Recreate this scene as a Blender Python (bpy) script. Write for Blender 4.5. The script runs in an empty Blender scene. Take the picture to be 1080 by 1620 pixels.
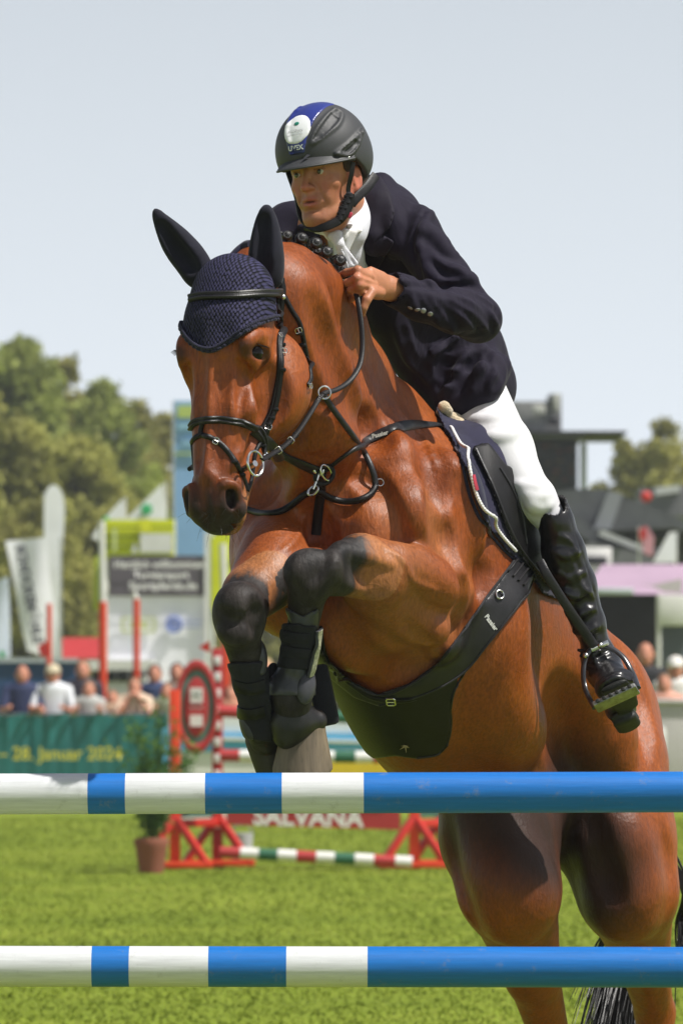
import bpy, bmesh, math, random
import numpy as np
from mathutils import Vector, Matrix, noise
from mathutils.bvhtree import BVHTree
random.seed(7)
rng = np.random.default_rng(7)
SC = bpy.context.scene
COL = SC.collection
PI = math.pi
R = math.radians

# ------------------------------------------------------------------ camera
FPX = 9000.0                      # focal length in photograph pixels (1080 x 1620)
CAMZ = 1.5
PITCH = math.atan(265.0 / FPX)
cam_d = bpy.data.cameras.new('camera')
cam = bpy.data.objects.new('camera', cam_d)
COL.objects.link(cam)
cam.location = (0, 0, CAMZ)
cam.rotation_euler = (PI / 2 + PITCH, 0, 0)
cam_d.sensor_fit = 'VERTICAL'
cam_d.sensor_height = 36.0
cam_d.sensor_width = 24.0
cam_d.lens = 36.0 * FPX / 1620.0
cam_d.clip_start = 0.5
cam_d.clip_end = 3000
cam_d.dof.use_dof = True
cam_d.dof.focus_distance = 14.15
cam_d.dof.aperture_fstop = 8.5
SC.camera = cam
SC.view_settings.view_transform = 'Standard'
SC.view_settings.look = 'None'
SC.view_settings.exposure = 0.2
SC.view_settings.gamma = 1.0

# ------------------------------------------------------------------ sky and sun
SUN = Vector((0.49, -0.21, 0.85)).normalized()      # towards the sun
elev = math.asin(SUN.z)
azim = math.atan2(SUN.x, SUN.y)
world = bpy.data.worlds.new('World')
SC.world = world
world.use_nodes = True
wn = world.node_tree
for n_ in list(wn.nodes): wn.nodes.remove(n_)
wo = wn.nodes.new('ShaderNodeOutputWorld')
wb = wn.nodes.new('ShaderNodeBackground')
sky = wn.nodes.new('ShaderNodeTexSky')
sky.sky_type = 'NISHITA'
sky.sun_disc = False
sky.sun_elevation = elev
sky.sun_rotation = azim
sky.altitude = 0
sky.air_density = 1.0
sky.dust_density = 2.2
sky.ozone_density = 2.0
hs = wn.nodes.new('ShaderNodeHueSaturation')
hs.inputs['Saturation'].default_value = 0.6
wn.links.new(sky.outputs[0], hs.inputs['Color'])
# high thin haze: a pale veil thick near the horizon and thinning towards the zenith
wtc = wn.nodes.new('ShaderNodeTexCoord'); wsep = wn.nodes.new('ShaderNodeSeparateXYZ'); wr = wn.nodes.new('ShaderNodeValToRGB'); wmx = wn.nodes.new('ShaderNodeMix')
wn.links.new(wtc.outputs['Generated'], wsep.inputs[0]); wn.links.new(wsep.outputs['Z'], wr.inputs[0])
wr.color_ramp.elements[0].position = 0.0; wr.color_ramp.elements[0].color = (.95, .95, .95, 1)
wr.color_ramp.elements[1].position = 0.27; wr.color_ramp.elements[1].color = (.03, .03, .03, 1)
wmx.data_type = 'RGBA'
wn.links.new(wr.outputs[0], wmx.inputs[0]); wn.links.new(hs.outputs[0], wmx.inputs[6])
wmx.inputs[7].default_value = (14.3, 15.5, 16.8, 1)
wn.links.new(wmx.outputs[2], wb.inputs['Color'])
wb.inputs['Strength'].default_value = 0.062
wn.links.new(wb.outputs[0], wo.inputs['Surface'])
sun_d = bpy.data.lights.new('sun', 'SUN')
sun_d.energy = 5.0
sun_d.angle = R(0.8)
sun_d.color = (1.0, 0.965, 0.91)
sun = bpy.data.objects.new('sun', sun_d)
COL.objects.link(sun)
sun.location = (20, -10, 40)
sun.rotation_euler = SUN.to_track_quat('Z', 'Y').to_euler()

# ------------------------------------------------------------------ placing by line of sight + distance
_cp, _sp = math.cos(PITCH), math.sin(PITCH)
def W(px, py, d):
    """point at distance d (metres along the view axis) seen at photograph pixel (px, py)"""
    x = (px - 540.0) / FPX * d
    u = (810.0 - py) / FPX * d
    return np.array((x, d * _cp - u * _sp, CAMZ + d * _sp + u * _cp))
def WV(px, py, d): return Vector(W(px, py, d))
def project(P):
    """world points (n,3) -> photograph px, py, d"""
    P = np.asarray(P, float).reshape(-1, 3)
    y = P[:, 1]; z = P[:, 2] - CAMZ
    d = y * _cp + z * _sp
    u = -y * _sp + z * _cp
    return 540 + P[:, 0] / d * FPX, 810 - u / d * FPX, d
def unit(v):
    v = np.asarray(v, float); return v / np.linalg.norm(v)

# ------------------------------------------------------------------ objects
def tag(o, label=None, cat=None, group=None, kind=None):
    if label: o['label'] = label
    if cat: o['category'] = cat
    if group: o['group'] = group
    if kind: o['kind'] = kind
    return o
def empty(name, loc, label=None, cat=None, group=None):
    o = bpy.data.objects.new(name, None); COL.objects.link(o)
    o.location = Vector(loc); o.empty_display_size = 0.1
    return tag(o, label, cat, group)
def link_mesh(name, me, mat=None, parent=None, smooth=True):
    o = bpy.data.objects.new(name, me); COL.objects.link(o)
    if mat is not None:
        if isinstance(mat, (list, tuple)):
            for m in mat: me.materials.append(m)
        else: me.materials.append(mat)
    if smooth: me.shade_smooth()
    if parent is not None:
        o.parent = parent
        pl = parent.matrix_world if parent.parent is None else parent.matrix_world
        o.matrix_parent_inverse = Matrix.Identity(4)
        off = world_loc(parent)
        o.location = -off
    return o
def world_loc(o):
    v = Vector(o.location)
    p = o.parent
    while p is not None:
        v = v + Vector(p.location); p = p.parent
    return v
def mesh_np(name, V, F, mat=None, parent=None, smooth=True):
    V = np.asarray(V, np.float32); F = np.asarray(F, np.int32)
    me = bpy.data.meshes.new(name)
    me.vertices.add(len(V)); me.vertices.foreach_set('co', V.ravel())
    n, k = F.shape
    me.loops.add(n * k); me.loops.foreach_set('vertex_index', F.ravel())
    me.polygons.add(n)
    me.polygons.foreach_set('loop_start', np.arange(0, n * k, k, dtype=np.int32))
    me.polygons.foreach_set('loop_total', np.full(n, k, np.int32))
    me.update(calc_edges=True); me.validate()
    return link_mesh(name, me, mat, parent, smooth)
class MB:
    """collects shapes in world space into one mesh"""
    def __init__(s): s.v = []; s.f = []; s.mi = []
    def add(s, V, F, mi=0):
        o = len(s.v); s.v += [tuple(map(float, p)) for p in V]
        s.f += [tuple(i + o for i in f) for f in F]; s.mi += [mi] * len(F)
    def box(s, c, sz, M=None, mi=0, bev=0.0):
        c = Vector(c); hx, hy, hz = [q / 2 for q in sz]
        bm = bmesh.new(); bmesh.ops.create_cube(bm, size=1)
        for v in bm.verts: v.co = Vector((v.co.x * 2 * hx, v.co.y * 2 * hy, v.co.z * 2 * hz))
        if bev: bmesh.ops.bevel(bm, geom=bm.edges[:], offset=bev, segments=2, affect='EDGES', profile=0.5)
        bm.verts.index_update()
        V = [c + (M @ v.co if M else v.co) for v in bm.verts]
        F = [[v.index for v in f.verts] for f in bm.faces]; bm.free()
        s.add(V, F, mi)
    def tube(s, pts, r, n=10, closed=False, mi=0, cap=True, flat=1.0):
        pts = [Vector(p) for p in pts]; m = len(pts)
        rr = r if isinstance(r, (list, tuple, np.ndarray)) else [r] * m
        V = []; F = []
        up = None
        for i, p in enumerate(pts):
            a = pts[i - 1] if (i or closed) else p
            b = pts[(i + 1) % m] if (i < m - 1 or closed) else p
            t = (b - a).normalized()
            if up is None:
                up = t.orthogonal().normalized()
            up = (up - t * up.dot(t)).normalized()
            q = t.cross(up)
            for k in range(n):
                an = 2 * PI * k / n
                V.append(p + (up * math.cos(an) + q * math.sin(an) * flat) * rr[i])
        for i in range(m - 1 + (1 if closed else 0)):
            j = (i + 1) % m
            for k in range(n):
                F.append((i * n + k, i * n + (k + 1) % n, j * n + (k + 1) % n, j * n + k))
        if cap and not closed:
            F.append(tuple(range(n - 1, -1, -1))); F.append(tuple((m - 1) * n + k for k in range(n)))
        s.add(V, F, mi)
    def ribbon(s, pts, nrm, w, th, mi=0, dome=0.0, closed=False):
        """flat strap: pts centre line, nrm outward normals, width w, thickness th; dome raises the middle"""
        m = len(pts); V = []; F = []
        prof = [(-1, 0), (-1, .7), (-.82, 1), (-.4, 1 + dome * .8), (0, 1 + dome), (.4, 1 + dome * .8), (.82, 1), (1, .7), (1, 0)]
        K = len(prof)
        for i in range(m):
            a = Vector(pts[i - 1]) if (i or closed) else Vector(pts[i]); b = Vector(pts[(i + 1) % m]) if (i < m - 1 or closed) else Vector(pts[i])
            t = (b - a).normalized(); n = Vector(nrm[i]); n = (n - t * n.dot(t)).normalized()
            q = t.cross(n); ww = w[i] if isinstance(w, (list, tuple)) else w
            for (x, y) in prof:
                V.append(Vector(pts[i]) + q * x * ww / 2 + n * y * th)
        for i in range(m - 1 + (1 if closed else 0)):
            j = (i + 1) % m
            for k in range(K):
                F.append((i * K + k, j * K + k, j * K + (k + 1) % K, i * K + (k + 1) % K))
        if not closed:
            F.append(tuple(range(K))); F.append(tuple((m - 1) * K + k for k in range(K - 1, -1, -1)))
        s.add(V, F, mi)
    def sphere(s, c, r, M=None, n=16, mi=0):
        c = Vector(c); rx, ry, rz = (r if isinstance(r, (tuple, list)) else (r, r, r))
        V = []; F = []; m = n // 2
        for i in range(m + 1):
            th = PI * i / m
            for k in range(n):
                ph = 2 * PI * k / n
                p = Vector((rx * math.sin(th) * math.cos(ph), ry * math.sin(th) * math.sin(ph), rz * math.cos(th)))
                V.append(c + (M @ p if M else p))
        for i in range(m):
            for k in range(n):
                F.append((i * n + k, (i + 1) * n + k, (i + 1) * n + (k + 1) % n, i * n + (k + 1) % n))
        s.add(V, F, mi)
    def prism(s, poly, off, mi=0):
        """polygon of points extruded by vector off"""
        off = Vector(off); m = len(poly)
        V = [Vector(p) for p in poly] + [Vector(p) + off for p in poly]
        F = [tuple(range(m)), tuple(range(2 * m - 1, m - 1, -1))] + [(i, i + m, (i + 1) % m + m, (i + 1) % m) for i in range(m)]
        s.add(V, F, mi)
    def build(s, name, mat=None, parent=None, smooth=True, weld=False):
        me = bpy.data.meshes.new(name); me.from_pydata(s.v, [], s.f)
        me.polygons.foreach_set('material_index', s.mi)
        bm = bmesh.new(); bm.from_mesh(me)
        if weld: bmesh.ops.remove_doubles(bm, verts=bm.verts, dist=1e-5)
        bmesh.ops.recalc_face_normals(bm, faces=bm.faces)
        bm.to_mesh(me); bm.free(); me.update()
        o = link_mesh(name, me, mat, parent, smooth)
        if smooth:
            try: me.set_sharp_from_angle(angle=R(40))
            except Exception: pass
        return o

# ------------------------------------------------------------------ signed-distance sculpting
def smin(a, b, k):
    if k <= 0: return np.minimum(a, b)
    h = np.maximum(k - np.abs(a - b), 0) / k
    return np.minimum(a, b) - h * h * k * 0.25
class Clay:
    """adds and cuts rounded shapes in a distance field, then meshes it as one smooth surface"""
    def __init__(s): s.ops = []
    def cone(s, a, b, r1, r2, k=.02, cut=False):
        s.ops.append(('c', np.array(a, float), np.array(b, float), r1, r2, k, cut)); return s
    def econe(s, a, b, A, B, u, k=.02, cut=False):
        a = np.array(a, float); b = np.array(b, float)
        w = unit(b - a); u = np.asarray(u, float); u = unit(u - w * (u @ w)); v = np.cross(w, u)
        s.ops.append(('e', a, b, A, B, u, v, w, k, cut)); return s
    def ell(s, c, M, r, k=.02, cut=False):
        s.ops.append(('l', np.array(c, float), np.array(M, float), np.array(r, float), k, cut)); return s
    def ball(s, c, r, k=.02, cut=False): return s.cone(c, np.array(c) + (0, 0, 1e-4), r, r, k, cut)
    def chain(s, pts, rs, k=.02, cut=False):
        for i in range(len(pts) - 1): s.cone(pts[i], pts[i + 1], rs[i], rs[i + 1], k, cut)
        return s
    @staticmethod
    def ev(op, X, Y, Z):
        if op[0] == 'c':
            _, a, b, r1, r2, k, cut = op; ba = b - a; L = max(ba @ ba, 1e-12)
            x, y, z = X - a[0], Y - a[1], Z - a[2]
            t = np.clip((x * ba[0] + y * ba[1] + z * ba[2]) / L, 0, 1)
            return np.sqrt((x - t * ba[0]) ** 2 + (y - t * ba[1]) ** 2 + (z - t * ba[2]) ** 2) - (r1 + (r2 - r1) * t)
        if op[0] == 'e':
            _, a, b, A, B, u, v, w, k, cut = op; ba = b - a; L = np.linalg.norm(ba)
            x, y, z = X - a[0], Y - a[1], Z - a[2]
            h = x * w[0] + y * w[1] + z * w[2]; t = np.clip(h / L, 0, 1); eh = h - t * L
            eu = x * u[0] + y * u[1] + z * u[2]; evv = x * v[0] + y * v[1] + z * v[2]
            au = A[0] + (B[0] - A[0]) * t; av = A[1] + (B[1] - A[1]) * t; aw = np.minimum(au, av)
            k0 = np.sqrt((eu / au) ** 2 + (evv / av) ** 2 + (eh / aw) ** 2) + 1e-6
            k1 = np.sqrt((eu / au ** 2) ** 2 + (evv / av ** 2) ** 2 + (eh / aw ** 2) ** 2) + 1e-6
            return k0 * (k0 - 1) / k1
        _, c, M, r, k, cut = op
        x, y, z = X - c[0], Y - c[1], Z - c[2]
        q = [(x * M[i][0] + y * M[i][1] + z * M[i][2]) for i in range(3)]
        k0 = np.sqrt(sum((q[i] / r[i]) ** 2 for i in range(3))) + 1e-6
        k1 = np.sqrt(sum((q[i] / r[i] ** 2) ** 2 for i in range(3))) + 1e-6
        return k0 * (k0 - 1) / k1
    @staticmethod
    def bounds(op):
        if op[0] == 'c': r = max(op[3], op[4]); P = np.array([op[1], op[2]])
        elif op[0] == 'e': r = max(*op[3], *op[4]); P = np.array([op[1], op[2]])
        else: r = max(op[3]); P = np.array([op[1]])
        return P.min(0) - r, P.max(0) + r
    def field(s, axes):
        xs, ys, zs = [np.asarray(a, np.float32) for a in axes]
        D = np.full((len(xs), len(ys), len(zs)), .12, np.float32)
        for op in s.ops:
            k, cut = op[-2], op[-1]
            lo, hi = s.bounds(op); m = max(k, 0) + .035
            i0, i1 = np.searchsorted(xs, lo[0] - m), np.searchsorted(xs, hi[0] + m)
            j0, j1 = np.searchsorted(ys, lo[1] - m), np.searchsorted(ys, hi[1] + m)
            k0, k1 = np.searchsorted(zs, lo[2] - m), np.searchsorted(zs, hi[2] + m)
            if i1 <= i0 or j1 <= j0 or k1 <= k0: continue
            d = s.ev(op, xs[i0:i1, None, None], ys[None, j0:j1, None], zs[None, None, k0:k1]).astype(np.float32)
            S_ = D[i0:i1, j0:j1, k0:k1]
            D[i0:i1, j0:j1, k0:k1] = -smin(-S_, d, k) if cut else smin(S_, d, k)
        return D
    def bbox(s, pad=.02):
        lo = np.min([s.bounds(o)[0] for o in s.ops if not o[-1]], 0) - pad
        hi = np.max([s.bounds(o)[1] for o in s.ops if not o[-1]], 0) + pad
        return lo, hi
    def axes(s, h, fine=None):
        lo, hi = s.bbox()
        out = []
        for i in range(3):
            if fine and fine[i]:
                a, b, hf = fine[i]; p = lo[i]; L = [p]
                while p < hi[i]:
                    p += hf if a <= p <= b else h; L.append(p)
                out.append(np.array(L))
            else: out.append(np.arange(lo[i], hi[i] + h, h))
        return out
def samp(D, ax, p):
    """trilinear value of a field at point p"""
    f = []
    for i in range(3):
        a = ax[i]; q = int(np.clip(np.searchsorted(a, p[i]) - 1, 0, len(a) - 2)); f.append((q, np.clip((p[i] - a[q]) / (a[q + 1] - a[q]), 0, 1)))
    (i, u), (j, v), (k, w) = f
    c = D[i:i + 2, j:j + 2, k:k + 2]
    c = c[0] * (1 - u) + c[1] * u; c = c[0] * (1 - v) + c[1] * v; return c[0] * (1 - w) + c[1] * w
def fsnap(D, ax, px, py, d0, d1, step=.004):
    """first place along the line of sight where the field turns solid, and the outward direction there"""
    d = np.arange(d0, d1, step); P = W(px, py, 1.0); C = np.array((0, 0, CAMZ)); dr = P - C
    Q = C + dr[None] * d[:, None]; ok = np.ones(len(d), bool); ix = []
    for i in range(3):
        a = ax[i]; ok &= (Q[:, i] > a[0]) & (Q[:, i] < a[-1]); ix.append(np.clip(np.searchsorted(a, Q[:, i]), 0, len(a) - 1))
    v = np.where(ok, D[ix[0], ix[1], ix[2]], 1); h = np.nonzero(v < .002)[0]
    if len(h) == 0: return None, None
    lo, hi = d[max(h[0] - 2, 0)], d[h[0]] + step
    for _ in range(12):
        m = (lo + hi) / 2
        if samp(D, ax, C + dr * m) < 0: hi = m
        else: lo = m
    p = C + dr * hi; e = .008
    g = np.array([samp(D, ax, p + e * u) - samp(D, ax, p - e * u) for u in np.eye(3)]); return p, g / (np.linalg.norm(g) + 1e-9)
def apply_ops(D, ax, ops):
    xs, ys, zs = ax
    for op in ops:
        k, cut = op[-2], op[-1]; lo, hi = Clay.bounds(op); m = k + .03
        i0, i1 = np.searchsorted(xs, lo[0] - m), np.searchsorted(xs, hi[0] + m); j0, j1 = np.searchsorted(ys, lo[1] - m), np.searchsorted(ys, hi[1] + m)
        k0, k1 = np.searchsorted(zs, lo[2] - m), np.searchsorted(zs, hi[2] + m)
        if i1 <= i0 or j1 <= j0 or k1 <= k0: continue
        d = Clay.ev(op, xs[i0:i1, None, None], ys[None, j0:j1, None], zs[None, None, k0:k1]); S_ = D[i0:i1, j0:j1, k0:k1]
        D[i0:i1, j0:j1, k0:k1] = -smin(-S_, d, k) if cut else smin(S_, d, k)
def carve(D, ax, pts, r, h, k, cut=False, d0=13.2, d1=16.2, taper=True, m=5):
    """a ridge (or groove, cut=True) of radius r standing h proud of (or sunk into) the surface along a line"""
    q = smooth_line(pts, m); P = []; R_ = []
    for i, (x, y) in enumerate(q):
        p, n = fsnap(D, ax, x, y, d0, d1)
        if p is None: continue
        f = math.sin(PI * (i + .7) / (len(q) + .4)) ** .6 if taper else 1
        rr = r * (.45 + .55 * f)
        P.append(p + n * ((rr - h * f) if cut else (h * f - rr))); R_.append(rr)
    c = Clay()
    if len(P) > 1: c.chain(P, R_, k, cut); apply_ops(D, ax, c.ops)
def lump(D, ax, x, y, r, h, k, cut=False, d0=13.2, d1=16.2):
    p, n = fsnap(D, ax, x, y, d0, d1)
    if p is not None:
        c = Clay(); c.ball(p + n * ((r - h) if cut else (h - r)), r, k, cut); apply_ops(D, ax, c.ops)
def surface_nets(D, axes):
    xs, ys, zs = axes; ins = D < 0
    nx, ny, nz = D.shape
    c = ins[:-1, :-1, :-1].astype(np.int8)
    cnt = np.zeros((nx - 1, ny - 1, nz - 1), np.int8)
    for a in (0, 1):
        for b in (0, 1):
            for e in (0, 1):
                cnt += ins[a:nx - 1 + a, b:ny - 1 + b, e:nz - 1 + e]
    act = (cnt > 0) & (cnt < 8)
    I, J, K = np.nonzero(act)
    idx = np.full(act.shape, -1, np.int32); idx[I, J, K] = np.arange(len(I))
    acc = np.zeros((len(I), 3)); num = np.zeros(len(I))
    ax = [np.asarray(xs, float), np.asarray(ys, float), np.asarray(zs, float)]
    cor = [(a, b, e) for a in (0, 1) for b in (0, 1) for e in (0, 1)]
    for p in cor:
        for dim in range(3):
            if p[dim] == 1: continue
            q = list(p); q[dim] = 1
            dp = D[I + p[0], J + p[1], K + p[2]]; dq = D[I + q[0], J + q[1], K + q[2]]
            m = (dp < 0) != (dq < 0)
            t = np.where(m, dp / np.where(m, dp - dq, 1), 0)
            P = np.stack([ax[0][I + p[0]], ax[1][J + p[1]], ax[2][K + p[2]]], 1)
            Q = np.stack([ax[0][I + q[0]], ax[1][J + q[1]], ax[2][K + q[2]]], 1)
            acc[m] += (P + (Q - P) * t[:, None])[m]; num[m] += 1
    V = acc / num[:, None]
    F = []
    for dim in range(3):
        sl0 = [slice(1, -1)] * 3; sl0[dim] = slice(0, -1); sl1 = list(sl0); sl1[dim] = slice(1, None)
        a = ins[tuple(sl0)]; b = ins[tuple(sl1)]
        for flip in (0, 1):
            i, j, k = np.nonzero((a & ~b) if not flip else (~a & b))
            g = [i, j, k]; o1, o2 = [(1, 2), (2, 0), (0, 1)][dim]
            for q in range(3):
                if q != dim: g[q] = g[q] + 1
            def at(d1, d2):
                h = [g[0].copy(), g[1].copy(), g[2].copy()]; h[o1] -= d1; h[o2] -= d2
                return idx[h[0], h[1], h[2]]
            quad = np.stack([at(1, 1), at(0, 1), at(0, 0), at(1, 0)], 1)
            if flip: quad = quad[:, ::-1]
            F.append(quad)
    F = np.concatenate(F); F = F[(F >= 0).all(1)]
    return V, F
def biggest(V, F):
    """keep only the largest connected piece"""
    lab = np.arange(len(V)); E = np.concatenate([F[:, [0, 1]], F[:, [1, 2]], F[:, [2, 3]], F[:, [3, 0]]])
    while True:
        old = lab.copy(); m = np.minimum(lab[E[:, 0]], lab[E[:, 1]]); np.minimum.at(lab, E[:, 0], m); np.minimum.at(lab, E[:, 1], m); lab = lab[lab]
        if (lab == old).all(): break
    keep = lab == np.bincount(lab).argmax(); idx = np.cumsum(keep) - 1; F = F[keep[F].all(1)]
    return V[keep], idx[F]
def relax(V, F, n=2, lam=.5):
    E = np.concatenate([F[:, [0, 1]], F[:, [1, 2]], F[:, [2, 3]], F[:, [3, 0]]])
    for it in range(n):
        for l in (lam, -lam * 1.04):
            A = np.zeros_like(V)
            for q in range(3):
                A[:, q] = np.bincount(E[:, 0], V[E[:, 1], q], len(V)) + np.bincount(E[:, 1], V[E[:, 0], q], len(V))
            cn = np.bincount(E[:, 0], minlength=len(V)) + np.bincount(E[:, 1], minlength=len(V))
            V = V + l * (A / np.maximum(cn, 1)[:, None] - V)
    return V
def sculpt(clay, name, mat, parent=None, h=.006, fine=None, post=None, rel=2):
    axes = clay.axes(h, fine); D = clay.field(axes)
    if post is not None: D = post(D, axes)
    V, F = surface_nets(D, axes)
    V = relax(V, F, rel)
    return mesh_np(name, V, F, mat, parent)
def in_poly(px, py, poly):
    poly = np.asarray(poly, float); inside = np.zeros(np.shape(px), bool)
    n = len(poly); j = n - 1
    for i in range(n):
        xi, yi = poly[i]; xj, yj = poly[j]
        if yi != yj:
            c = ((yi > py) != (yj > py)) & (px < (xj - xi) * (py - yi) / (yj - yi) + xi)
            inside ^= c
        j = i
    return inside
def poly_sd(px, py, poly):
    """signed distance to polygon in px (negative inside)"""
    poly = np.asarray(poly, float); d = np.full(np.shape(px), 1e9)
    n = len(poly)
    for i in range(n):
        a = poly[i]; b = poly[(i + 1) % n]; e = b - a; L = max(e @ e, 1e-9)
        t = np.clip(((px - a[0]) * e[0] + (py - a[1]) * e[1]) / L, 0, 1)
        d = np.minimum(d, np.hypot(px - a[0] - t * e[0], py - a[1] - t * e[1]))
    return np.where(in_poly(px, py, poly), -d, d)
def smooth_line(pts, m=8, closed=False):
    """Catmull-Rom through points (any dimension)"""
    P = [np.asarray(p, float) for p in pts]; n = len(P); out = []
    rngi = range(n if closed else n - 1)
    for i in rngi:
        p0 = P[(i - 1) % n] if (closed or i > 0) else P[0] * 2 - P[1]
        p1 = P[i]; p2 = P[(i + 1) % n]
        p3 = P[(i + 2) % n] if (closed or i + 2 < n) else P[n - 1] * 2 - P[n - 2]
        for q in range(m):
            t = q / m
            out.append(.5 * (2 * p1 + (p2 - p0) * t + (2 * p0 - 5 * p1 + 4 * p2 - p3) * t * t + (3 * p1 - p0 - 3 * p2 + p3) * t ** 3))
    if not closed: out.append(P[-1])
    return out
def bvh_of(*objs):
    V = []; F = []
    for o in objs:
        off = world_loc(o); k = len(V)
        V += [v.co + off for v in o.data.vertices]; F += [[i + k for i in p.vertices] for p in o.data.polygons]
    return BVHTree.FromPolygons(V, F)
CAMP = Vector((0, 0, CAMZ))
def snap(bvh, px, py, near=5.0):
    """where the line of sight through (px,py) meets a surface"""
    dr = (WV(px, py, 10) - CAMP).normalized()
    loc, nr, i, dist = bvh.ray_cast(CAMP + dr * near, dr, 40)
    if loc is None: return None, None
    if nr.dot(dr) > 0: nr = -nr
    return loc, nr
def snap_line(bvh, pts, m=8, closed=False, lift=0.0, guess=14.2, sm=3):
    Q = smooth_line(pts, m, closed); hit = [snap(bvh, q[0], q[1]) for q in Q]; good = [i for i, h in enumerate(hit) if h[0] is not None]
    P = []; N = []
    for i, q in enumerate(Q):
        l, n = hit[i]
        if l is None:
            d = guess if not good else project(hit[min(good, key=lambda g: abs(g - i))][0])[2][0]
            l, n, _, _ = bvh.find_nearest(WV(q[0], q[1], d + .02))
        P.append(l); N.append(n)
    for _ in range(sm):
        P2 = list(P); N2 = list(N)
        for i in range(1, len(P) - 1):
            N2[i] = (N[i - 1] + N[i] * 2 + N[i + 1]).normalized()
            q = (P[i - 1] + P[i] * 2 + P[i + 1]) / 4
            P2[i] = q if (q - P[i]).dot(N[i]) > -1e-4 else P[i] + (q - P[i]) - N[i] * (q - P[i]).dot(N[i])
        P, N = P2, N2
    return [p + n * lift for p, n in zip(P, N)], N
# ------------------------------------------------------------------ materials
def ng(mat):
    mat.use_nodes = True; t = mat.node_tree
    for n in list(t.nodes): t.nodes.remove(n)
    out = t.nodes.new('ShaderNodeOutputMaterial'); b = t.nodes.new('ShaderNodeBsdfPrincipled')
    t.links.new(b.outputs[0], out.inputs['Surface'])
    return t, b
def nd(t, ty, **kw):
    n = t.nodes.new(ty)
    for k, v in kw.items():
        if k in n.inputs: n.inputs[k].default_value = v
        else: setattr(n, k, v)
    return n
def mixc(t, fac, a, b, mode='MIX'):
    m = t.nodes.new('ShaderNodeMix'); m.data_type = 'RGBA'; m.blend_type = mode
    for sock, v in ((m.inputs[0], fac), (m.inputs[6], a), (m.inputs[7], b)):
        if hasattr(v, 'is_linked'): t.links.new(v, sock)
        elif isinstance(v, (int, float)): sock.default_value = v
        else: sock.default_value = (*v[:3], 1)
    return m.outputs[2]
def ramp(t, src, stops):
    r = t.nodes.new('ShaderNodeValToRGB'); t.links.new(src, r.inputs[0])
    e = r.color_ramp.elements
    while len(e) < len(stops): e.new(.5)
    for q, (p, c) in zip(e, stops):
        q.position = p; q.color = (*((c, c, c) if isinstance(c, (int, float)) else c), 1)
    return r.outputs[0]
def mat_basic(name, col, rough=.6, var=.12, scale=6.0, bump=0.0, bscale=60., metal=0., spec=.5, coat=0., sheen=0., dirt=None, stretch=None):
    m = bpy.data.materials.new(name); t, b = ng(m)
    tc = nd(t, 'ShaderNodeTexCoord'); src = tc.outputs['Object']
    if stretch:
        mp = nd(t, 'ShaderNodeMapping'); mp.inputs['Scale'].default_value = stretch
        t.links.new(src, mp.inputs[0]); src = mp.outputs[0]
    n = nd(t, 'ShaderNodeTexNoise', Scale=scale, Detail=6.0, Roughness=.6); t.links.new(src, n.inputs['Vector'])
    lo = tuple(max(0, c * (1 - var)) for c in col); hi = tuple(min(1, c * (1 + var)) for c in col)
    c = ramp(t, n.outputs[0], [(.3, lo), (.7, hi)])
    if dirt:
        n3 = nd(t, 'ShaderNodeTexNoise', Scale=scale * 2.7, Detail=8.0, Roughness=.7); t.links.new(src, n3.inputs['Vector'])
        c = mixc(t, ramp(t, n3.outputs[0], [(.55, 0.), (.75, 1.)]), c, dirt)
    t.links.new(c, b.inputs['Base Color'])
    b.inputs['Roughness'].default_value = rough; b.inputs['Metallic'].default_value = metal
    b.inputs['Specular IOR Level'].default_value = spec
    b.inputs['Coat Weight'].default_value = coat; b.inputs['Coat Roughness'].default_value = .15
    b.inputs['Sheen Weight'].default_value = sheen; b.inputs['Sheen Roughness'].default_value = .5
    if bump:
        n2 = nd(t, 'ShaderNodeTexNoise', Scale=bscale, Detail=5.0, Roughness=.6); t.links.new(src, n2.inputs['Vector'])
        bp = nd(t, 'ShaderNodeBump', Strength=1.0, Distance=bump); t.links.new(n2.outputs[0], bp.inputs['Height'])
        t.links.new(bp.outputs[0], b.inputs['Normal'])
        r_ = nd(t, 'ShaderNodeMapRange'); t.links.new(n2.outputs[0], r_.inputs[0])
        r_.inputs[3].default_value = max(0, rough - .1); r_.inputs[4].default_value = min(1, rough + .1)
        t.links.new(r_.outputs[0], b.inputs['Roughness'])
    return m
def srgb(r, g, b):
    f = lambda c: (c / 255 / 12.92) if c <= 10 else ((c / 255 + .055) / 1.055) ** 2.4
    return (f(r), f(g), f(b))

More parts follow.
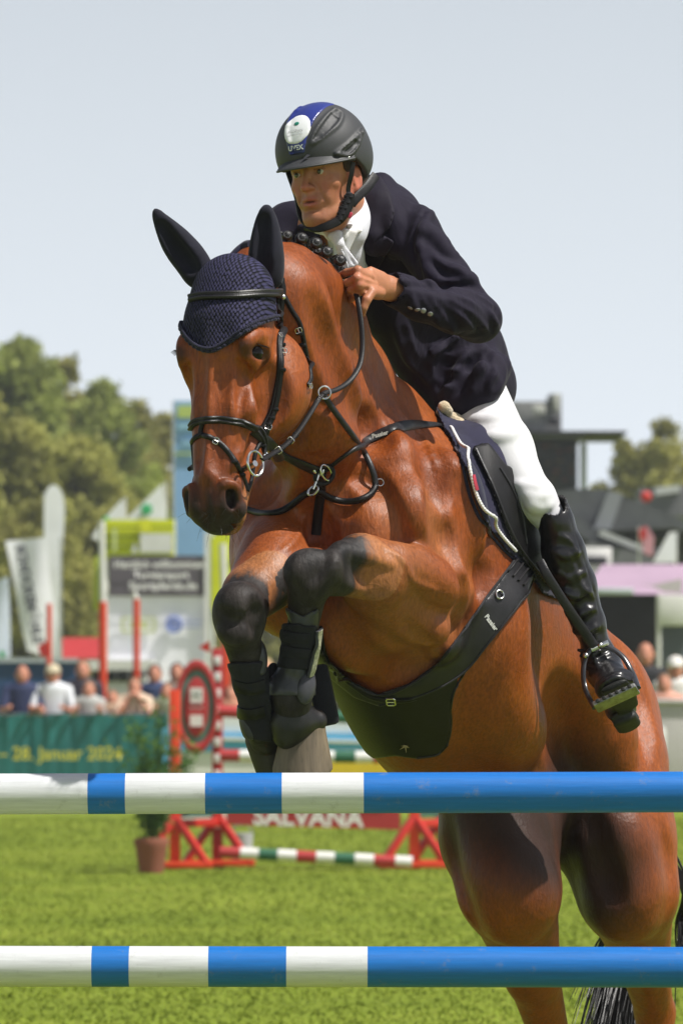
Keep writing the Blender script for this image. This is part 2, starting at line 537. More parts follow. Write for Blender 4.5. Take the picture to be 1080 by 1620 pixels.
M = {}
def horse_coat():
    m = bpy.data.materials.new('bay_coat'); t, b = ng(m)
    tc = nd(t, 'ShaderNodeTexCoord')
    at = nd(t, 'ShaderNodeAttribute', attribute_name='points')       # black points of a bay coat
    am = nd(t, 'ShaderNodeAttribute', attribute_name='muzzle')  # dark skin of muzzle, lids and groin, plus painted shade between the hind legs
    al = nd(t, 'ShaderNodeAttribute', attribute_name='light')
    n1 = nd(t, 'ShaderNodeTexNoise', Scale=3.2, Detail=6.0, Roughness=.6); t.links.new(tc.outputs['Object'], n1.inputs['Vector'])
    n2 = nd(t, 'ShaderNodeTexNoise', Scale=150.0, Detail=4.0, Roughness=.65)
    mp = nd(t, 'ShaderNodeMapping'); mp.inputs['Scale'].default_value = (1., .8, .30); mp.inputs['Rotation'].default_value = (.3, .45, 0)
    t.links.new(tc.outputs['Object'], mp.inputs[0]); t.links.new(mp.outputs[0], n2.inputs['Vector'])
    n4 = nd(t, 'ShaderNodeTexNoise', Scale=38.0, Detail=5.0, Roughness=.6, Distortion=.4); t.links.new(mp.outputs[0], n4.inputs['Vector'])
    base = ramp(t, n1.outputs[0], [(.22, (.135, .028, .004)), (.5, (.235, .053, .007)), (.8, (.340, .090, .014))])
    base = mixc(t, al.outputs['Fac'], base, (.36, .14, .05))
    base = mixc(t, 1.0, base, ramp(t, n4.outputs[0], [(.3, .90), (.7, 1.08)]), 'MULTIPLY')
    hair = ramp(t, n2.outputs[0], [(.34, .74), (.66, 1.20)])
    base = mixc(t, 1.0, base, hair, 'MULTIPLY')
    ma = nd(t, 'ShaderNodeMath', operation='MULTIPLY_ADD'); t.links.new(n1.outputs[0], ma.inputs[0]); ma.inputs[1].default_value = .4; ma.inputs[2].default_value = -.2
    mc_ = nd(t, 'ShaderNodeMath', operation='MULTIPLY_ADD'); t.links.new(n4.outputs[0], mc_.inputs[0]); mc_.inputs[1].default_value = .9; t.links.new(ma.outputs[0], mc_.inputs[2])
    md_ = nd(t, 'ShaderNodeMath', operation='ADD'); t.links.new(mc_.outputs[0], md_.inputs[0]); md_.inputs[1].default_value = -.45; ma = md_
    mb = nd(t, 'ShaderNodeMath', operation='ADD', use_clamp=True); t.links.new(ma.outputs[0], mb.inputs[0]); t.links.new(at.outputs['Fac'], mb.inputs[1])
    fac = ramp(t, mb.outputs[0], [(.28, 0.), (.72, 1.)])
    base = mixc(t, fac, base, mixc(t, ramp(t, n4.outputs[0], [(.4, 0.), (.7, 1.)]), (.006, .005, .005), (.042, .036, .034)))
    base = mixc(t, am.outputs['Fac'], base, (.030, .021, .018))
    t.links.new(base, b.inputs['Base Color'])
    b.inputs['Roughness'].default_value = .42
    rr = ramp(t, n4.outputs[0], [(.3, .36), (.7, .56)]); t.links.new(mixc(t, fac, rr, (.6, .6, .6)), b.inputs['Roughness'])
    b.inputs['Specular IOR Level'].default_value = .30
    t.links.new(mixc(t, am.outputs['Fac'], (.36, .36, .36), (.14, .14, .14)), b.inputs['Specular IOR Level'])
    b.inputs['Sheen Weight'].default_value = 0.
    b.inputs['Sheen Tint'].default_value = (1, .75, .5, 1)
    # veins and soft ripples under the skin
    v = nd(t, 'ShaderNodeTexNoise', Scale=9.0, Detail=5.0, Roughness=.62, Distortion=.6); t.links.new(tc.outputs['Object'], v.inputs['Vector'])
    vr = nd(t, 'ShaderNodeTexNoise', Scale=13.0, Detail=2.0, Roughness=.5, Distortion=.8); t.links.new(tc.outputs['Object'], vr.inputs['Vector'])
    vv = ramp(t, vr.outputs[0], [(.455, 0.), (.50, 1.), (.545, 0.)])
    bp0 = nd(t, 'ShaderNodeBump', Strength=.5, Distance=.003); t.links.new(v.outputs[0], bp0.inputs['Height'])
    bp1 = nd(t, 'ShaderNodeBump', Strength=.2, Distance=.0015); t.links.new(vv, bp1.inputs['Height']); t.links.new(bp0.outputs[0], bp1.inputs['Normal'])
    bp3 = nd(t, 'ShaderNodeBump', Strength=.5, Distance=.0014); t.links.new(n4.outputs[0], bp3.inputs['Height']); t.links.new(bp1.outputs[0], bp3.inputs['Normal'])
    bp2 = nd(t, 'ShaderNodeBump', Strength=.8, Distance=.0022); t.links.new(n2.outputs[0], bp2.inputs['Height']); t.links.new(bp3.outputs[0], bp2.inputs['Normal'])
    t.links.new(bp2.outputs[0], b.inputs['Normal'])
    return m
M['coat'] = horse_coat()
M['eye'] = mat_basic('horse_eye', (.005, .0035, .003), .06, .1, spec=.22)
M['black_hair'] = mat_basic('black_hair', (.012, .011, .011), .38, .4, 40., bump=.0008, bscale=400., spec=.5)
M['hoof_dark'] = mat_basic('dark_hoof_horn', (.03, .026, .018), .6, .35, 14., bump=.0015, bscale=60., stretch=(1, 1, .2))
M['hoof'] = mat_basic('hoof_horn', (.15, .115, .075), .6, .35, 40., bump=.0015, bscale=70., stretch=(1, 1, .12), dirt=(.05, .04, .025))
M['leather'] = mat_basic('black_leather', (.006, .0055, .006), .46, .35, 30., bump=.0006, bscale=300., spec=.30)
M['leather_grey'] = mat_basic('worn_leather', (.014, .013, .015), .42, .3, 30., bump=.0006, bscale=260., spec=.42)
M['boot_leather'] = mat_basic('boot_leather', (.011, .010, .011), .34, .3, 12., bump=.0012, bscale=60., spec=.5, coat=.12)
M['steel'] = mat_basic('steel', (.62, .61, .59), .25, .1, 20., metal=1.0)
M['skin'] = None
M['knee_fabric'] = mat_basic('boot_lining', (.006, .006, .010), .85, .3, 50., bump=.0008, bscale=500.)
M['blue_paint'] = None
# ------------------------------------------------------------------ horse
_th, _ph = R(24), R(30)
BF = np.array((-math.sin(_th) * math.cos(_ph), -math.cos(_th) * math.cos(_ph), math.sin(_ph)))   # forward
BL = np.array((math.cos(_th), -math.sin(_th), 0.0))                                              # its left
BU = np.cross(BF, BL); BU = BU if BU[2] > 0 else -BU
BM = np.array((BF, BU, BL))
C0 = W(700, 905, 14.92)
def B(f, u, l): return C0 + BF * f + BU * u + BL * l
HD = unit((-0.030, -0.16, -0.985))                 # down the face
_n = np.array((-0.43, -0.90, 0.0)); HN = unit(_n - HD * (_n @ HD))
HL = np.cross(HN, HD); HL = HL if HL[0] > 0 else -HL
HM = np.array((HD, HN, HL))
H0 = W(332, 553, 13.74)
def H(t, n, l): return H0 + (HD * t + HN * n + HL * l) / 100.0     # centimetres
CY = Clay()
# --- trunk
CY.ell(B(-.02, -.03, -.01), BM, (.46, .39, .255), .05)
CY.ell(W(640, 1030, 14.72), BM, (.34, .20, .20), .10)
CY.ell(W(700, 1130, 14.95), BM, (.34, .20, .22), .10)
CY.ell(B(-.42, -.03, 0), BM, (.55, .36, .275), .10)
CY.ell(B(-.80, .02, -.02), BM, (.42, .30, .25), .10)
CY.ell(B(-.14, .28, 0), BM, (.32, .13, .10), .10)                       # withers
for s in (-1, 1):
    CY.ell(B(.13, .02, s * .135), BM, (.20, .33, .115), .08)             # shoulder blades
# --- hindquarters
PX = W(880, 1185, 15.62)
CY.ell(PX, BM, (.34, .29, .235), .08)
CY.ell(W(950, 1180, 15.5), BM, (.30, .29, .14), .06)                    # left haunch
CY.ell(W(828, 1210, 15.35), BM, (.30, .28, .15), .06)
for (tp, mid, st, ho, fe, gr, sgn) in (
    ((965, 1215, 15.50), (975, 1330, 15.42), (992, 1410, 15.38), (1035, 1600, 15.80), (1050, 1830, 15.75), (1045, 1925, 15.70), 1),
    ((795, 1220, 15.28), (790, 1320, 15.15), (805, 1405, 15.06), (872, 1650, 15.55), (905, 1850, 15.5), (895, 1945, 15.45), -1)):
    a, b_, c_, h_, f_, g_ = [W(*q) for q in (tp, mid, st, ho, fe, gr)]
    CY.econe(a, b_, (.20, .155), (.19, .155), (1, 0, 0) if 0 else (0, 1, 0), .06)
    CY.econe(b_, c_, (.17, .148), (.13, .13), (0, 1, 0), .05)
    CY.cone(c_, c_ * .45 + h_ * .55, .128, .075, .05)
    CY.cone(c_ * .45 + h_ * .55, h_, .072, .052, .03)
    CY.cone(h_, h_ * .2 + f_ * .8, .052, .036, .03)
    CY.cone(h_ * .2 + f_ * .8, f_, .036, .044, .02)
    CY.cone(f_, g_, .042, .05, .02)
# --- neck
nk = [((392, 470, 14.05), (.125, .075)), ((430, 505, 14.15), (.145, .085)), ((474, 565, 14.29), (.165, .095)), ((522, 650, 14.47), (.185, .115)), ((575, 745, 14.65), (.225, .15)), ((622, 830, 14.80), (.28, .19))]
nu = np.array((.24, .42, .86))
for i in range(len(nk) - 1):
    CY.econe(W(*nk[i][0]), W(*nk[i + 1][0]), nk[i][1], nk[i + 1][1], nu, .05)
# crest
cr = [(425, 428, 14.12), (455, 438, 14.20), (488, 460, 14.30), (522, 512, 14.44), (552, 590, 14.6), (606, 668, 14.78), (655, 722, 14.92)]
CY.chain([W(*p) for p in cr], [.058, .062, .066, .070, .078, .09, .11], .08)
# --- chest
CY.ell(W(532, 850, 14.52), BM, (.20, .30, .235), .10)
CY.ell(W(458, 860, 14.54), BM, (.19, .22, .13), .09)                    # right breast
CY.ell(W(612, 850, 14.46), BM, (.19, .22, .13), .09)                    # left breast / point of shoulder
CY.cone(W(520, 780, 14.40), W(545, 960, 14.45), .10, .12, .06)
# fore-arm and chest
# --- left foreleg, folded
SH = W(628, 830, 14.36); EL = W(690, 1005, 14.50); KN = W(503, 905, 14.00)
CY.econe(W(655, 790, 14.52), W(680, 930, 14.50), (.13, .10), (.115, .085), (.5, 0, .5), .07)
CY.cone(SH, W(672, 940, 14.42), .095, .105, .04)
CY.cone(W(672, 925, 14.42), EL, .10, .055, .03)                         # elbow
CY.cone(W(676, 922, 14.38), W(590, 905, 14.20), .098, .073, .035)
CY.cone(W(590, 903, 14.20), KN, .070, .056, .03)
CY.cone(W(655, 985, 14.40), W(575, 935, 14.20), .060, .050, .02)        # flexor belly of the forearm
CY.cone(W(640, 880, 14.30), W(560, 875, 14.12), .045, .038, .015)
CY.ell(W(507, 894, 13.99), HM, (.048, .056, .058), .03)                # knee block
CY.ell(W(487, 918, 13.99), HM, (.054, .047, .046), .03)
CY.ball(W(528, 898, 14.05), .052, .03); CY.ball(W(540, 888, 14.06), .042, .04)
CY.cone(W(487, 930, 14.00), W(478, 1000, 14.08), .050, .036, .02)
CY.cone(W(478, 1000, 14.08), W(464, 1080, 14.14), .034, .036, .02)
CY.ell(W(461, 1095, 14.14), HM, (.060, .055, .050), .02)                # fetlock
CY.cone(W(461, 1100, 14.14), W(464, 1148, 14.175), .044, .046, .02)      # pastern
# --- right foreleg
CY.cone(W(440, 880, 14.36), W(395, 940, 14.12), .10, .065, .05)
CY.cone(W(395, 940, 14.12), W(380, 970, 14.0), .062, .060, .03)
CY.ell(W(377, 958, 13.98), HM, (.060, .058, .058), .03)
CY.ell(W(379, 988, 14.0), HM, (.056, .050, .052), .04)
CY.cone(W(380, 1000, 14.02), W(398, 1080, 14.12), .050, .034, .02)
CY.cone(W(398, 1080, 14.12), W(412, 1130, 14.2), .035, .040, .02)
CY.ell(W(415, 1140, 14.22), HM, (.055, .05, .045), .02)
CY.cone(W(417, 1150, 14.22), W(421, 1170, 14.25), .040, .042, .02)
# --- head (centimetre frame: down the face, forward, left)
def hc(a, b, r1, r2, k=1.5, cut=False): CY.cone(H(*a), H(*b), r1 / 100, r2 / 100, k / 100, cut)
def hell(c, r, k=1.5, cut=False, MM=None): CY.ell(H(*c), HM if MM is None else MM, np.array(r) / 100, k / 100, cut)
hell((-9, -11, 0), (15, 10.5, 10.4), 3)
hell((-18, -12, 0), (7, 8, 8.0), 4)
CY.econe(H(-8, -8.5, 0), H(14, -7.5, 0), (.085, .096), (.072, .074), HN, .02)
CY.econe(H(14, -7.5, 0), H(37, -7.0, 0), (.070, .075), (.062, .054), HN, .02)
hc((-8, -3.0, 0), (30, -1.9, 0), 2.6, 1.6, 4)                            # nasal bridge
for s in (-1, 1):
    hell((5, -21, s * 5.0), (14, 12.5, 5.2), 2.5)                       # jowl
    hell((2, -25.5, s * 4.8), (10, 9.5, 4.8), 2.5)
    hc((8, -24, s * 4.0), (24, -16, s * 3.0), 5.0, 3.2, 3)
    hc((24, -16, s * 3.0), (36, -12, s * 2.4), 3.2, 2.6, 2)
    hc((3.5, -9.0, s * 8.7), (17, -8.2, s * 6.3), 1.7, .9, 1.8)         # facial crest
    hc((-3.2, -4.4, s * 7.8), (-2.4, -8.0, s * 9.3), 1.9, 1.8, 2.6)      # brow
    hell((.2, -6.4, s * 8.8), (4.6, 5.6, 1.8), 4.2)                     # orbit
    hell((.3, -5.7, s * 11.2), (2.2, 4.2, 1.8), .35, True)              # opening of the lids
    hc((-1.7, -3.3, s * 9.9), (-1.6, -8.0, s * 10.9), .75, .7, .6)      # upper lid
    hc((2.3, -3.6, s * 9.8), (2.1, -7.6, s * 10.8), .5, .5, .5)         # lower lid
    hc((-3.4, -3.6, s * 9.1), (-3.2, -7.8, s * 10.6), .5, .5, .6)        # crease over the lid
    hc((-8, -3, s * 4.5), (-14, -6, s * 3.5), 2.2, 2.0, 3)
    hell((8.5, -3.6, s * 7.8), (5, 2.2, 1.3), 2.6, True)                # hollow below the eye
    hell((26, -10, s * 7.6), (6, 4, 1.6), 2.5, True)
    hell((36.5, -5.2, s * 3.7), (4.8, 4.4, 3.4), 1.6)                   # nostril wing
hell((38.8, -7.8, .3), (5.4, 6.6, 6.3), 1.8)                                # muzzle
hell((40.0, -12.4, 0), (3.4, 3.6, 4.0), 1.2)                             # chin
CY.econe(H(42, -8.9, -5.5), H(42, -8.9, 5.5), (.004, .03), (.004, .03), HD, .006, True)
for s in (-1, 1):
    ax_ = unit(H(38.6, -4.4, s * 4.8) - H(33.8, -1.8, s * 5.8)); oy = unit(HL * s * .8 + HN * .6); oy = unit(oy - ax_ * (oy @ ax_)); oz = np.cross(ax_, oy)
    CY.ell(H(36.2, -2.6, s * 5.7), np.array((ax_, oy, oz)), (.029, .022, .0145), .008, True)
    hc((34.0, -1.2, s * 4.2), (38.5, -1.8, s * 3.5), .8, .9, .8)
    hc((34.4, -3.6, s * 7.2), (38.9, -5.6, s * 6.8), .8, .9, 1.0)
    hc((33.0, -1.6, s * 4.6), (33.4, -3.4, s * 6.8), .8, .9, 1.0)
# throat folds and muscles
CY.chain([W(470, 620, 14.22), W(482, 690, 14.26), W(505, 780, 14.36)], [.07, .075, .08], .09)
for i, x in enumerate((496, 507, 519, 531)):
    CY.chain([W(x, 612 + i * 5, 14.16 + i * .022), W(x + 4, 665, 14.175 + i * .02), W(x - 5, 722, 14.22 + i * .02)], [.008, .014, .008], .02)
CY.cone(W(600, 680, 14.52), W(640, 800, 14.52), .05, .05, .09)
def groove(pts, r, k, off=.0, lift=.012):
    CY.chain([W(*p) for p in pts], [r] * len(pts), k, True)
GR = []
hx = (W(260, 800, 14)[0], W(890, 800, 14.8)[0]); hy = (13.3, 15.05); hz = (W(500, 1240, 14)[2], 9)
Q = globals().get('QUAL', 1.0)
def zone(V):
    """pixel position used only to lay out the coat pattern on the skin once"""
    return project(V)
horse = empty('horse', (C0[0] + .1, C0[1] + .3, 0.0), 'bay horse with black legs and braided mane leaping over the blue and white poles', 'horse')
hax = CY.axes(.012 * Q, ((hx[0], hx[1], .0055 * Q), (hy[0], hy[1], .0055 * Q), (hz[0], hz[1], .0060 * Q)))
HFIELD = CY.field(hax)
HA = [np.asarray(a, float) for a in hax]
def hv(pts, r, h, k, cut=False, g=.36): carve(HFIELD, HA, pts, r * 1.15, h * (g if h > .004 else .38), k * 1.8, cut)
# shoulder, forearm and chest muscles
hv([(600, 868), (650, 852), (692, 856), (722, 885), (733, 930)], .020, .014, .022, True)
hv([(735, 930), (728, 975), (708, 1015)], .020, .010, .025, True)
hv([(560, 893), (600, 912), (645, 940), (690, 968)], .020, .008, .030, True)
hv([(575, 872), (620, 880), (670, 900), (706, 940)], .030, .008, .030)
hv([(590, 925), (635, 962), (680, 992)], .028, .006, .035)
hv([(560, 880), (590, 884), (620, 893)], .010, .006, .010)
hv([(690, 1000), (702, 1022)], .020, .010, .02); hv([(640, 985), (668, 1012), (690, 1025)], .012, .007, .014, True)
hv([(606, 735), (618, 742), (628, 740)], .016, .007, .014, True); hv([(640, 750), (652, 745), (662, 748)], .014, .006, .012, True)
hv([(615, 728), (640, 732), (668, 740)], .020, .008, .018)
hv([(600, 700), (650, 770), (668, 850)], .040, .010, .04); hv([(690, 700), (722, 790), (740, 880)], .040, .010, .045); hv([(672, 700), (694, 780), (702, 845)], .022, .008, .035, True)
hv([(735, 760), (752, 850), (760, 930)], .020, .008, .03, True); hv([(560, 760), (598, 800), (620, 846)], .025, .009, .03, True)
hv([(560, 790), (585, 815), (600, 848)], .030, .012, .03)
hv([(500, 800), (500, 850), (492, 900)], .020, .012, .03, True); hv([(430, 830), (450, 880), (440, 920)], .035, .012, .04)
hv([(400, 790), (425, 770), (450, 740)], .018, .008, .025, True); hv([(520, 960), (560, 1000), (600, 1040)], .05, .012, .05)
hv([(540, 1000), (590, 1050), (650, 1060)], .020, .008, .03, True)
# neck: jugular groove, long muscles, throat wrinkles
hv([(502, 600), (516, 680), (530, 760), (540, 800)], .018, .010, .025, True)
hv([(470, 450), (492, 520), (508, 600), (545, 700)], .045, .008, .05)
hv([(500, 480), (528, 560), (572, 660), (600, 700)], .02, .006, .03, True)
for i, x in enumerate((484, 493, 502, 511, 520)):
    hv([(x, 632 + i * 6), (x + 3, 672 + i * 3), (x - 2, 712 + i)], .007, .0045, .007)
# barrel: edge of the ribs, flank hollow, veins
hv([(800, 960), (790, 1040), (800, 1120), (830, 1180)], .05, .008, .06); hv([(880, 1100), (900, 1160), (930, 1200)], .04, .014, .05, True)
hv([(985, 1030), (1005, 1100), (1012, 1180)], .03, .008, .04, True); hv([(930, 1050), (960, 1120), (965, 1200)], .05, .012, .05)
hv([(725, 1330), (742, 1400), (775, 1460)], .03, .010, .04, True); hv([(1020, 1300), (1040, 1380), (1035, 1450)], .03, .010, .04, True); hv([(760, 1300), (785, 1400), (820, 1470)], .05, .012, .05)
hv([(960, 1290), (985, 1380), (1000, 1460)], .05, .012, .05); hv([(935, 1300), (950, 1370), (970, 1420)], .02, .008, .03, True)
random.seed(31)
for q in ([(610, 870), (640, 890), (655, 920), (690, 935)],
          [(450, 870), (470, 850), (480, 820)], [(430, 605), (420, 630), (395, 650), (380, 655)],
          [(395, 640), (385, 700), (378, 735)], [(372, 590), (366, 640), (380, 690)], [(470, 560), (465, 600), (440, 640)], [(640, 660), (670, 690), (690, 740)]):
    hv(q, .0055, .0026, .006)
# head: nasal bone edges, crest, wrinkles round mouth and eye, chewing muscle
hv([(352, 570), (347, 620), (344, 680), (342, 740)], .012, .004, .014, True, g=.85); hv([(318, 565), (315, 620), (314, 680), (312, 740)], .012, .004, .014, True, g=.85)
hv([(395, 620), (400, 650), (396, 668)], .012, .005, .014, g=.85);
hv([(388, 548), (394, 536), (410, 528), (430, 531)], .009, .005, .009);
hv([(385, 700), (376, 722), (364, 740)], .007, .003, .007); hv([(395, 710), (384, 735), (378, 748)], .006, .003, .006, True, g=.85)
hv([(452, 560), (458, 610), (440, 655)], .04, .008, .04); hv([(425, 590), (432, 630), (420, 662)], .02, .008, .025, True, g=.85)
hv([(376, 760), (384, 775), (386, 800), (378, 820)], .008, .004, .008); hv([(345, 768), (358, 762), (372, 766)], .006, .003, .006); hv([(322, 790), (326, 815), (330, 838)], .008, .004, .010, True, g=.85)
for i in range(4): hv([(378 - i * 3, 808 + i * 8), (370 - i * 5, 818 + i * 7), (358 - i * 6, 824 + i * 6)], .004, .002, .004, True, g=.85)
# knees: bones and creases
hv([(466, 908), (482, 890), (505, 876)], .018, .004, .02)
pass
hv([(345, 965), (365, 978), (392, 980), (412, 970)], .010, .006, .010, True); hv([(405, 955), (408, 985), (402, 1010)], .012, .005, .016, True)
hv([(350, 1000), (370, 1010), (395, 1008)], .012, .006, .012)
V_, F_ = surface_nets(HFIELD, hax)
V_ = relax(V_, F_, 3)
body = mesh_np('body', V_, F_, M['coat'], horse)
def sstep(a, b, x):
    t = np.clip((x - a) / (b - a), 0, 1); return t * t * (3 - 2 * t)
def seg_d(V, a, b):
    a = np.array(a); b = np.array(b); ba = b - a
    t = np.clip(((V - a) @ ba) / (ba @ ba), 0, 1); return np.linalg.norm(V - a - t[:, None] * ba, axis=1), t
pts_ = np.zeros(len(V_))
d1, t1 = seg_d(V_, W(640, 905, 14.3), KN)                       # left foreleg: black from above the knee
pts_ = np.maximum(pts_, sstep(.48, .86, t1 - .5 * (W(600, 900, 14.2)[2] - V_[:, 2])) * (d1 < .13))
for pth in ([KN, W(478, 1000, 14.08), W(461, 1095, 14.14), W(470, 1190, 14.2)], [W(376, 985, 14.0), W(380, 1010, 14.02), W(412, 1130, 14.2), W(426, 1210, 14.3)]):
    for a, b_ in zip(pth[:-1], pth[1:]):
        dd, tt = seg_d(V_, a, b_); xx = project(V_)[0]; pts_ = np.maximum(pts_, sstep(.125, .06, dd) * (1 if pth[0] is KN else sstep(432, 414, xx)))
d2, t2 = seg_d(V_, W(425, 890, 14.3), W(380, 965, 14.0)); pts_ = np.maximum(pts_, sstep(.50, .90, t2) * (d2 < .12) * (project(V_)[0] < 425))
rel_ = (V_ - H0); ht = rel_ @ HD * 100; hn = rel_ @ HN * 100; hl = rel_ @ HL * 100
inhead = (V_[:, 1] < 14.12)
dark_skin_shade = sstep(27, 41, ht + .35 * hn + np.abs(hl) * .15 + 1.5 * np.sin(hl * 1.7)) * inhead
for s in (-1, 1): dark_skin_shade = np.maximum(dark_skin_shade, 1.0 * sstep(2.9, 1.8, np.sqrt(((ht - 36.3) / 1.4) ** 2 + (hn + 3.2) ** 2 + (hl - s * 5.3) ** 2)))
ex = np.minimum(np.hypot(ht - .3, (hl - 9.3) * 1.0), np.hypot(ht - .3, hl + 9.3))
dark_skin_shade = np.maximum(dark_skin_shade, .7 * sstep(3.0, 1.3, ex) * inhead * (hn > -12))
gr_, gt_ = seg_d(V_, W(870, 1290, 15.2), W(905, 1380, 15.25)); dark_skin_shade = np.maximum(dark_skin_shade, .92 * sstep(.30, .12, gr_))  # dark groin skin, deepened in colour to stand for shade between the thighs
gr_, gt_ = seg_d(V_, W(770, 1290, 15.05), W(850, 1330, 14.95)); dark_skin_shade = np.maximum(dark_skin_shade, .95 * sstep(.26, .08, gr_))  # same shade painted over the right thigh beneath the belly
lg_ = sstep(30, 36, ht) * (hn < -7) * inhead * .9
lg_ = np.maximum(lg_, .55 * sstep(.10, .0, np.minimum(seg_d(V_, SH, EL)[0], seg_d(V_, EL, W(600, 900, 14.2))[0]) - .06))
dark_skin_shade = np.where((hn < -8) & (ht > 30) & inhead, dark_skin_shade * .35, dark_skin_shade)
for nm, arr in (('points', pts_), ('muzzle', dark_skin_shade), ('light', lg_)):
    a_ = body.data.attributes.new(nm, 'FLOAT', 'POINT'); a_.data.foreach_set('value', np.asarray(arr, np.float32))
HB = bvh_of(body)
# eyes
for s in (-1, 1):
    mb = MB(); mb.sphere(H(.3, -5.7, s * 8.75), .0255, n=32); e = mb.build('eye', M['eye'], horse)
# ears in their cloth sleeves belong to the bonnet, see below
# ------------------------------------------------------------------ things worn by the horse
AXP = [np.asarray(a, float) for a in hax]
def shell(field, axes, name, mat, poly=None, off=.007, region=None, parent=None, lo=None, hi=None, rel=2, add=None):
    """a layer of constant thickness over a sculpted surface, cut to an outline"""
    ax = [np.asarray(a, float) for a in axes]
    sl = []
    for i in range(3):
        a, b = (0, len(ax[i])) if lo is None else (max(0, np.searchsorted(ax[i], lo[i]) - 1), min(len(ax[i]), np.searchsorted(ax[i], hi[i]) + 1))
        sl.append(slice(a, b))
    D = field[tuple(sl)].astype(np.float64); A = [ax[i][sl[i]] for i in range(3)]
    G = np.meshgrid(*A, indexing='ij'); P = np.stack([g.ravel() for g in G], 1)
    near = np.abs(D.ravel()) < off + .05
    r = np.full(len(P), -1.0)
    reg = np.full(near.sum(), -1.0)
    if poly is not None:
        px, py, d = project(P[near]); reg = np.maximum(reg, poly_sd(px, py, poly) * d / FPX)
    if region is not None: reg = np.maximum(reg, region(P[near]))
    r[near] = reg; r = r.reshape(D.shape)
    base = D - off
    S_ = np.maximum(base, r)
    S_ = np.maximum(S_, -(D + .006))         # hollow inside
    V, F = surface_nets(S_, A)
    if len(V) == 0: raise RuntimeError('empty shell ' + name)
    V, F = biggest(V, F); V = relax(V, F, rel)
    return mesh_np(name, V, F, mat, parent)
def bb(pts, pad=.06):
    P = np.array([W(*p) for p in pts]); return P.min(0) - pad, P.max(0) + pad

# --- crocheted bonnet
def crochet():
    m = bpy.data.materials.new('navy_crochet'); t, b = ng(m)
    tc = nd(t, 'ShaderNodeTexCoord')
    def dotn(v):
        n = nd(t, 'ShaderNodeVectorMath', operation='DOT_PRODUCT'); t.links.new(tc.outputs['Object'], n.inputs[0]); n.inputs[1].default_value = v; return n.outputs['Value']
    a = dotn(tuple((HD * .5 + HL * .86) * 130)); c = dotn(tuple((HD * .5 - HL * .86) * 130))
    cb = nd(t, 'ShaderNodeCombineXYZ'); t.links.new(a, cb.inputs[0]); t.links.new(c, cb.inputs[1])
    v = nd(t, 'ShaderNodeTexVoronoi', Scale=1.0, Randomness=.28); v.voronoi_dimensions = '2D'; t.links.new(cb.outputs[0], v.inputs['Vector'])
    n = nd(t, 'ShaderNodeTexNoise', Scale=500., Detail=3.); t.links.new(tc.outputs['Object'], n.inputs['Vector'])
    h = ramp(t, v.outputs['Distance'], [(.0, 1.), (.38, .85), (.62, 0.)])
    col = ramp(t, v.outputs['Distance'], [(.15, (.035, .033, .085)), (.42, (.018, .017, .045)), (.6, (.003, .003, .007))])
    t.links.new(mixc(t, n.outputs[0], col, (.030, .028, .060)), b.inputs['Base Color']) if 0 else t.links.new(col, b.inputs['Base Color'])
    b.inputs['Roughness'].default_value = .75; b.inputs['Specular IOR Level'].default_value = .25
    bp = nd(t, 'ShaderNodeBump', Strength=1.0, Distance=.004); t.links.new(h, bp.inputs['Height'])
    bp2 = nd(t, 'ShaderNodeBump', Strength=.5, Distance=.001); t.links.new(n.outputs[0], bp2.inputs['Height']); t.links.new(bp.outputs[0], bp2.inputs['Normal'])
    t.links.new(bp2.outputs[0], b.inputs['Normal'])
    return m
M['crochet'] = crochet()
M['navy_cloth'] = mat_basic('navy_cloth', (.020, .019, .044), .85, .25, 30., bump=.0006, bscale=700., spec=.2, sheen=.15)
M['ear_cloth'] = mat_basic('ear_cloth', (.012, .012, .022), .8, .3, 20., bump=.0006, bscale=500., spec=.2, sheen=.1)
bonnet_poly = [(240, 470), (279, 503), (287, 522), (298, 540), (314, 552), (335, 557), (356, 547), (380, 531), (405, 516), (426, 506), (440, 508), (452, 500), (452, 380), (400, 330), (300, 330), (240, 400)]
def bon_reg(P):
    q = P - H0; n = q @ HN * 100
    return (-15.5 - n) / 100
bonnet = empty('ear_bonnet', W(360, 470, 13.8), 'navy crocheted ear bonnet with two cloth ears on the horse forehead', 'ear bonnet')
lo_, hi_ = bb([(250, 350, 13.5), (470, 580, 14.2)], .05)
bon = shell(HFIELD, hax, 'crochet_cap', M['crochet'], bonnet_poly, .008, bon_reg, bonnet, lo_, hi_)
BB = bvh_of(body, bon)
edge = [(285, 509), (289, 521), (299, 537), (315, 549), (335, 553), (356, 543), (380, 528), (405, 513), (424, 504), (438, 502)]
P_, N_ = snap_line(BB, edge, 9, lift=.002)
mb = MB()
for i, (p, n) in enumerate(zip(P_, N_)):
    if i % 1 == 0:
        t_ = (P_[min(i + 1, len(P_) - 1)] - P_[max(i - 1, 0)]).normalized(); q_ = t_.cross(n).normalized()
        if q_.z > 0: q_ = -q_
        for j in range(5):
            pass
        mb.sphere(p + q_ * .004 + n * (.002 * math.sin(i * 1.9)), (.0048, .0048, .0048), n=8)
        mb.sphere(p - q_ * .004 + n * .003, .0042, n=8)
mb.build('frill', M['navy_cloth'], bonnet)
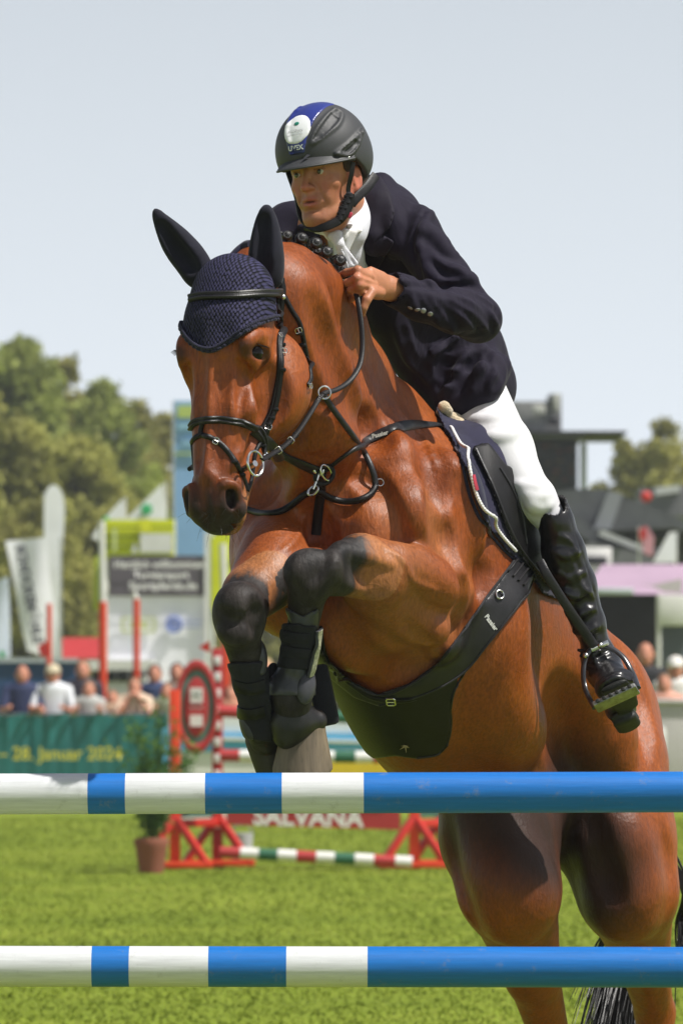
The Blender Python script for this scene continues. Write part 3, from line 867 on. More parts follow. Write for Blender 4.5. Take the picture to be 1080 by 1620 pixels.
def ear(pairs, name, d, dz):
    pairs = [(tuple(v[:2]), tuple(v[2:])) for v in smooth_line([np.array(a + b, float) for a, b in pairs], 3)]; dz /= 3
    c = Clay(); q = [(W(a[0][0], a[0][1], d + dz * i), W(a[1][0], a[1][1], d + dz * i)) for i, a in enumerate(pairs)]
    n = len(q)
    for i in range(n - 1):
        (l0, r0), (l1, r1) = q[i], q[i + 1]; w0, w1 = np.linalg.norm(r0 - l0) / 2, np.linalg.norm(r1 - l1) / 2
        c.econe((l0 + r0) / 2, (l1 + r1) / 2, (w0, max(.004, w0 * .62)), (w1, max(.003, w1 * .6)), (r0 - l0) + (r1 - l1), .014)
    for i in range(3, n - 6):
        (l0, r0), (l1, r1) = q[i], q[i + 1]; w0, w1 = np.linalg.norm(r0 - l0) / 2, np.linalg.norm(r1 - l1) / 2
        o = np.array((-.25, -1, 0)); c.econe((l0 * .55 + r0 * .45) + o * w0 * .80, (l1 * .55 + r1 * .45) + o * w1 * .80, (w0 * .48, w0 * .40), (w1 * .45, w1 * .38), (r0 - l0), .012, True)
    return sculpt(c, name, M['ear_cloth'], bonnet, h=.0042, rel=4)
ear([((300, 452), (336, 430)), ((291, 437), (330, 412)), ((278, 418), (321, 398)), ((266, 402), (309, 386)), ((256, 384), (295, 372)), ((249, 364), (277, 357)), ((245, 347), (261, 345)), ((243, 333), (248, 332))], 'ear', 13.93, -.004)
ear([((408, 448), (446, 446)), ((400, 428), (446, 430)), ((396, 408), (446, 410)), ((398, 388), (444, 390)), ((402, 368), (441, 370)), ((407, 350), (436, 351)), ((413, 337), (430, 337)), ((419, 327), (424, 327))], 'ear', 13.97, -.003)
# soft tie over the poll between the ears
P_, N_ = snap_line(BB, [(330, 404), (365, 392), (398, 388)], 8, lift=.0)
mb = MB(); mb.tube([p + n * .002 for p, n in zip(P_, N_)], .012, 10); mb.build('band', M['navy_cloth'], bonnet)

# --- bridle
bridle = empty('bridle', W(400, 640, 13.9), 'black leather bridle with flash noseband and ring bit on the horse head', 'bridle')
def strap(pts, w, name, parent, bv=None, th=.004, dome=.6, mat=None, m=8, lift=.0005, closed=False, stitch=False):
    P, N = snap_line(bv or BB, pts, m, closed, lift)
    mb = MB(); mb.ribbon(P, N, w, th, dome=dome)
    o = mb.build(name, mat or M['leather'], parent)
    return P, N
def buckle(mbx, c, n, t, w=.016, l=.012, r=.0013):
    c = Vector(c); n = Vector(n).normalized(); t = Vector(t).normalized(); t = (t - n * t.dot(n)).normalized(); q = n.cross(t)
    pts = [c + q * x * w / 2 + t * y * l / 2 + n * .006 for x, y in ((-1, -1), (-1, 1), (1, 1), (1, -1))]
    mbx.tube(smooth4(pts), r, 8, closed=True)
    mbx.tube([c - t * l / 2 + n * .006, c + t * l / 2 + n * .007], r * .8, 6)
def smooth4(pts):
    out = []
    for i in range(4):
        a, b = pts[i], pts[(i + 1) % 4]
        out += [a.lerp(b, .15), a.lerp(b, .5), a.lerp(b, .85)]
    return out
P_, N_ = strap([(303, 473), (318, 470), (345, 469), (375, 468), (405, 465), (430, 464), (446, 468)], .020, 'browband', bridle, th=.005, dome=1.0, m=9)
for dy, nm in ((-3.2, 'roll'), (3.2, 'roll')):
    P2, N2 = snap_line(BB, [(303, 473 + dy), (318, 470 + dy), (345, 469 + dy), (375, 468 + dy), (405, 465 + dy), (430, 464 + dy), (446, 468 + dy)], 9, lift=.007)
    mb = MB(); mb.tube(P2, .0048, 8); mb.build(nm, M['leather_grey'], bridle)
cheek = [(445, 440), (446, 470), (443, 500), (443, 545), (444, 580), (441, 612), (436, 640), (428, 665), (419, 688)]
strap(cheek, .0155, 'cheekpiece', bridle, th=.0045)
strap([(440, 470), (438, 505), (440, 545), (441, 585), (435, 620), (428, 650), (415, 675), (409, 684)], .010, 'cheekpiece', bridle, th=.004)
strap([(449, 468), (462, 492), (474, 512), (480, 540), (486, 570), (491, 597), (486, 610)], .012, 'throatlatch', bridle, th=.004)
strap([(446, 470), (446, 452), (438, 436)], .018, 'headpiece', bridle)
nose = [(303, 676), (308, 669), (318, 666), (345, 664), (372, 667), (395, 673), (411, 682), (418, 696), (417, 715)]
strap(nose, .019, 'noseband', bridle, th=.005, dome=.5)
for dy in (-3.3, 2.8):
    P2, N2 = snap_line(BB, [(x + (0 if x < 400 else dy * -.6), y + dy) for x, y in nose], 9, lift=.006)
    mb = MB(); mb.tube(P2, .0040, 8); mb.build('roll', M['leather_grey'], bridle)
strap([(322, 670), (319, 682), (319, 690)], .012, 'flash_loop', bridle, th=.006)
strap([(319, 688), (336, 694), (352, 705), (366, 722), (378, 742), (387, 762), (391, 776)], .0135, 'flash_strap', bridle)
strap([(319, 688), (308, 694), (302, 706), (299, 724), (298, 745)], .0135, 'flash_strap', bridle)
strap([(391, 776), (397, 760), (400, 740), (404, 715), (412, 700)], .011, 'flash_strap', bridle)
for (x, y, tx, ty) in ((443, 532, 0, 1), (447, 556, 0, 1), (424, 676, -.3, 1), (341, 698, 1, .5), (471, 522, .4, 1), (488, 611, .5, 1)):
    l, n = snap(BB, x, y)
    if l is None: continue
    mbk = MB(); t_ = WV(x + tx * 10, y + ty * 10, 13.9) - WV(x, y, 13.9)
    buckle(mbk, l, n, t_); mbk.build('buckle', M['steel'], bridle)
for (x, y) in ((446, 546), (447, 585), (436, 648), (430, 662), (424, 672), (473, 527), (478, 545), (371, 731), (382, 752), (415, 705)):
    l, n = snap(BB, x, y)
    if l is not None:
        mb = MB(); mb.box(l + n * .003, (.017, .011, .009), bev=.003); mb.build('keeper', M['leather'], bridle)
l, n = snap(BB, 446, 470)
mb = MB(); mb.sphere(l + n * .008, (.008, .008, .008), n=12); mb.build('stud', M['steel'], bridle)
# bit rings and mouthpiece
def torus(mbx, c, ax, R_, r, sq=1.0, n=36, up=None):
    c = Vector(c); ax = Vector(ax).normalized(); u = (Vector(up) - ax * Vector(up).dot(ax)).normalized() if up else ax.orthogonal().normalized(); v = ax.cross(u)
    mbx.tube([c + u * math.cos(2 * PI * k / n) * R_ + v * math.sin(2 * PI * k / n) * R_ * sq for k in range(n)], r, 8, closed=True)
bit = MB()
bc = WV(404, 733, 13.70)
torus(bit, bc, Vector((.80, -.60, .10)), .030, .0032, up=(0, 0, 1))
bit.tube([bc, Vector(H(31, -14, -7.5))], .008, 8)
torus(bit, Vector(H(31, -14, -8.8)), Vector(HL), .036, .0032)
bit.build('bit', M['steel'], bridle)

# --- reins and martingale
reins = empty('reins', W(560, 600, 14.3), 'thin black leather rein from the bit through a ring up to the rider hand', 'reins')
RP = [(414, 728, 13.72), (432, 718, 13.78), (452, 704, 13.84), (470, 685, 13.90), (492, 652, 13.99), (510, 624, 14.06), (530, 618, 14.10), (552, 604, 14.15), (568, 580, 14.19), (573, 548, 14.22), (571, 510, 14.24), (566, 478, 14.26), (563, 464, 14.28)]
L_ = [Vector(W(*p)) for p in RP]; L_ = [Vector(p) for p in smooth_line(L_, 7)]
for i, p in enumerate(L_):
    x, y, d = project(p); l, n = snap(BB, x[0], y[0])
    if l is not None: L_[i] = WV(x[0], y[0], min(d[0], project(l)[2][0] - .014))
for _ in range(3): L_ = [L_[0]] + [(L_[i - 1] + L_[i] * 2 + L_[i + 1]) / 4 for i in range(1, len(L_) - 1)] + [L_[-1]]
nn = [Vector((-.15, -.97, .2))] * len(L_)
mb = MB(); mb.ribbon(L_, nn, .013, .004, dome=.3); mb.build('rein', M['leather'], reins)
for k in range(4, 22, 4):
    mb = MB(); mb.box(L_[k], (.016, .009, .011), Matrix.Rotation(R(35), 3, 'Y'), bev=.003); mb.build('keeper', M['leather'], reins)
for k in (10, 17): mb = MB(); buckle(mb, L_[k], (0, -1, 0), L_[k + 2] - L_[k - 2]); mb.build('buckle', M['steel'], reins)
L2 = [Vector(p) for p in smooth_line([W(*p) for p in [(300, 742, 13.90), (350, 700, 14.25), (420, 560, 14.42), (470, 450, 14.50), (505, 420, 14.55), (540, 425, 14.55), (556, 445, 14.42)]], 8)]
mb = MB(); mb.tube(L2, .006, 8); mb.build('rein', M['leather'], reins)

bp = empty('breastplate', W(510, 750, 14.3), 'black leather breastplate with martingale fork and snap hook across the horse chest', 'breastplate')
strap([(703, 676), (672, 672), (640, 674), (610, 683), (580, 698), (552, 714), (528, 733), (508, 748)], [.010 + .018 * math.sin(PI * min(1, i / 40)) for i in range(57)], 'shoulder_strap', bp, mat=M['leather_grey'], th=.006, dome=.3)
strap([(400, 680), (425, 700), (450, 720), (475, 733), (500, 744)], .026, 'shoulder_strap', bp, mat=M['leather_grey'], th=.006, dome=.3)
strap([(509, 750), (507, 780), (503, 815), (500, 846)], .024, 'chest_strap', bp, th=.006)
# fork
fk = [(512, 626, 14.08), (530, 652, 14.12), (552, 682, 14.15), (574, 712, 14.18), (588, 742, 14.20), (594, 766, 14.22), (586, 782, 14.22), (565, 792, 14.22), (540, 793, 14.22), (518, 786, 14.21), (500, 776, 14.20), (480, 784, 14.19), (460, 800, 14.18), (438, 811, 14.17), (412, 812, 14.16), (392, 806, 14.2)]
L3 = [Vector(p) for p in smooth_line([W(*p) for p in fk], 7)]
L3b = []
for p in L3:
    x, y, d = project(p); l, n = snap(BB, x[0], y[0])
    # keep the strap a little in front of the skin wherever it lies against it
    dl = project(l)[2][0] if l is not None else 99
    L3b.append(WV(x[0], y[0], max(min(dl - .012, d[0] + .35), 14.02)))
for _ in range(6): L3b = [L3b[0]] + [(L3b[i - 1] + L3b[i] * 2 + L3b[i + 1]) / 4 for i in range(1, len(L3b) - 1)] + [L3b[-1]]
k1 = 36
mb = MB(); mb.ribbon(L3b[:k1], [Vector((.1, -.97, .2))] * k1, .015, .005, dome=.4); mb.build('fork_strap', M['leather_grey'], bp)
mb = MB(); mb.tube(L3b[k1 - 1:], .0085, 10); mb.build('neck_strap', M['leather'], bp)
mb = MB(); torus(mb, WV(513, 621, 14.05), (.2, -.95, .1), .0155, .0025); mb.build('ring', M['steel'], bp)
mb = MB(); torus(mb, L3b[35] + Vector((.012, 0, .004)), (.2, -.95, .2), .009, .0018); mb.build('ring', M['steel'], bp)
sx = project(snap(BB, 505, 750)[0])[2][0] - .02
mb = MB()
torus(mb, WV(503, 742, sx), (.5, -.85, 0), .012, .0042, 1.3)
mb.tube([WV(504, 750, sx), WV(500, 762, sx - .005), WV(495, 774, sx - .008)], [.005, .004, .004], 8)
torus(mb, WV(495, 776, sx - .006), (0, -1, .3), .015, .003, .6)
torus(mb, WV(516, 748, sx), (.6, -.8, 0), .014, .0026, 1.6)
mb.build('snap_hook', M['steel'], bp)
mb = MB(); torus(mb, WV(513, 752, sx + .004), (.3, -.95, 0), .026, .006, .75); mb.build('disc', M['leather'], bp)

# --- girth with belly guard
girth = empty('girth', W(650, 1100, 14.5), 'wide black leather girth with belly guard plate under the horse chest', 'girth')
plate = [(505, 1045), (530, 1066), (560, 1086), (595, 1102), (640, 1096), (690, 1072), (725, 1062), (722, 1085), (713, 1115), (713, 1150), (706, 1180), (690, 1196), (660, 1201), (625, 1196), (590, 1200), (480, 1120)]
gs = [(505, 1020), (520, 1050), (560, 1080), (598, 1098), (645, 1082), (690, 1050), (725, 1005), (760, 955), (790, 915), (812, 884), (846, 905), (834, 938), (800, 985), (765, 1028), (735, 1066), (690, 1092), (640, 1110), (600, 1118), (560, 1104), (520, 1072), (480, 1040)]
lo_, hi_ = bb([(470, 860, 14.2), (860, 1215, 15.0)], .08)
cutback = lambda P: (project(P)[2] - 15.0)
G1 = shell(HFIELD, hax, 'belly_plate', M['leather'], plate, .009, cutback, girth, lo_, hi_, rel=3)
G2 = shell(HFIELD, hax, 'girth_strap', M['leather_grey'], gs, .015, cutback, girth, lo_, hi_, rel=3)
GB = bvh_of(body, G1, G2)
for pl_, w_, nm in (([(520, 1050), (560, 1082), (600, 1100), (645, 1085), (690, 1053), (725, 1008), (760, 958), (790, 918), (812, 888)], .006, 'piping'), ([(600, 1116), (640, 1108), (690, 1090), (735, 1062), (765, 1026), (800, 982), (834, 936), (844, 908)], .005, 'piping'), ([(733, 1066), (720, 1088), (713, 1115), (713, 1150), (706, 1178), (690, 1194), (660, 1199)], .005, 'piping')):
    P2, N2 = snap_line(GB, pl_, 9, lift=.001); mb = MB(); mb.tube(P2, w_ * .6, 8); mb.build(nm, M['leather_grey'], girth)
strap([(505, 990), (512, 1030), (530, 1060), (560, 1085), (585, 1102), (612, 1108)], .017, 'chest_strap', girth, GB, m=8)
strap([(612, 1108), (640, 1108), (658, 1104)], .015, 'billet', girth, GB)
mb = MB(); l, n = snap(GB, 618, 1108); buckle(mb, l, n, (1, 0, .2), .024, .022, .0028); mb.build('buckle', M['steel'], girth)
mb = MB(); l, n = snap(GB, 789, 941); torus(mb, l + n * .004, n, .011, .0022); mb.build('ring', M['steel'], girth)
for x in (0, 9, 18, 27):
    strap([(812 + x * .9 - 10, 905 + x * .8), (823 + x * .9 - 6, 885 + x * .8)], .006, 'elastic', girth, GB, mat=M['steel_dull'] if 'steel_dull' in M else M['leather_grey'])

# --- saddle pad and saddle
pad_poly = [(698, 668), (712, 690), (728, 722), (742, 760), (754, 800), (775, 838), (803, 873), (838, 905), (858, 940), (900, 955), (990, 940), (990, 700), (900, 560), (700, 560), (680, 620)]
lo_, hi_ = bb([(680, 560, 14.5), (990, 960, 15.5)], .06)
pad = empty('saddle_pad', W(790, 800, 14.8), 'navy quilted saddle pad edged with white cord under the saddle', 'saddle pad')
padm = shell(HFIELD, hax, 'quilted_cloth', M['navy_cloth'], pad_poly, .012, lambda P: (project(P)[2] - 15.55), pad, lo_, hi_, rel=2)
PB = bvh_of(body, padm)
cord = [(711, 677), (726, 704), (741, 742), (753, 783), (771, 819), (795, 852), (814, 872)]
P2, N2 = snap_line(PB, cord, 18, lift=.004, sm=40)
mb = MB()
for i in range(len(P2) - 1):
    mb.sphere(P2[i], .0052 if i % 2 else .0042, n=8)
M['white_cloth'] = mat_basic('white_cloth', (.72, .71, .70), .8, .08, 20., bump=.0006, bscale=600.)
mb.tube(P2, .0042, 8)
mb.build('cord', M['white_cloth'], pad)
for q in ([(703, 672), (716, 700), (731, 740), (743, 786), (761, 826), (788, 862), (820, 893), (852, 925)], ):
    P2, N2 = snap_line(PB, q, 8, lift=.001); mb = MB(); mb.tube(P2, .0045, 8); mb.build('binding', M['navy_cloth'], pad)
M['red_cloth'] = mat_basic('red_cloth', (.45, .03, .06), .7, .15, 30.)
P2, N2 = snap_line(PB, [(746, 752), (749, 764), (753, 776)], 4, lift=.005, sm=10); mb = MB(); mb.ribbon(P2, N2, .010, .004); mb.build('tab', M['red_cloth'], pad)
saddle = empty('saddle', W(800, 760, 14.8), 'black close contact jumping saddle under the rider', 'saddle')
flap = [(742, 704), (762, 700), (790, 712), (820, 745), (846, 795), (864, 850), (868, 905), (858, 925), (838, 905), (815, 890), (798, 858), (776, 815), (762, 770), (750, 735)]
flap2 = [(747, 706), (772, 700), (800, 735), (870, 770), (935, 800), (935, 900), (868, 930), (850, 912), (828, 888), (810, 858), (796, 825), (782, 788), (768, 752), (755, 725)]
F1 = shell(HFIELD, hax, 'flap', M['leather'], flap2, .022, lambda P: (project(P)[2] - 15.35), saddle, lo_, hi_, rel=3)
SB = bvh_of(body, padm, F1)
for q in ([(752, 710), (762, 732), (776, 762), (790, 796), (804, 832), (820, 864), (842, 894), (860, 916)], [(790, 740), (812, 778), (826, 820), (832, 860)]):
    P2, N2 = snap_line(SB, q, 8, lift=.001); mb = MB(); mb.tube(P2, .0035, 8); mb.build('welt', M['leather_grey'], saddle)
sc_ = Clay()                                                        # pommel, seat, cantle
sc_.ell(W(757, 726, 14.70), BM, (.02, .05, .03), .02)
sc_.econe(W(738, 690, 14.95), W(800, 770, 15.22), (.05, .10), (.05, .12), BU, .05)
sc_.econe(W(792, 758, 15.22), W(806, 772, 15.28), (.09, .11), (.07, .10), BU, .03)
sculpt(sc_, 'seat', M['leather'], saddle, h=.01)
M['fleece'] = mat_basic('fleece', (.62, .50, .33), .95, .25, 60., bump=.006, bscale=150., sheen=.5)
sf = Clay(); random.seed(3)
for i in range(60):
    sf.ball(W(700 + i * .62 + random.uniform(-5, 5), 652 + i * .65 + random.uniform(-10, 10), 14.86 + random.uniform(-.05, .03)), random.uniform(.010, .018), .008)
fle = sculpt(sf, 'sheepskin', M['fleece'], saddle, h=.005)

# --- leg boots
M['shell_grey'] = mat_basic('moulded_shell', (.038, .038, .044), .38, .2, 25., bump=.0005, bscale=80., spec=.5)
M['badge'] = mat_basic('badge', (.42, .40, .30), .45, .5, 160., dirt=(.02, .02, .02))
def leg_boot(label):
    return empty('leg_boot', W(460, 1030, 14.1), label, 'leg boot', 'protective boots on the front legs')
lb = leg_boot('black tendon boot with pale badge strip on the left foreleg nearest the camera')
lo_, hi_ = bb([(420, 940, 13.9), (560, 1160, 14.3)], .05)
legreg = lambda P: np.maximum(project(P)[2] - 14.28, -1)
shell(HFIELD, hax, 'wrap', M['knee_fabric'], [(443, 985), (501, 990), (499, 1062), (433, 1056)], .012, legreg, lb, lo_, hi_)
shell(HFIELD, hax, 'lining', M['shell_grey'], [(447, 958), (462, 990), (432, 1060), (418, 1100), (505, 1100), (500, 1060), (505, 962), (478, 975)], .007, legreg, lb, lo_, hi_)
LB = bvh_of(body, *[c for c in lb.children])
def oval(mbx, x, y, w, h, d, th, rot=0, nrm=(0, -1, 0), dome=1.0):
    c = WV(x, y, d); n = Vector(nrm).normalized()
    u = Vector((math.cos(R(rot)), 0, math.sin(R(rot)))); u = (u - n * u.dot(n)).normalized(); v = n.cross(u)
    Mx = Matrix((u, v, n)).transposed()
    mbx.sphere(c, (w, h, th), Mx, 24)
mb = MB(); oval(mb, 484, 1086, .027, .046, 14.10, .018, -8, (.55, -.8, .1)); mb.build('fetlock_cup', M['shell_grey'], lb)
mb = MB(); oval(mb, 478, 1084, .034, .052, 14.115, .014, -8, (.55, -.8, .1)); mb.build('fetlock_padding', M['knee_fabric'], lb); mb = MB(); oval(mb, 437, 1082, .022, .055, 14.14, .026, 10, (-.8, -.6, 0)); mb.build('fetlock_cup', M['knee_fabric'], lb)
mb = MB(); oval(mb, 490, 975, .026, .040, 14.05, .014, -15, (.5, -.85, .2)); mb.build('top_guard', M['shell_grey'], lb)
P2, N2 = snap_line(LB, [(502, 994), (499, 1020), (494, 1045), (488, 1068)], 6, lift=.004)
mb = MB(); mb.ribbon(P2, N2, .024, .006, dome=.2); mb.build('badge_strip', M['shell_grey'], lb)
mb = MB(); mb.ribbon([p + n * .006 for p, n in zip(P2, N2)], N2, .016, .002)
mb.build('badge', M['badge'], lb)
for yy in (1008, 1032):
    strap([(446, yy - 3), (465, yy), (488, yy + 2)], .030, 'velcro_strap', lb, LB, mat=M['knee_fabric'])
mb = MB(); mb.box(WV(510, 1100, 14.26), (.058, .05, .155), Matrix.Rotation(R(-12), 3, 'Y'), bev=.012); mb.build('rear_guard', M['knee_fabric'], lb)
lb2 = leg_boot('dark tendon boot on the right foreleg folded at the left')
lb2.location = W(398, 1110, 14.1)
lo_, hi_ = bb([(355, 1020, 13.9), (450, 1200, 14.35)], .05)
shell(HFIELD, hax, 'wrap', M['knee_fabric'], [(355, 1050), (425, 1045), (432, 1175), (365, 1165)], .009, lambda P: P[:, 0] - W(432, 1100, 14.1)[0], lb2, lo_, hi_)
LB2 = bvh_of(body, *[c for c in lb2.children])
for yy in (1085, 1125):
    strap([(374, yy), (395, yy + 5), (418, yy)], .036, 'velcro_strap', lb2, LB2, mat=M['leather'])
mb = MB(); oval(mb, 412, 1040, .018, .045, 14.06, .016, 5, (.6, -.8, 0)); mb.build('top_guard', M['shell_grey'], lb2); mb = MB(); oval(mb, 394, 1140, .026, .050, 14.19, .024, 8, (-.5, -.85, 0)); mb.build('fetlock_cup', M['shell_grey'], lb2)

# --- hooves
def hoof(c1, c2, r1, r2, sole, name='hoof', mt='hoof'):
    c = Clay(); a, b = W(*c1), W(*c2); c.cone(a, b, r1, r2, .01)
    n = unit(sole)
    ax = c.axes(.005); D = c.field(ax); G = np.meshgrid(*ax, indexing='ij')
    pl = (G[0] - b[0]) * n[0] + (G[1] - b[1]) * n[1] + (G[2] - b[2]) * n[2] - .018
    D = np.maximum(D, pl); V, F = surface_nets(D, ax); V = relax(V, F, 2)
    return mesh_np(name, V, F, M[mt], horse)
hoof((480, 1156, 14.205), (479, 1216, 14.215), .056, .076, (.25, .30, -.9))
hoof((414, 1170, 14.27), (438, 1226, 14.30), .042, .048, (.3, .4, -.8), mt='hoof_dark')
hoof((1050, 1900, 15.72), (1045, 1918, 15.66), .05, .065, (0, 0, -1))
hoof((900, 1925, 15.48), (895, 1950, 15.42), .05, .065, (0, 0, -1))
# coronet skin over the hoof
cc = Clay(); cc.cone(W(461, 1105, 14.15), W(464, 1140, 14.17), .040, .050, .02); cc.cone(W(456, 1146, 14.17), W(455, 1162, 14.172), .046, .038, .03); cc.cone(W(466, 1140, 14.17), W(500, 1140, 14.19), .040, .028, .03)
sculpt(cc, 'pastern', M['coat_black'] if 'coat_black' in M else M['black_hair'], horse, h=.006)

# --- mane plaits and tail
for i, (x, y, r) in enumerate(((454, 373, 10), (477, 377, 11), (500, 385, 11), (517, 399, 11), (503, 397, 7), (538, 412, 11), (530, 424, 8), (545, 434, 9), (560, 452, 9))):
    d = 14.17 + i * .022
    mb = MB(); rr = r / FPX * d
    c = WV(x, y, d)
    mb.sphere(c, (rr * .92, rr * .8, rr * .86), n=18)
    torus(mb, c + Vector((0, -rr * .55, rr * .1)), (.2, -1, .3), rr * .50, rr * .20)
    mb.build('plait', M['black_hair'], horse)
P_ = [(448, 380, 14.18), (480, 387, 14.25), (503, 400, 14.3), (525, 418, 14.36), (543, 440, 14.42), (560, 470, 14.5)]
mb = MB()
for j in range(60):
    t_ = j / 60 * (len(P_) - 1); a = int(t_); f = t_ - a; q = np.array(P_[a]) * (1 - f) + np.array(P_[min(a + 1, 5)]) * f
    c = Vector(W(q[0] + random.uniform(-3, 3), q[1] + random.uniform(-3, 4), q[2]))
    mb.tube([c, c + Vector((random.uniform(-.01, .01), -.005, .016)), c + Vector((random.uniform(-.02, .02), -.01, .026))], [.004, .003, .001], 5)
mb.build('mane', M['black_hair'], horse)
mb = MB(); random.seed(11)
for i in range(420):
    a = i / 420
    w_ = random.gauss(0, 1)
    ex_ = 975 + w_ * 32 - random.random() * 25; ey = 1640 + random.uniform(-70, 140)
    if random.random() < .25: ex_ = 1075 + random.uniform(-6, 14); ey = random.uniform(1480, 1560)
    mid = (1000 + w_ * 14, 1430 + random.uniform(-20, 20), 16.25 + random.uniform(-.06, .06))
    if ex_ > 1060: mid = (1078 + random.uniform(-4, 10), 1400, 16.2)
    pts = smooth_line([W(985, 1180, 16.15), W(1012 + w_ * 6, 1290, 16.28), W(*mid), W((mid[0] + ex_) / 2 + random.uniform(-6, 6), (mid[1] + ey) / 2, 16.25), W(ex_, ey, 16.2 + random.uniform(-.08, .08))], 5)
    n_ = len(pts); mb.tube(pts, [.0046 * (1 - (k / n_) ** 2) + .0005 for k in range(n_)], 4, cap=False)
mb.build('tail', M['black_hair'], horse)
# whiskers and lashes
mb = MB(); random.seed(5)
for i in range(34):
    x, y = random.uniform(300, 392), random.uniform(800, 845)
    l, n = snap(HB, x, y)
    if l is None: continue
    dr = (n + Vector((random.uniform(-.4, .4), 0, random.uniform(-.5, .1)))).normalized()
    mb.tube([l, l + dr * .02, l + dr * .035 + Vector((0, 0, -.004))], [.0005, .0004, .0002], 4)
for s in (-1, 1):
    for k in range(14):
        p = Vector(H(-1.3, -3.6 - k * .3, s * (10.3 + k * .07))); mb.tube([p, p + Vector(HL) * s * .010 + Vector(HN) * .006, p + Vector(HL) * s * .018 + Vector((0, 0, -.006)) + Vector(HN) * .010], [.0007, .0006, .0002], 4)
mb.build('whiskers', M['black_hair'], horse)

# ------------------------------------------------------------------ rider
def skin_mat():
    m = bpy.data.materials.new('tanned_skin'); t, b = ng(m)
    tc = nd(t, 'ShaderNodeTexCoord')
    n = nd(t, 'ShaderNodeTexNoise', Scale=22., Detail=6., Roughness=.65); t.links.new(tc.outputs['Object'], n.inputs['Vector'])
    c = ramp(t, n.outputs[0], [(.3, (.36, .145, .075)), (.55, (.45, .19, .10)), (.75, (.53, .24, .135))])
    a1 = nd(t, 'ShaderNodeAttribute', attribute_name='red'); a2 = nd(t, 'ShaderNodeAttribute', attribute_name='dark')
    c = mixc(t, a1.outputs['Fac'], c, (.50, .12, .085)); c = mixc(t, a2.outputs['Fac'], c, (.16, .055, .035))
    t.links.new(c, b.inputs['Base Color']); b.inputs['Roughness'].default_value = .48
    b.inputs['Subsurface Weight'].default_value = .18; b.inputs['Subsurface Radius'].default_value = (1, .35, .2); b.inputs['Subsurface Scale'].default_value = .006
    b.inputs['Specular IOR Level'].default_value = .4
    n2 = nd(t, 'ShaderNodeTexNoise', Scale=170., Detail=5., Roughness=.65); t.links.new(tc.outputs['Object'], n2.inputs['Vector'])
    n3 = nd(t, 'ShaderNodeTexNoise', Scale=45., Detail=3., Roughness=.5); t.links.new(tc.outputs['Object'], n3.inputs['Vector'])
    bp = nd(t, 'ShaderNodeBump', Strength=.5, Distance=.0012); t.links.new(n2.outputs[0], bp.inputs['Height'])
    bp2 = nd(t, 'ShaderNodeBump', Strength=.5, Distance=.002); t.links.new(n3.outputs[0], bp2.inputs['Height']); t.links.new(bp.outputs[0], bp2.inputs['Normal'])
    t.links.new(bp2.outputs[0], b.inputs['Normal'])
    return m
M['skin'] = skin_mat()
def cloth_mat(name, col, rough=.8, var=.15, fold=.004, sheen=.2, spec=.25):
    m = mat_basic(name, col, rough, var, 5., bump=.0005, bscale=900., spec=spec, sheen=sheen)
    t = m.node_tree; b = [n for n in t.nodes if n.type == 'BSDF_PRINCIPLED'][0]
    old = b.inputs['Normal'].links[0].from_socket
    tc = nd(t, 'ShaderNodeTexCoord'); mp = nd(t, 'ShaderNodeMapping'); mp.inputs['Rotation'].default_value = (.4, .9, .2); mp.inputs['Scale'].default_value = (1, 1, .35)
    t.links.new(tc.outputs['Object'], mp.inputs[0])
    n = nd(t, 'ShaderNodeTexNoise', Scale=11., Detail=3., Roughness=.45, Distortion=1.2); t.links.new(mp.outputs[0], n.inputs['Vector'])
    bp = nd(t, 'ShaderNodeBump', Strength=.8, Distance=fold * 3); t.links.new(n.outputs[0], bp.inputs['Height'])
    t.links.new(bp.outputs[0], [q for q in t.nodes if q.type == 'BUMP' and q.outputs[0] == old][0].inputs['Normal']) if 0 else None
    for q in t.nodes:
        if q.type == 'BUMP' and q != bp: t.links.new(bp.outputs[0], q.inputs['Normal'])
    return m
M['jacket'] = cloth_mat('navy_jacket', (.014, .011, .023), .75, .15, .004, sheen=.04, spec=.15)
M['lapel'] = cloth_mat('navy_lapel', (.013, .010, .020), .7, .12, .001, sheen=.04, spec=.18)
M['breeches'] = cloth_mat('white_breeches', (.66, .66, .68), .75, .03, .0011, sheen=.1)
M['shirt'] = cloth_mat('white_shirt', (.64, .65, .70), .7, .03, .002)
M['tie'] = mat_basic('white_tie', (.68, .68, .72), .6, .06, 250., bump=.0012, bscale=320.)
M['helmet'] = mat_basic('matt_helmet', (.040, .041, .044), .55, .12, 8., bump=.0003, bscale=900., spec=.5)
M['blue_gloss'] = mat_basic('blue_panel', (.022, .035, .21), .3, .1, 10., coat=.3)
M['white_gloss'] = mat_basic('white_sticker', (.80, .81, .82), .35, .03, 20.)
M['green_print'] = mat_basic('green_print', (.02, .22, .15), .4, .05)
M['grey_print'] = mat_basic('grey_print', (.35, .36, .36), .5, .05)
M['glass_button'] = mat_basic('button', (.20, .20, .22), .15, .2, 60., spec=.8, coat=1.)
M['eyewhite'] = mat_basic('eyeball', (.55, .50, .46), .2, .05, 20., coat=.6)
M['iris'] = mat_basic('iris', (.05, .055, .03), .15, .3, 300., coat=1.)
M['lips'] = None

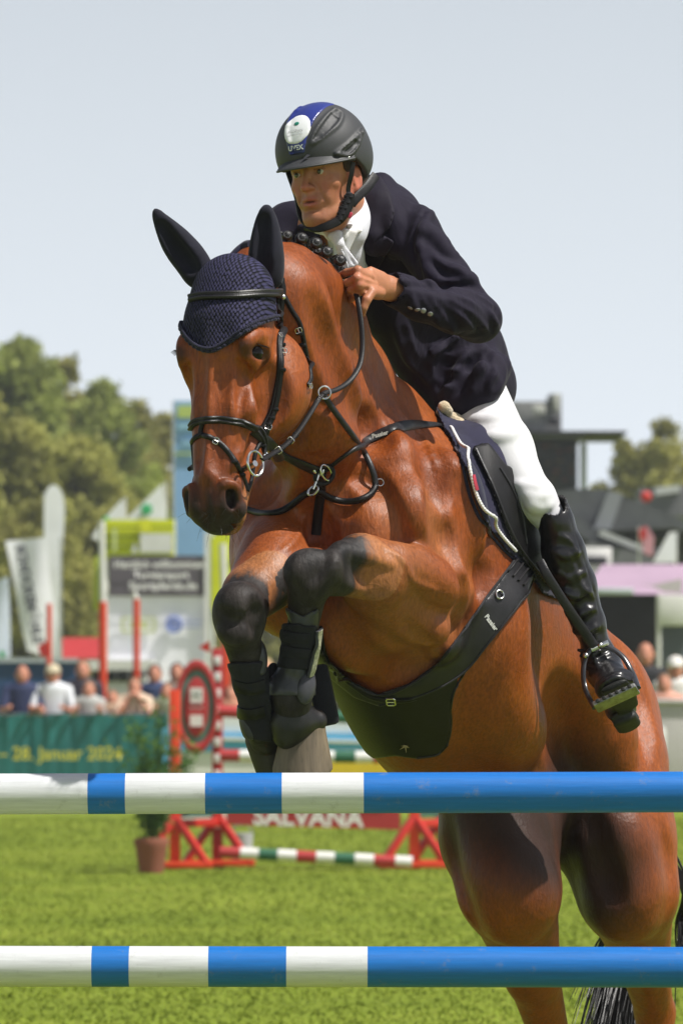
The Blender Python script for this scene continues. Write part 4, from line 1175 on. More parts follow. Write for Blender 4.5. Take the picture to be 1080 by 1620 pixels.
man = empty('person', W(760, 640, 15.1), 'rider in navy jacket, white breeches and black helmet leaning forward over the horse neck', 'person')
FD = unit((.10, -.02, -.99)); _q = np.array((-math.sin(R(32)), -math.cos(R(32)), -.06)); FN = unit(_q - FD * (_q @ FD))
FL = np.cross(FN, FD); FL = FL if FL[0] > 0 else -FL
FM = np.array((FD, FN, FL)); FS = 1.09
_f0 = W(486, 273, 14.47)
def FH(t, n, l): return _f0 + (FD * t + FN * (n - 9.2) + FL * l) * FS / 100
BC = Clay()
def fc(a, b, r1, r2, k=.5, cut=False): BC.cone(FH(*a), FH(*b), r1 * FS / 100, r2 * FS / 100, k / 100, cut)
def fe(c, r, k=.5, cut=False): BC.ell(FH(*c), FM, np.array(r) * FS / 100, k / 100, cut)
fe((-3.5, 0, 0), (10, 9.6, 7.5), 1)
BC.econe(FH(-1, 4.6, 0), FH(8.5, 4.9, 0), (.050 * FS, .066 * FS), (.040 * FS, .043 * FS), FN, .015)     # face mass
for s in (-1, 1):
    fe((2.9, 6.2, s * 4.2), (1.9, 2.0, 2.2), 1.6)                # cheekbone
    fc((7.6, 1.2, s * 5.0), (11.0, 7.2, s * 1.9), 1.5, 1.5, 2.0)   # jaw
    fc((1.5, .8, s * 6.0), (7.4, 1.2, s * 5.2), 1.6, 1.6, 1.5)
    fe((5.6, 6.4, s * 3.1), (2.6, 2.0, 1.8), 1.6)                # cheek flesh
    fc((-1.7, 8.9, s * 1.3), (-1.7, 7.7, s * 4.4), .75, .75, .9)   # brow
    fe((.1, 9.9, s * 3.15), (1.1, 1.7, 1.7), .8, True)          # eye socket
    fe((.15, 7.75, s * 3.15), (1.2, 1.1, 1.35), .35)              # lid mass
    fc((-.55, 8.9, s * 2.0), (-.45, 8.35, s * 4.3), .28, .26, .25)
    fc((.85, 8.75, s * 2.1), (.7, 8.3, s * 4.2), .24, .22, .25)
    fc((3.6, 10.4, s * 1.0), (3.9, 9.6, s * 1.35), .62, .50, .5)   # nostril wing
    fc((3.4, 9.2, s * 2.3), (6.6, 8.3, s * 3.2), .22, .2, .6, True)  # crease from nose to mouth
    fc((1.6, 8.6, s * 1.8), (2.3, 7.7, s * 4.0), .18, .15, .5, True)
    pass
fc((-1.3, 8.8, 0), (3.4, 11.1, 0), .62, .78, .8)                   # nose
fe((3.7, 10.9, 0), (.85, 1.1, .95), .5)
fc((4.6, 9.2, 0), (6.0, 9.0, 0), .9, .9, 1.0)
fe((7.0, 8.1, 0), (2.2, 1.6, 2.6), 1.2)                            # muzzle round the mouth
fc((6.35, 9.3, -1.7), (6.15, 9.95, 0), .28, .40, .3); fc((6.15, 9.95, 0), (6.35, 9.3, 1.7), .40, .28, .3)
fc((7.65, 9.1, -1.4), (7.75, 9.7, 0), .34, .48, .3); fc((7.75, 9.7, 0), (7.65, 9.1, 1.4), .48, .34, .3)
BC.econe(FH(7.0, 9.9, -1.9), FH(7.0, 9.9, 1.9), (.0022, .010), (.0022, .010), FD, .002, True)
fe((9.2, 9.0, 0), (.5, .6, 1.8), .9, True)
fe((10.9, 8.0, 0), (1.7, 1.6, 2.0), 1.2)                           # chin
fc((12.0, 6.0, 0), (10.5, 0, 0), 1.6, 3.5, 2.5)
for s in (-1, 1):                                                 # ears
    fe((2.2, -.4, s * 7.6), (3.2, 1.7, .75), .5)
    fe((2.0, .3, s * 8.25), (2.1, .9, .5), .5, True)
    fc((4.6, .4, s * 7.2), (5.0, .5, s * 7.1), .7, .6, .4)
# neck, torso, limbs, kept slimmer than the clothes
NB = W(563, 335, 14.80)
BC.econe(FH(6, -1.0, 0), NB, (.055, .056), (.056, .058), FN, .03)
PEL = W(742, 620, 15.14)
BC.econe(NB + (.01, .03, -.04), W(640, 460, 14.94), (.07, .12), (.08, .11), BU, .05)
BC.econe(W(640, 460, 14.94), PEL, (.08, .11), (.07, .09), BU, .05)
SL, ELB, WR = W(646, 360, 14.72), W(758, 505, 14.54), W(615, 456, 14.37)
BC.chain([W(600, 355, 14.78), SL, ELB, W(690, 480, 14.46), WR], [.05, .045, .030, .034, .029], .02)
SR, ELR, WRR = W(458, 360, 14.92), W(430, 500, 14.78), W(500, 480, 14.62)
BC.chain([W(540, 355, 14.84), SR, ELR, WRR], [.06, .05, .038, .028], .02)
KNL = W(842, 780, 14.76); ANL = W(946, 1036, 14.80)
BC.chain([W(745, 635, 15.10), KNL, ANL], [.04, .022, .020], .03)
KNR = W(560, 800, 15.12); BC.chain([W(700, 640, 15.25), KNR, W(520, 1040, 15.2)], [.07, .045, .03], .03)
# left hand, closed over the crest
def finger(pts, r0, r1, k=.003): BC.chain([W(*p) for p in pts], list(np.linspace(r0, r1, len(pts))), k)
BC.econe(W(618, 457, 14.37), W(583, 446, 14.31), (.030, .021), (.040, .015), (.1, 0, 1), .012)
BC.econe(W(600, 452, 14.34), W(572, 445, 14.30), (.033, .018), (.034, .014), (.15, 0, 1), .012)
finger([(583, 436, 14.30), (566, 428, 14.275), (548, 431, 14.30), (534, 438, 14.34)], .0125, .0085)
finger([(580, 446, 14.29), (565, 440, 14.262), (549, 447, 14.285), (540, 457, 14.33)], .0120, .0085)
finger([(579, 455, 14.29), (568, 451, 14.262), (554, 459, 14.283), (547, 468, 14.33)], .0115, .0080)
finger([(580, 462, 14.30), (572, 460, 14.272), (561, 467, 14.285), (555, 475, 14.32)], .0105, .0075)
finger([(600, 463, 14.325), (588, 462, 14.285), (580, 474, 14.265), (575, 487, 14.262), (573, 497, 14.275)], .0150, .0085)
for p in ((566, 428, 14.270), (565, 440, 14.257), (568, 451, 14.257)):
    BC.ball(W(*p), .0122, .006)
for a, b in (((590, 440, 14.302), (570, 431, 14.266)), ((594, 449, 14.302), (570, 441, 14.256)), ((596, 455, 14.302), (572, 451, 14.258))):
    BC.cone(W(*a), W(*b), .004, .005, .008)
# right hand behind the neck
BC.ell(W(520, 470, 14.60), HM, (.045, .035, .03), .01)
for k in range(4): finger([(512 - k * 2, 456 + k * 8, 14.58), (498 - k, 455 + k * 8, 14.55), (490, 462 + k * 8, 14.58)], .010, .008)
finger([(525, 450, 14.58), (515, 440, 14.56), (505, 440, 14.56)], .011, .008)
fx = (W(440, 300, 14.3)[0], W(622, 300, 14.5)[0])
fz = (W(500, 505, 14.3)[2], W(500, 205, 14.5)[2])
rax = BC.axes(.011, ((fx[0], fx[1], .0030), (14.05, 14.62, .0036), (fz[0], fz[1], .0030)))
RF = BC.field(rax)
V_, F_ = surface_nets(RF, rax); V_ = relax(V_, F_, 2)
skin = mesh_np('body', V_, F_, M['skin'], man)
q_ = (V_ - _f0) / (FS / 100); ft = q_ @ FD; fn_ = q_ @ FN + 9.2; fl = q_ @ FL
red = .55 * np.exp(-((ft - 3.8) ** 2 / 1.5 + fl ** 2 / 2.0)) * (fn_ > 9.5) + .45 * np.exp(-((ft - 3.6) ** 2 / 3 + (np.abs(fl) - 4.2) ** 2 / 3)) * (fn_ > 4)
lipm = np.exp(-(((ft - 7.0) / 1.15) ** 4 + (fl / 2.0) ** 4)) * (fn_ > 8.6); red = np.maximum(red, .85 * lipm)
red = np.maximum(red, .5 * (np.abs(fl) > 6.6) * (ft > -2) * (ft < 6) * (fn_ < 3) * (fn_ > -3))
hx_, hy_, hd_ = project(V_); hand_ = (hx_ > 525) & (hx_ < 625) & (hy_ > 415) & (hy_ < 505) & (V_[:, 1] < 14.5)
red = np.where(hand_, .02 + .25 * np.exp(-((hx_ - 566) ** 2 + (hy_ - 440) ** 2) / 160), red)
dark = .95 * np.exp(-(((ft + 1.9) / .55) ** 4 + ((np.abs(fl) - 2.9) / 2.0) ** 4)) * (fn_ > 7)         # eyebrows
dark = np.maximum(dark, .75 * np.exp(-(((ft + .45) / .22) ** 2)) * (np.abs(np.abs(fl) - 3.15) < 1.4) * (fn_ > 7.3) * (fn_ < 10))
dark = np.maximum(dark, .9 * np.exp(-(((ft - 7.0) / .28) ** 2 + (fl / 1.7) ** 4)) * (fn_ > 8.5))
dark = np.maximum(dark, .16 * ((ft > 5) & (ft < 13) & (fn_ > 1) & (np.abs(fl) < 6.5)))
for nm, arr in (('red', red), ('dark', dark)):
    a_ = skin.data.attributes.new(nm, 'FLOAT', 'POINT'); a_.data.foreach_set('value', np.asarray(arr, np.float32))
for s in (-1, 1):
    c = FH(.15, 7.72, s * 3.15)
    mb = MB(); mb.sphere(c, .0125 * FS, n=24); e_ = mb.build('eye', M['eyewhite'], man)
    gz = unit(FN * 1.0 - FL * .18); mb = MB(); mb.sphere(c + gz * .0082 * FS, (.0068 * FS,) * 3, n=18); mb.build('iris', M['iris'], e_)
# short dark hair showing under the helmet
hc_ = Clay()
for s in (-1, 1):
    hc_.ell(FH(-1.5, 2.4, s * 7.0), FM, np.array((2.4, 2.2, .8)) / 100, .01); hc_.ell(FH(0, -4, s * 6.2), FM, np.array((5, 3.2, 1.5)) / 100, .01)
hc_.ell(FH(0, -7.5, 0), FM, np.array((6, 2.3, 5)) / 100, .01)
M['brown_hair'] = mat_basic('short_hair', (.06, .035, .022), .7, .4, 90., bump=.003, bscale=400.)
sculpt(hc_, 'hair', M['brown_hair'], man, h=.004)

# jacket
JC = Clay()
JC.econe(W(580, 360, 14.86), W(630, 445, 14.92), (.125, .165), (.125, .165), BU, .06)
JC.econe(W(630, 445, 14.92), W(712, 560, 15.06), (.125, .165), (.130, .140), BU, .06)
JC.econe(W(710, 560, 15.06), W(738, 612, 15.12), (.125, .135), (.125, .135), BU, .05)
JC.cone(W(560, 345, 14.88), W(590, 340, 14.86), .070, .070, .05)
JC.cone(W(580, 318, 14.84), SL, .052, .060, .04); JC.cone(W(550, 330, 14.86), SR, .055, .060, .04)
JC.chain([W(632, 350, 14.74), W(652, 366, 14.70), W(704, 442, 14.62), W(754, 503, 14.54)], [.062, .068, .064, .058], .02)
JC.chain([W(757, 506, 14.53), W(720, 492, 14.46), W(665, 474, 14.42), W(627, 459, 14.385)], [.058, .056, .052, .046], .02)
JC.chain([SR, W(425, 430, 14.85), W(420, 510, 14.78), W(470, 490, 14.68)], [.062, .060, .055, .045], .03)
JC.chain([W(690, 622, 14.96), W(732, 630, 14.88), W(768, 608, 14.86), W(788, 580, 14.92)], [.030, .035, .035, .035], .05); JC.econe(W(715, 560, 14.98), W(735, 615, 14.92), (.10, .10), (.09, .06), (1, 0, 0), .05)         # skirt hem
JC.cone(W(650, 560, 14.92), W(700, 625, 15.0), .05, .045, .05)
JC.cone(W(620, 500, 14.85), W(665, 580, 14.93), .07, .05, .05)
random.seed(21)
def fold(pts, r=.007, k=.018, cut=False, cl=None):
    (cl or JC).chain([W(*p) for p in smooth_line(pts, 4)], [r * (.5 + .5 * math.sin(PI * (i + .5) / ((len(pts) - 1) * 4 + 1))) for i in range((len(pts) - 1) * 4 + 1)], k, cut)
JC.cone(W(624, 457, 14.38), W(590, 450, 14.33), .038, .040, .003, True)                                     # cuff opening
JC.chain([W(602, 292, 14.78), W(600, 330, 14.71), W(594, 378, 14.67)], [.032, .040, .036], .03)
jax = JC.axes(.0055); JF = JC.field(jax)
G = np.meshgrid(*jax, indexing='ij'); px_, py_, d_ = project(np.stack([g.ravel() for g in G], 1))
vee = [(498, 362), (520, 372), (548, 300), (566, 296), (574, 318), (573, 380), (572, 430), (568, 462), (540, 462), (500, 420)]
rg = (poly_sd(px_, py_, vee) * d_ / FPX); rg = np.where(d_ > 14.86, .05, rg).reshape(JF.shape)
JA = [np.asarray(a, float) for a in jax]
def jf(pts, r=.012, h=.007, k=.014, cut=False): carve(JF, JA, pts, r, h * (.75 if h > .0045 else 1), k * 1.1, cut, 14.2, 15.4)
for q in ([(696, 476), (728, 492), (752, 522)], [(680, 470), (702, 498), (722, 526)], [(712, 468), (748, 488), (772, 520)], [(740, 462), (772, 484), (786, 512)], [(664, 468), (684, 496), (700, 518)], [(650, 462), (660, 485), (676, 505)]):
    jf(q, .012, .0075, .012); jf([(x + 9, y + 3) for x, y in q], .009, .006, .010, True)
jf([(655, 448), (700, 452), (735, 446), (762, 458)], .014, .012, .014, True); jf([(700, 440), (735, 436), (760, 444)], .014, .007, .016)
jf([(676, 398), (695, 420), (728, 424)], .013, .008, .014); jf([(680, 412), (700, 432), (725, 436)], .010, .007, .012, True); jf([(664, 392), (672, 425), (692, 446)], .013, .008, .014); jf([(656, 400), (662, 435), (680, 455)], .010, .008, .012, True)
jf([(700, 378), (712, 400), (735, 404)], .012, .005, .014); jf([(668, 360), (690, 372), (705, 395)], .014, .004, .018)
jf([(686, 322), (672, 338), (658, 362), (652, 392), (655, 415)], .006, .006, .006, True); jf([(690, 326), (678, 342), (665, 366), (660, 395)], .010, .006, .010)
jf([(655, 318), (642, 345), (632, 380)], .016, .007, .020, True); jf([(620, 330), (625, 370), (618, 410)], .016, .006, .020)
jf([(676, 556), (700, 545), (724, 530)], .006, .004, .006, True)
for q in ([(690, 560), (722, 575), (762, 555)], [(696, 585), (730, 598), (772, 578)], [(740, 556), (722, 590), (700, 620)], [(764, 550), (768, 580), (748, 615)], [(700, 545), (686, 575), (684, 605)], [(780, 560), (790, 585), (776, 605)], [(640, 520), (655, 560), (680, 600)], [(625, 500), (640, 545), (660, 580)]):
    jf(q, .014, .007, .018); jf([(x + 8, y + 8) for x, y in q], .012, .005, .016, True)
jf([(726, 560), (700, 585), (712, 600), (735, 590)], .012, .007, .014, True)
jf([(610, 440), (640, 445), (672, 452)], .006, .003, .008); jf([(640, 490), (668, 503), (700, 520)], .010, .005, .012, True)
pass
JF0 = JF.copy(); JF = np.maximum(JF, -rg)
V_, F_ = surface_nets(JF, jax); V_ = relax(V_, F_, 3)
jacket = mesh_np('jacket', V_, F_, M['jacket'], man)
jlo, jhi = bb([(400, 250, 14.3), (830, 680, 15.3)], .05)
nearj = lambda lim: (lambda P: project(P)[2] - lim)
shell(JF0, jax, 'collar', M['lapel'], [(572, 296), (582, 276), (602, 279), (618, 306), (624, 336), (616, 360), (602, 376), (590, 388), (576, 356)], .014, nearj(14.85), jacket, jlo, jhi, 3)
shell(JF0, jax, 'lapel', M['lapel'], [(573, 352), (590, 374), (604, 371), (624, 382), (606, 412), (590, 436), (572, 462), (568, 440), (571, 400)], .010, nearj(14.85), jacket, jlo, jhi, 3)
shell(JF0, jax, 'lapel', M['lapel'], [(470, 355), (500, 352), (506, 372), (512, 402), (494, 385), (474, 372)], .010, nearj(14.9), jacket, jlo, jhi, 3)
shell(JF0, jax, 'pocket_flap', M['jacket'], [(676, 553), (722, 527), (728, 536), (684, 566)], .006, nearj(14.95), jacket, jlo, jhi, 2)
JB = bvh_of(jacket)
for (x, y) in ((649, 486), (660, 489), (669, 491), (680, 496)):
    l, n = snap(JB, x, y)
    mb = MB(); Mx = n.to_track_quat('Z', 'Y').to_matrix(); mb.sphere(l + n * .002, (.0075, .0075, .0035), Mx, 14); mb.build('button', M['glass_button'], jacket)
for q in ([(622, 440), (640, 441), (660, 444)],): pass
# shirt, stock and tie
SHC = Clay()
SHC.econe(W(566, 355, 14.82), W(596, 440, 14.93), (.08, .10), (.085, .11), BU, .04)
SHC.econe(W(548, 398, 14.66), W(562, 440, 14.72), (.03, .05), (.04, .06), (1, 0, 0), .03)
SHC.econe(W(548, 345, 14.68), W(556, 400, 14.66), (.035, .035), (.03, .045), (1, 0, 0), .03)
SHC.cone(W(572, 318, 14.76), W(550, 366, 14.62), .060, .050, .02)
shirt = sculpt(SHC, 'shirt', M['shirt'], man, h=.006)
cl = Clay(); cl.econe(W(574, 306, 14.70), W(560, 362, 14.57), (.022, .007), (.022, .007), (.8, .4, 0), .006)
cl.econe(W(556, 366, 14.56), W(546, 398, 14.565), (.018, .006), (.010, .005), (.9, .3, .2), .006)
cl.econe(W(514, 366, 14.56), W(522, 380, 14.56), (.010, .006), (.006, .004), (.8, .2, .2), .006)
cl.econe(W(500, 362, 14.60), W(545, 372, 14.545), (.012, .008), (.016, .008), (0, 0, 1), .01)
sculpt(cl, 'collar', M['white_cloth'], shirt, h=.0035)
tc_ = Clay()
tc_.econe(W(530, 372, 14.535), W(537, 386, 14.53), (.020, .012), (.013, .010), (1, 0, .2), .006)
tc_.econe(W(537, 388, 14.53), W(552, 420, 14.55), (.012, .008), (.024, .008), (1, 0, .3), .006)
tc_.econe(W(552, 420, 14.55), W(556, 446, 14.60), (.024, .008), (.012, .007), (1, 0, .3), .006)
fold([(540, 394, 14.517), (551, 425, 14.534)], .003, .004, False, tc_); fold([(546, 392, 14.522), (560, 418, 14.545)], .003, .004, True, tc_)
sculpt(tc_, 'tie', M['tie'], man, h=.0032)

# breeches
BRC = Clay()
BRC.ell(W(742, 622, 15.15), BM, (.13, .11, .112), .03)
BRC.econe(W(744, 632, 15.02), W(790, 712, 14.84), (.100, .11), (.084, .088), (.8, 0, .5), .03)
BRC.econe(W(790, 712, 14.84), W(843, 790, 14.74), (.084, .088), (.052, .060), (.8, 0, .5), .03)
BRC.cone(W(848, 790, 14.75), W(865, 815, 14.75), .054, .044, .02)
BRC.chain([W(710, 640, 15.25), W(560, 800, 15.14), W(545, 850, 15.16)], [.09, .06, .05], .03)
brx = [np.asarray(a, float) for a in BRC.axes(.006)]; BRF = BRC.field(brx)
def bf(pts, r=.012, h=.0022, k=.016, cut=False): carve(BRF, brx, pts, r, h, k, cut, 14.3, 15.4)
for q in ([(815, 766), (838, 772), (862, 764)], [(826, 784), (846, 790), (868, 782)], [(748, 662), (785, 660), (812, 645)], [(836, 802), (852, 806), (870, 798)], [(770, 690), (800, 690), (826, 676)]):
    bf(q)
V_, F_ = surface_nets(BRF, brx); V_ = relax(V_, F_, 3); brc = mesh_np('breeches', V_, F_, M['breeches'], man)

# riding boots
def rboot(pts, foot, heel, tread_dir, name='riding_boot'):
    c = Clay()
    for a, b in zip(pts[:-1], pts[1:]): c.econe(W(*a[:3]), W(*b[:3]), (a[3], a[4]), (b[3], b[4]), (1, .2, .3), .015)
    return c
bcl = rboot([(872, 800, 14.735, .042, .056), (879, 826, 14.74, .044, .058), (890, 870, 14.755, .054, .066), (908, 925, 14.775, .055, .062), (930, 985, 14.79, .042, .050), (945, 1030, 14.80, .034, .040)], 0, 0, 0)
TW = unit((.90, -.12, .42))                                           # across the foot
TN = np.array((-.34, .48, .80)); TN = unit(TN - TW * (TN @ TW)); TF = np.cross(TW, TN); TF = TF if TF[1] < 0 else -TF
TM = np.array((TF, TW, TN))
an = W(946, 1040, 14.82); ball_ = W(977, 1096, 14.665); toe = ball_ + TF * .035; heel = ball_ - TF * .145 + TW * -.022
bcl.chain([W(944, 1030, 14.81), an, W(954, 1058, 14.80)], [.036, .038, .042], .02)
bcl.econe(W(955, 1060, 14.80) , ball_ + TN * .030, (.044, .042), (.046, .032), TW, .025)
bcl.econe(ball_ + TN * .026, toe + TN * .022, (.046, .027), (.038, .021), TW, .02)
bcl.chain([an, heel + TN * .035], [.036, .036], .03)
bcl.econe(heel + TN * .03, ball_ + TN * .024, (.033, .026), (.042, .026), TW, .03)
for i, (x, y) in enumerate(((938, 1030), (942, 1040), (946, 1050), (951, 1060), (956, 1069))):                  # ankle creases
    bcl.chain([W(x - 24, y - 2, 14.775 - i * .004), W(x, y + 5, 14.745 - i * .008), W(x + 22, y - 6, 14.77 - i * .006)], [.005, .006, .005], .007)
bcl.econe(W(856, 755, 14.715), W(874, 806, 14.732), (.040, .056), (.037, .051), (1, .2, .3), .003, True)
btx = [np.asarray(a, float) for a in bcl.axes(.0046)]; BTF = bcl.field(btx)
for q in ([(872, 872), (892, 884), (914, 874)], [(878, 905), (900, 918), (924, 905)], [(884, 935), (906, 948), (932, 936)], [(896, 968), (916, 976), (938, 964)], [(906, 1000), (925, 1004), (946, 992)], [(884, 848), (902, 862), (912, 892)], [(900, 890), (914, 925), (934, 945)], [(892, 955), (905, 985), (928, 1000)]):
    carve(BTF, btx, q, .010, .0014, .012, False, 14.3, 15.2); carve(BTF, btx, [(x + 2, y + 8) for x, y in q], .009, .0014, .012, True, 14.3, 15.2)
carve(BTF, btx, [(900, 820), (925, 890), (945, 960), (952, 1010)], .003, .002, .003, True, 14.3, 15.2)
carve(BTF, btx, [(948, 1078), (970, 1066), (996, 1070)], .004, .003, .004, True, 14.3, 15.2); carve(BTF, btx, [(952, 1082), (972, 1071), (996, 1076)], .006, .003, .006, False, 14.3, 15.2)
V_, F_ = surface_nets(BTF, btx); V_ = relax(V_, F_, 2); bootl = mesh_np('riding_boot', V_, F_, M['boot_leather'], man)
scl = Clay()
scl.econe(ball_ - TF * .02, toe + TF * .012, (.048, .008), (.036, .008), TW, .008)
scl.econe(ball_, ball_ - TF * .10, (.047, .009), (.030, .009), TW, .008)
scl.econe(heel + TF * .03, heel - TF * .025, (.034, .012), (.034, .012), TW, .006)
scl.econe(heel + TF * .022 - TN * .014, heel - TF * .025 - TN * .014, (.033, .014), (.033, .014), TW, .004)
M['rubber'] = mat_basic('rubber_sole', (.011, .012, .010), .6, .3, 40., bump=.001, bscale=120.)
sculpt(scl, 'sole', M['rubber'], bootl, h=.004)
rb = rboot([(545, 830, 15.14, .05, .06), (530, 940, 15.18, .05, .055), (520, 1040, 15.2, .035, .04)], 0, 0, 0); rb.chain([W(520, 1040, 15.2), W(500, 1060, 15.08)], [.04, .035], .02)
sculpt(rb, 'riding_boot', M['boot_leather'], man, h=.008)
# stirrup
M['black_metal'] = mat_basic('black_metal', (.02, .02, .022), .3, .2, 30., spec=.7, coat=.4)
M['tread'] = mat_basic('steel_tread', (.30, .30, .28), .45, .35, 60., metal=.8, bump=.001, bscale=90.)
st = empty('stirrup', W(955, 1060, 14.8), 'black stirrup iron with bright metal tread under the rider boot', 'stirrup')
tc0 = W(974, 1104, 14.615)
trd = MB(); Mt = Matrix((Vector(TW), Vector(TF), Vector(TN))).transposed()
trd.box(tc0, (.120, .050, .014), Mt, bev=.004); trd.build('tread', M['tread'], st)
trd = MB()
for k in range(6): trd.box(tc0 - TF * -.028 + TW * (-.045 + k * .018), (.010, .006, .010), Mt, bev=.002)
trd.build('grip', M['rubber'], st)
tL, tR = tc0 - TW * .062, tc0 + TW * .062
arch = smooth_line([tL, W(925, 1090, 14.70), W(922, 1060, 14.72), W(927, 1037, 14.735), W(940, 1024, 14.74), W(962, 1024, 14.74), W(985, 1040, 14.72), W(1000, 1066, 14.69), tR], 6)
mb = MB(); mb.tube(arch, [.0068 + .0015 * abs(math.sin(i * .05)) for i in range(len(arch))], 10, flat=.7); mb.build('arch', M['black_metal'], st)
mb = MB(); mb.box(W(948, 1022, 14.735), (.05, .012, .014), Matrix.Rotation(R(-25), 3, 'Y'), bev=.003); mb.sphere(W(926, 1037, 14.72), .008); mb.sphere(W(949, 1021, 14.72), .008); mb.build('bolt', M['steel'], st)
LP = [W(853, 888, 14.70), W(866, 912, 14.69), W(898, 962, 14.705), W(930, 1008, 14.73), W(940, 1023, 14.735)]
LP = [Vector(p) for p in smooth_line(LP, 6)]
mb = MB(); mb.ribbon(LP, [Vector((-.2, -.95, .2))] * len(LP), .024, .006, dome=.2); mb.build('leather', M['leather_grey'], st)

# helmet
hel = empty('helmet', FH(-6, 0, 0), 'matt black riding helmet with blue stripe and round white sticker on the rider head', 'helmet')
HC = Clay(); hel_c = FH(-5.2, .2, 0)
def he(t, n, l): return FH(t, n, l)
HC.ell(FH(-5.4, .9, -.3), FM, np.array((11.4, 12.2, 10.8)) / 100 * FS, .01)
HC.ell(FH(-3.0, -2.4, 0), FM, np.array((7.5, 8.2, 9.2)) / 100 * FS, .03)
HC.econe(FH(-4.7, 12.9, 0), FH(-4.7, 13.3, 0), (.006, .022), (.006, .022), FD, .003, True)
hxx = HC.axes(.0034); HF = HC.field(hxx)
hxx = [np.asarray(a, float) for a in hxx]
def hf(pts, r, h, k, cut=False): carve(HF, hxx, pts, r, h, k, cut, 14.0, 15.0, taper=False)
for dx_, col_ in ((0, 0),):
    hf([(491, 226), (500, 205), (516, 184), (530, 172)], .005, .0035, .004); hf([(530, 172), (541, 180), (534, 198), (514, 214), (494, 228)], .005, .0035, .004)
    for k_ in range(4): hf([(497 + k_ * 3, 220 - k_ * 1), (511 + k_ * 3.6, 199 + k_ * 1), (525 + k_ * 3, 180 + k_ * 2.5)], .0032, .0045, .002, True)
    hf([(458, 225), (455, 205), (464, 182), (478, 168)], .005, .003, .004)
    hf([(532, 243), (552, 228), (574, 205)], .006, .005, .005); hf([(574, 205), (566, 228), (552, 245), (532, 243)], .005, .005, .004)
    for k_ in range(3): hf([(543 + k_ * 4, 239 + k_), (553 + k_ * 3, 231 + k_ * 2), (563 + k_ * 2, 222 + k_ * 2)], .0034, .005, .002, True)
def helmet_cut(P):
    q = (P - _f0) / (FS / 100); t = q @ FD; n = q @ FN + 9.2; l = q @ FL
    lim = np.where(n > 3, -2.2 + .06 * np.abs(l), -2.2 + (3 - n) * .55); lim = np.minimum(lim, 4.2)
    return (t - lim) * FS / 100
def shell_thick(field, axes, name, mat, off, thick, region, parent, poly=None):
    G = np.meshgrid(*axes, indexing='ij'); P = np.stack([g.ravel() for g in G], 1)
    r = region(P) if region is not None else np.full(len(P), -1.)
    if poly is not None:
        a, b, c = project(P); r = np.maximum(r, poly_sd(a, b, poly) * c / FPX)
    D = np.maximum(np.maximum(field - off, -(field - off + thick)), r.reshape(field.shape))
    V, F = surface_nets(D, axes); V = relax(V, F, 2)
    return mesh_np(name, V, F, mat, parent)
hshell = shell_thick(HF, hxx, 'shell', M['helmet'], 0.0, .012, helmet_cut, hel)
def frontcut(nmin):
    def f(P):
        q = (P - _f0) / (FS / 100); return np.maximum(helmet_cut(P) + .008, -(q @ FN + 9.2 - nmin) / 100)
    return f
def stripe(P):
    q = (P - _f0) / (FS / 100); t = q @ FD; n = q @ FN + 9.2; l = q @ FL
    w = 3.9 - np.clip((t + 12) * .24, -.5, 2.6)
    return np.maximum(np.maximum((np.abs(l) - w) / 100, helmet_cut(P) + .024), -(n - 1.0) / 100)
shell_thick(HF, hxx, 'stripe', M['blue_gloss'], .0020, .014, stripe, hel)
def sticker(P):
    q = (P - _f0) / (FS / 100); t = q @ FD; n = q @ FN + 9.2; l = q @ FL
    return np.maximum((np.sqrt(((t + 10.0) / 1.02) ** 2 + l ** 2) - 3.45) / 100, -(n - 4) / 100)
shell_thick(HF, hxx, 'sticker', M['white_gloss'], .0036, .014, sticker, hel)
# peak
vb = MB(); V = []; F = []
nA, nR = 30, 6
for side in (0, 1):
    for i in range(nA + 1):
        a = -1.25 + 2.5 * i / nA
        for j in range(nR + 1):
            u = j / nR
            l = math.sin(a) * (10.3 + u * .35); n = -.2 + math.cos(a) * (12.2 + u * 3.6 * max(0, math.cos(a * 1.1)) ** .7)
            t = -3.6 + u * 2.7 * math.cos(a) + .9 * (1 - math.cos(a)) * -.3 + (l / 10) ** 2 * .4
            V.append(FH(t + (.35 if side else 0), n, l))
k_ = (nA + 1) * (nR + 1)
for side in (0, 1):
    for i in range(nA):
        for j in range(nR):
            q = side * k_ + i * (nR + 1) + j; f = (q, q + 1, q + nR + 2, q + nR + 1); F.append(f if side else f[::-1])
for i in range(nA):
    for j in (0, nR):
        q = i * (nR + 1) + j; F.append((q, q + nR + 1, q + nR + 1 + k_, q + k_))
for j in range(nR):
    for i in (0, nA):
        q = i * (nR + 1) + j; F.append((q, q + 1, q + 1 + k_, q + k_))
vb.add(V, F); vb.build('peak', M['helmet'], hel)
mb = MB(); mb.tube([V[k_ + i * (nR + 1) + nR] for i in range(nA + 1)], .0030, 8); mb.build('peak_edge', M['helmet'], hel)
mb = MB(); mb.box(FH(-3.6, 12.5, .2), (.030, .006, .012), Matrix((Vector(FL), Vector(FN), Vector(FD))).transposed(), bev=.002); mb.build('vent', M['rubber'], hel)
mb = MB(); mb.add([FH(-3.8, 12.7, 2.6), FH(-3.5, 12.6, 3.6), FH(-2.1, 14.6, 1.9)], [(0, 1, 2)]); mb.build('trim', M['shell_grey'], hel)
HB2 = bvh_of(hshell)
l, n = snap(HB2, 551, 249)
if l is not None: mb = MB(); mb.sphere(l + n * .001, .004, n=10); mb.build('rivet', M['steel'], hel)
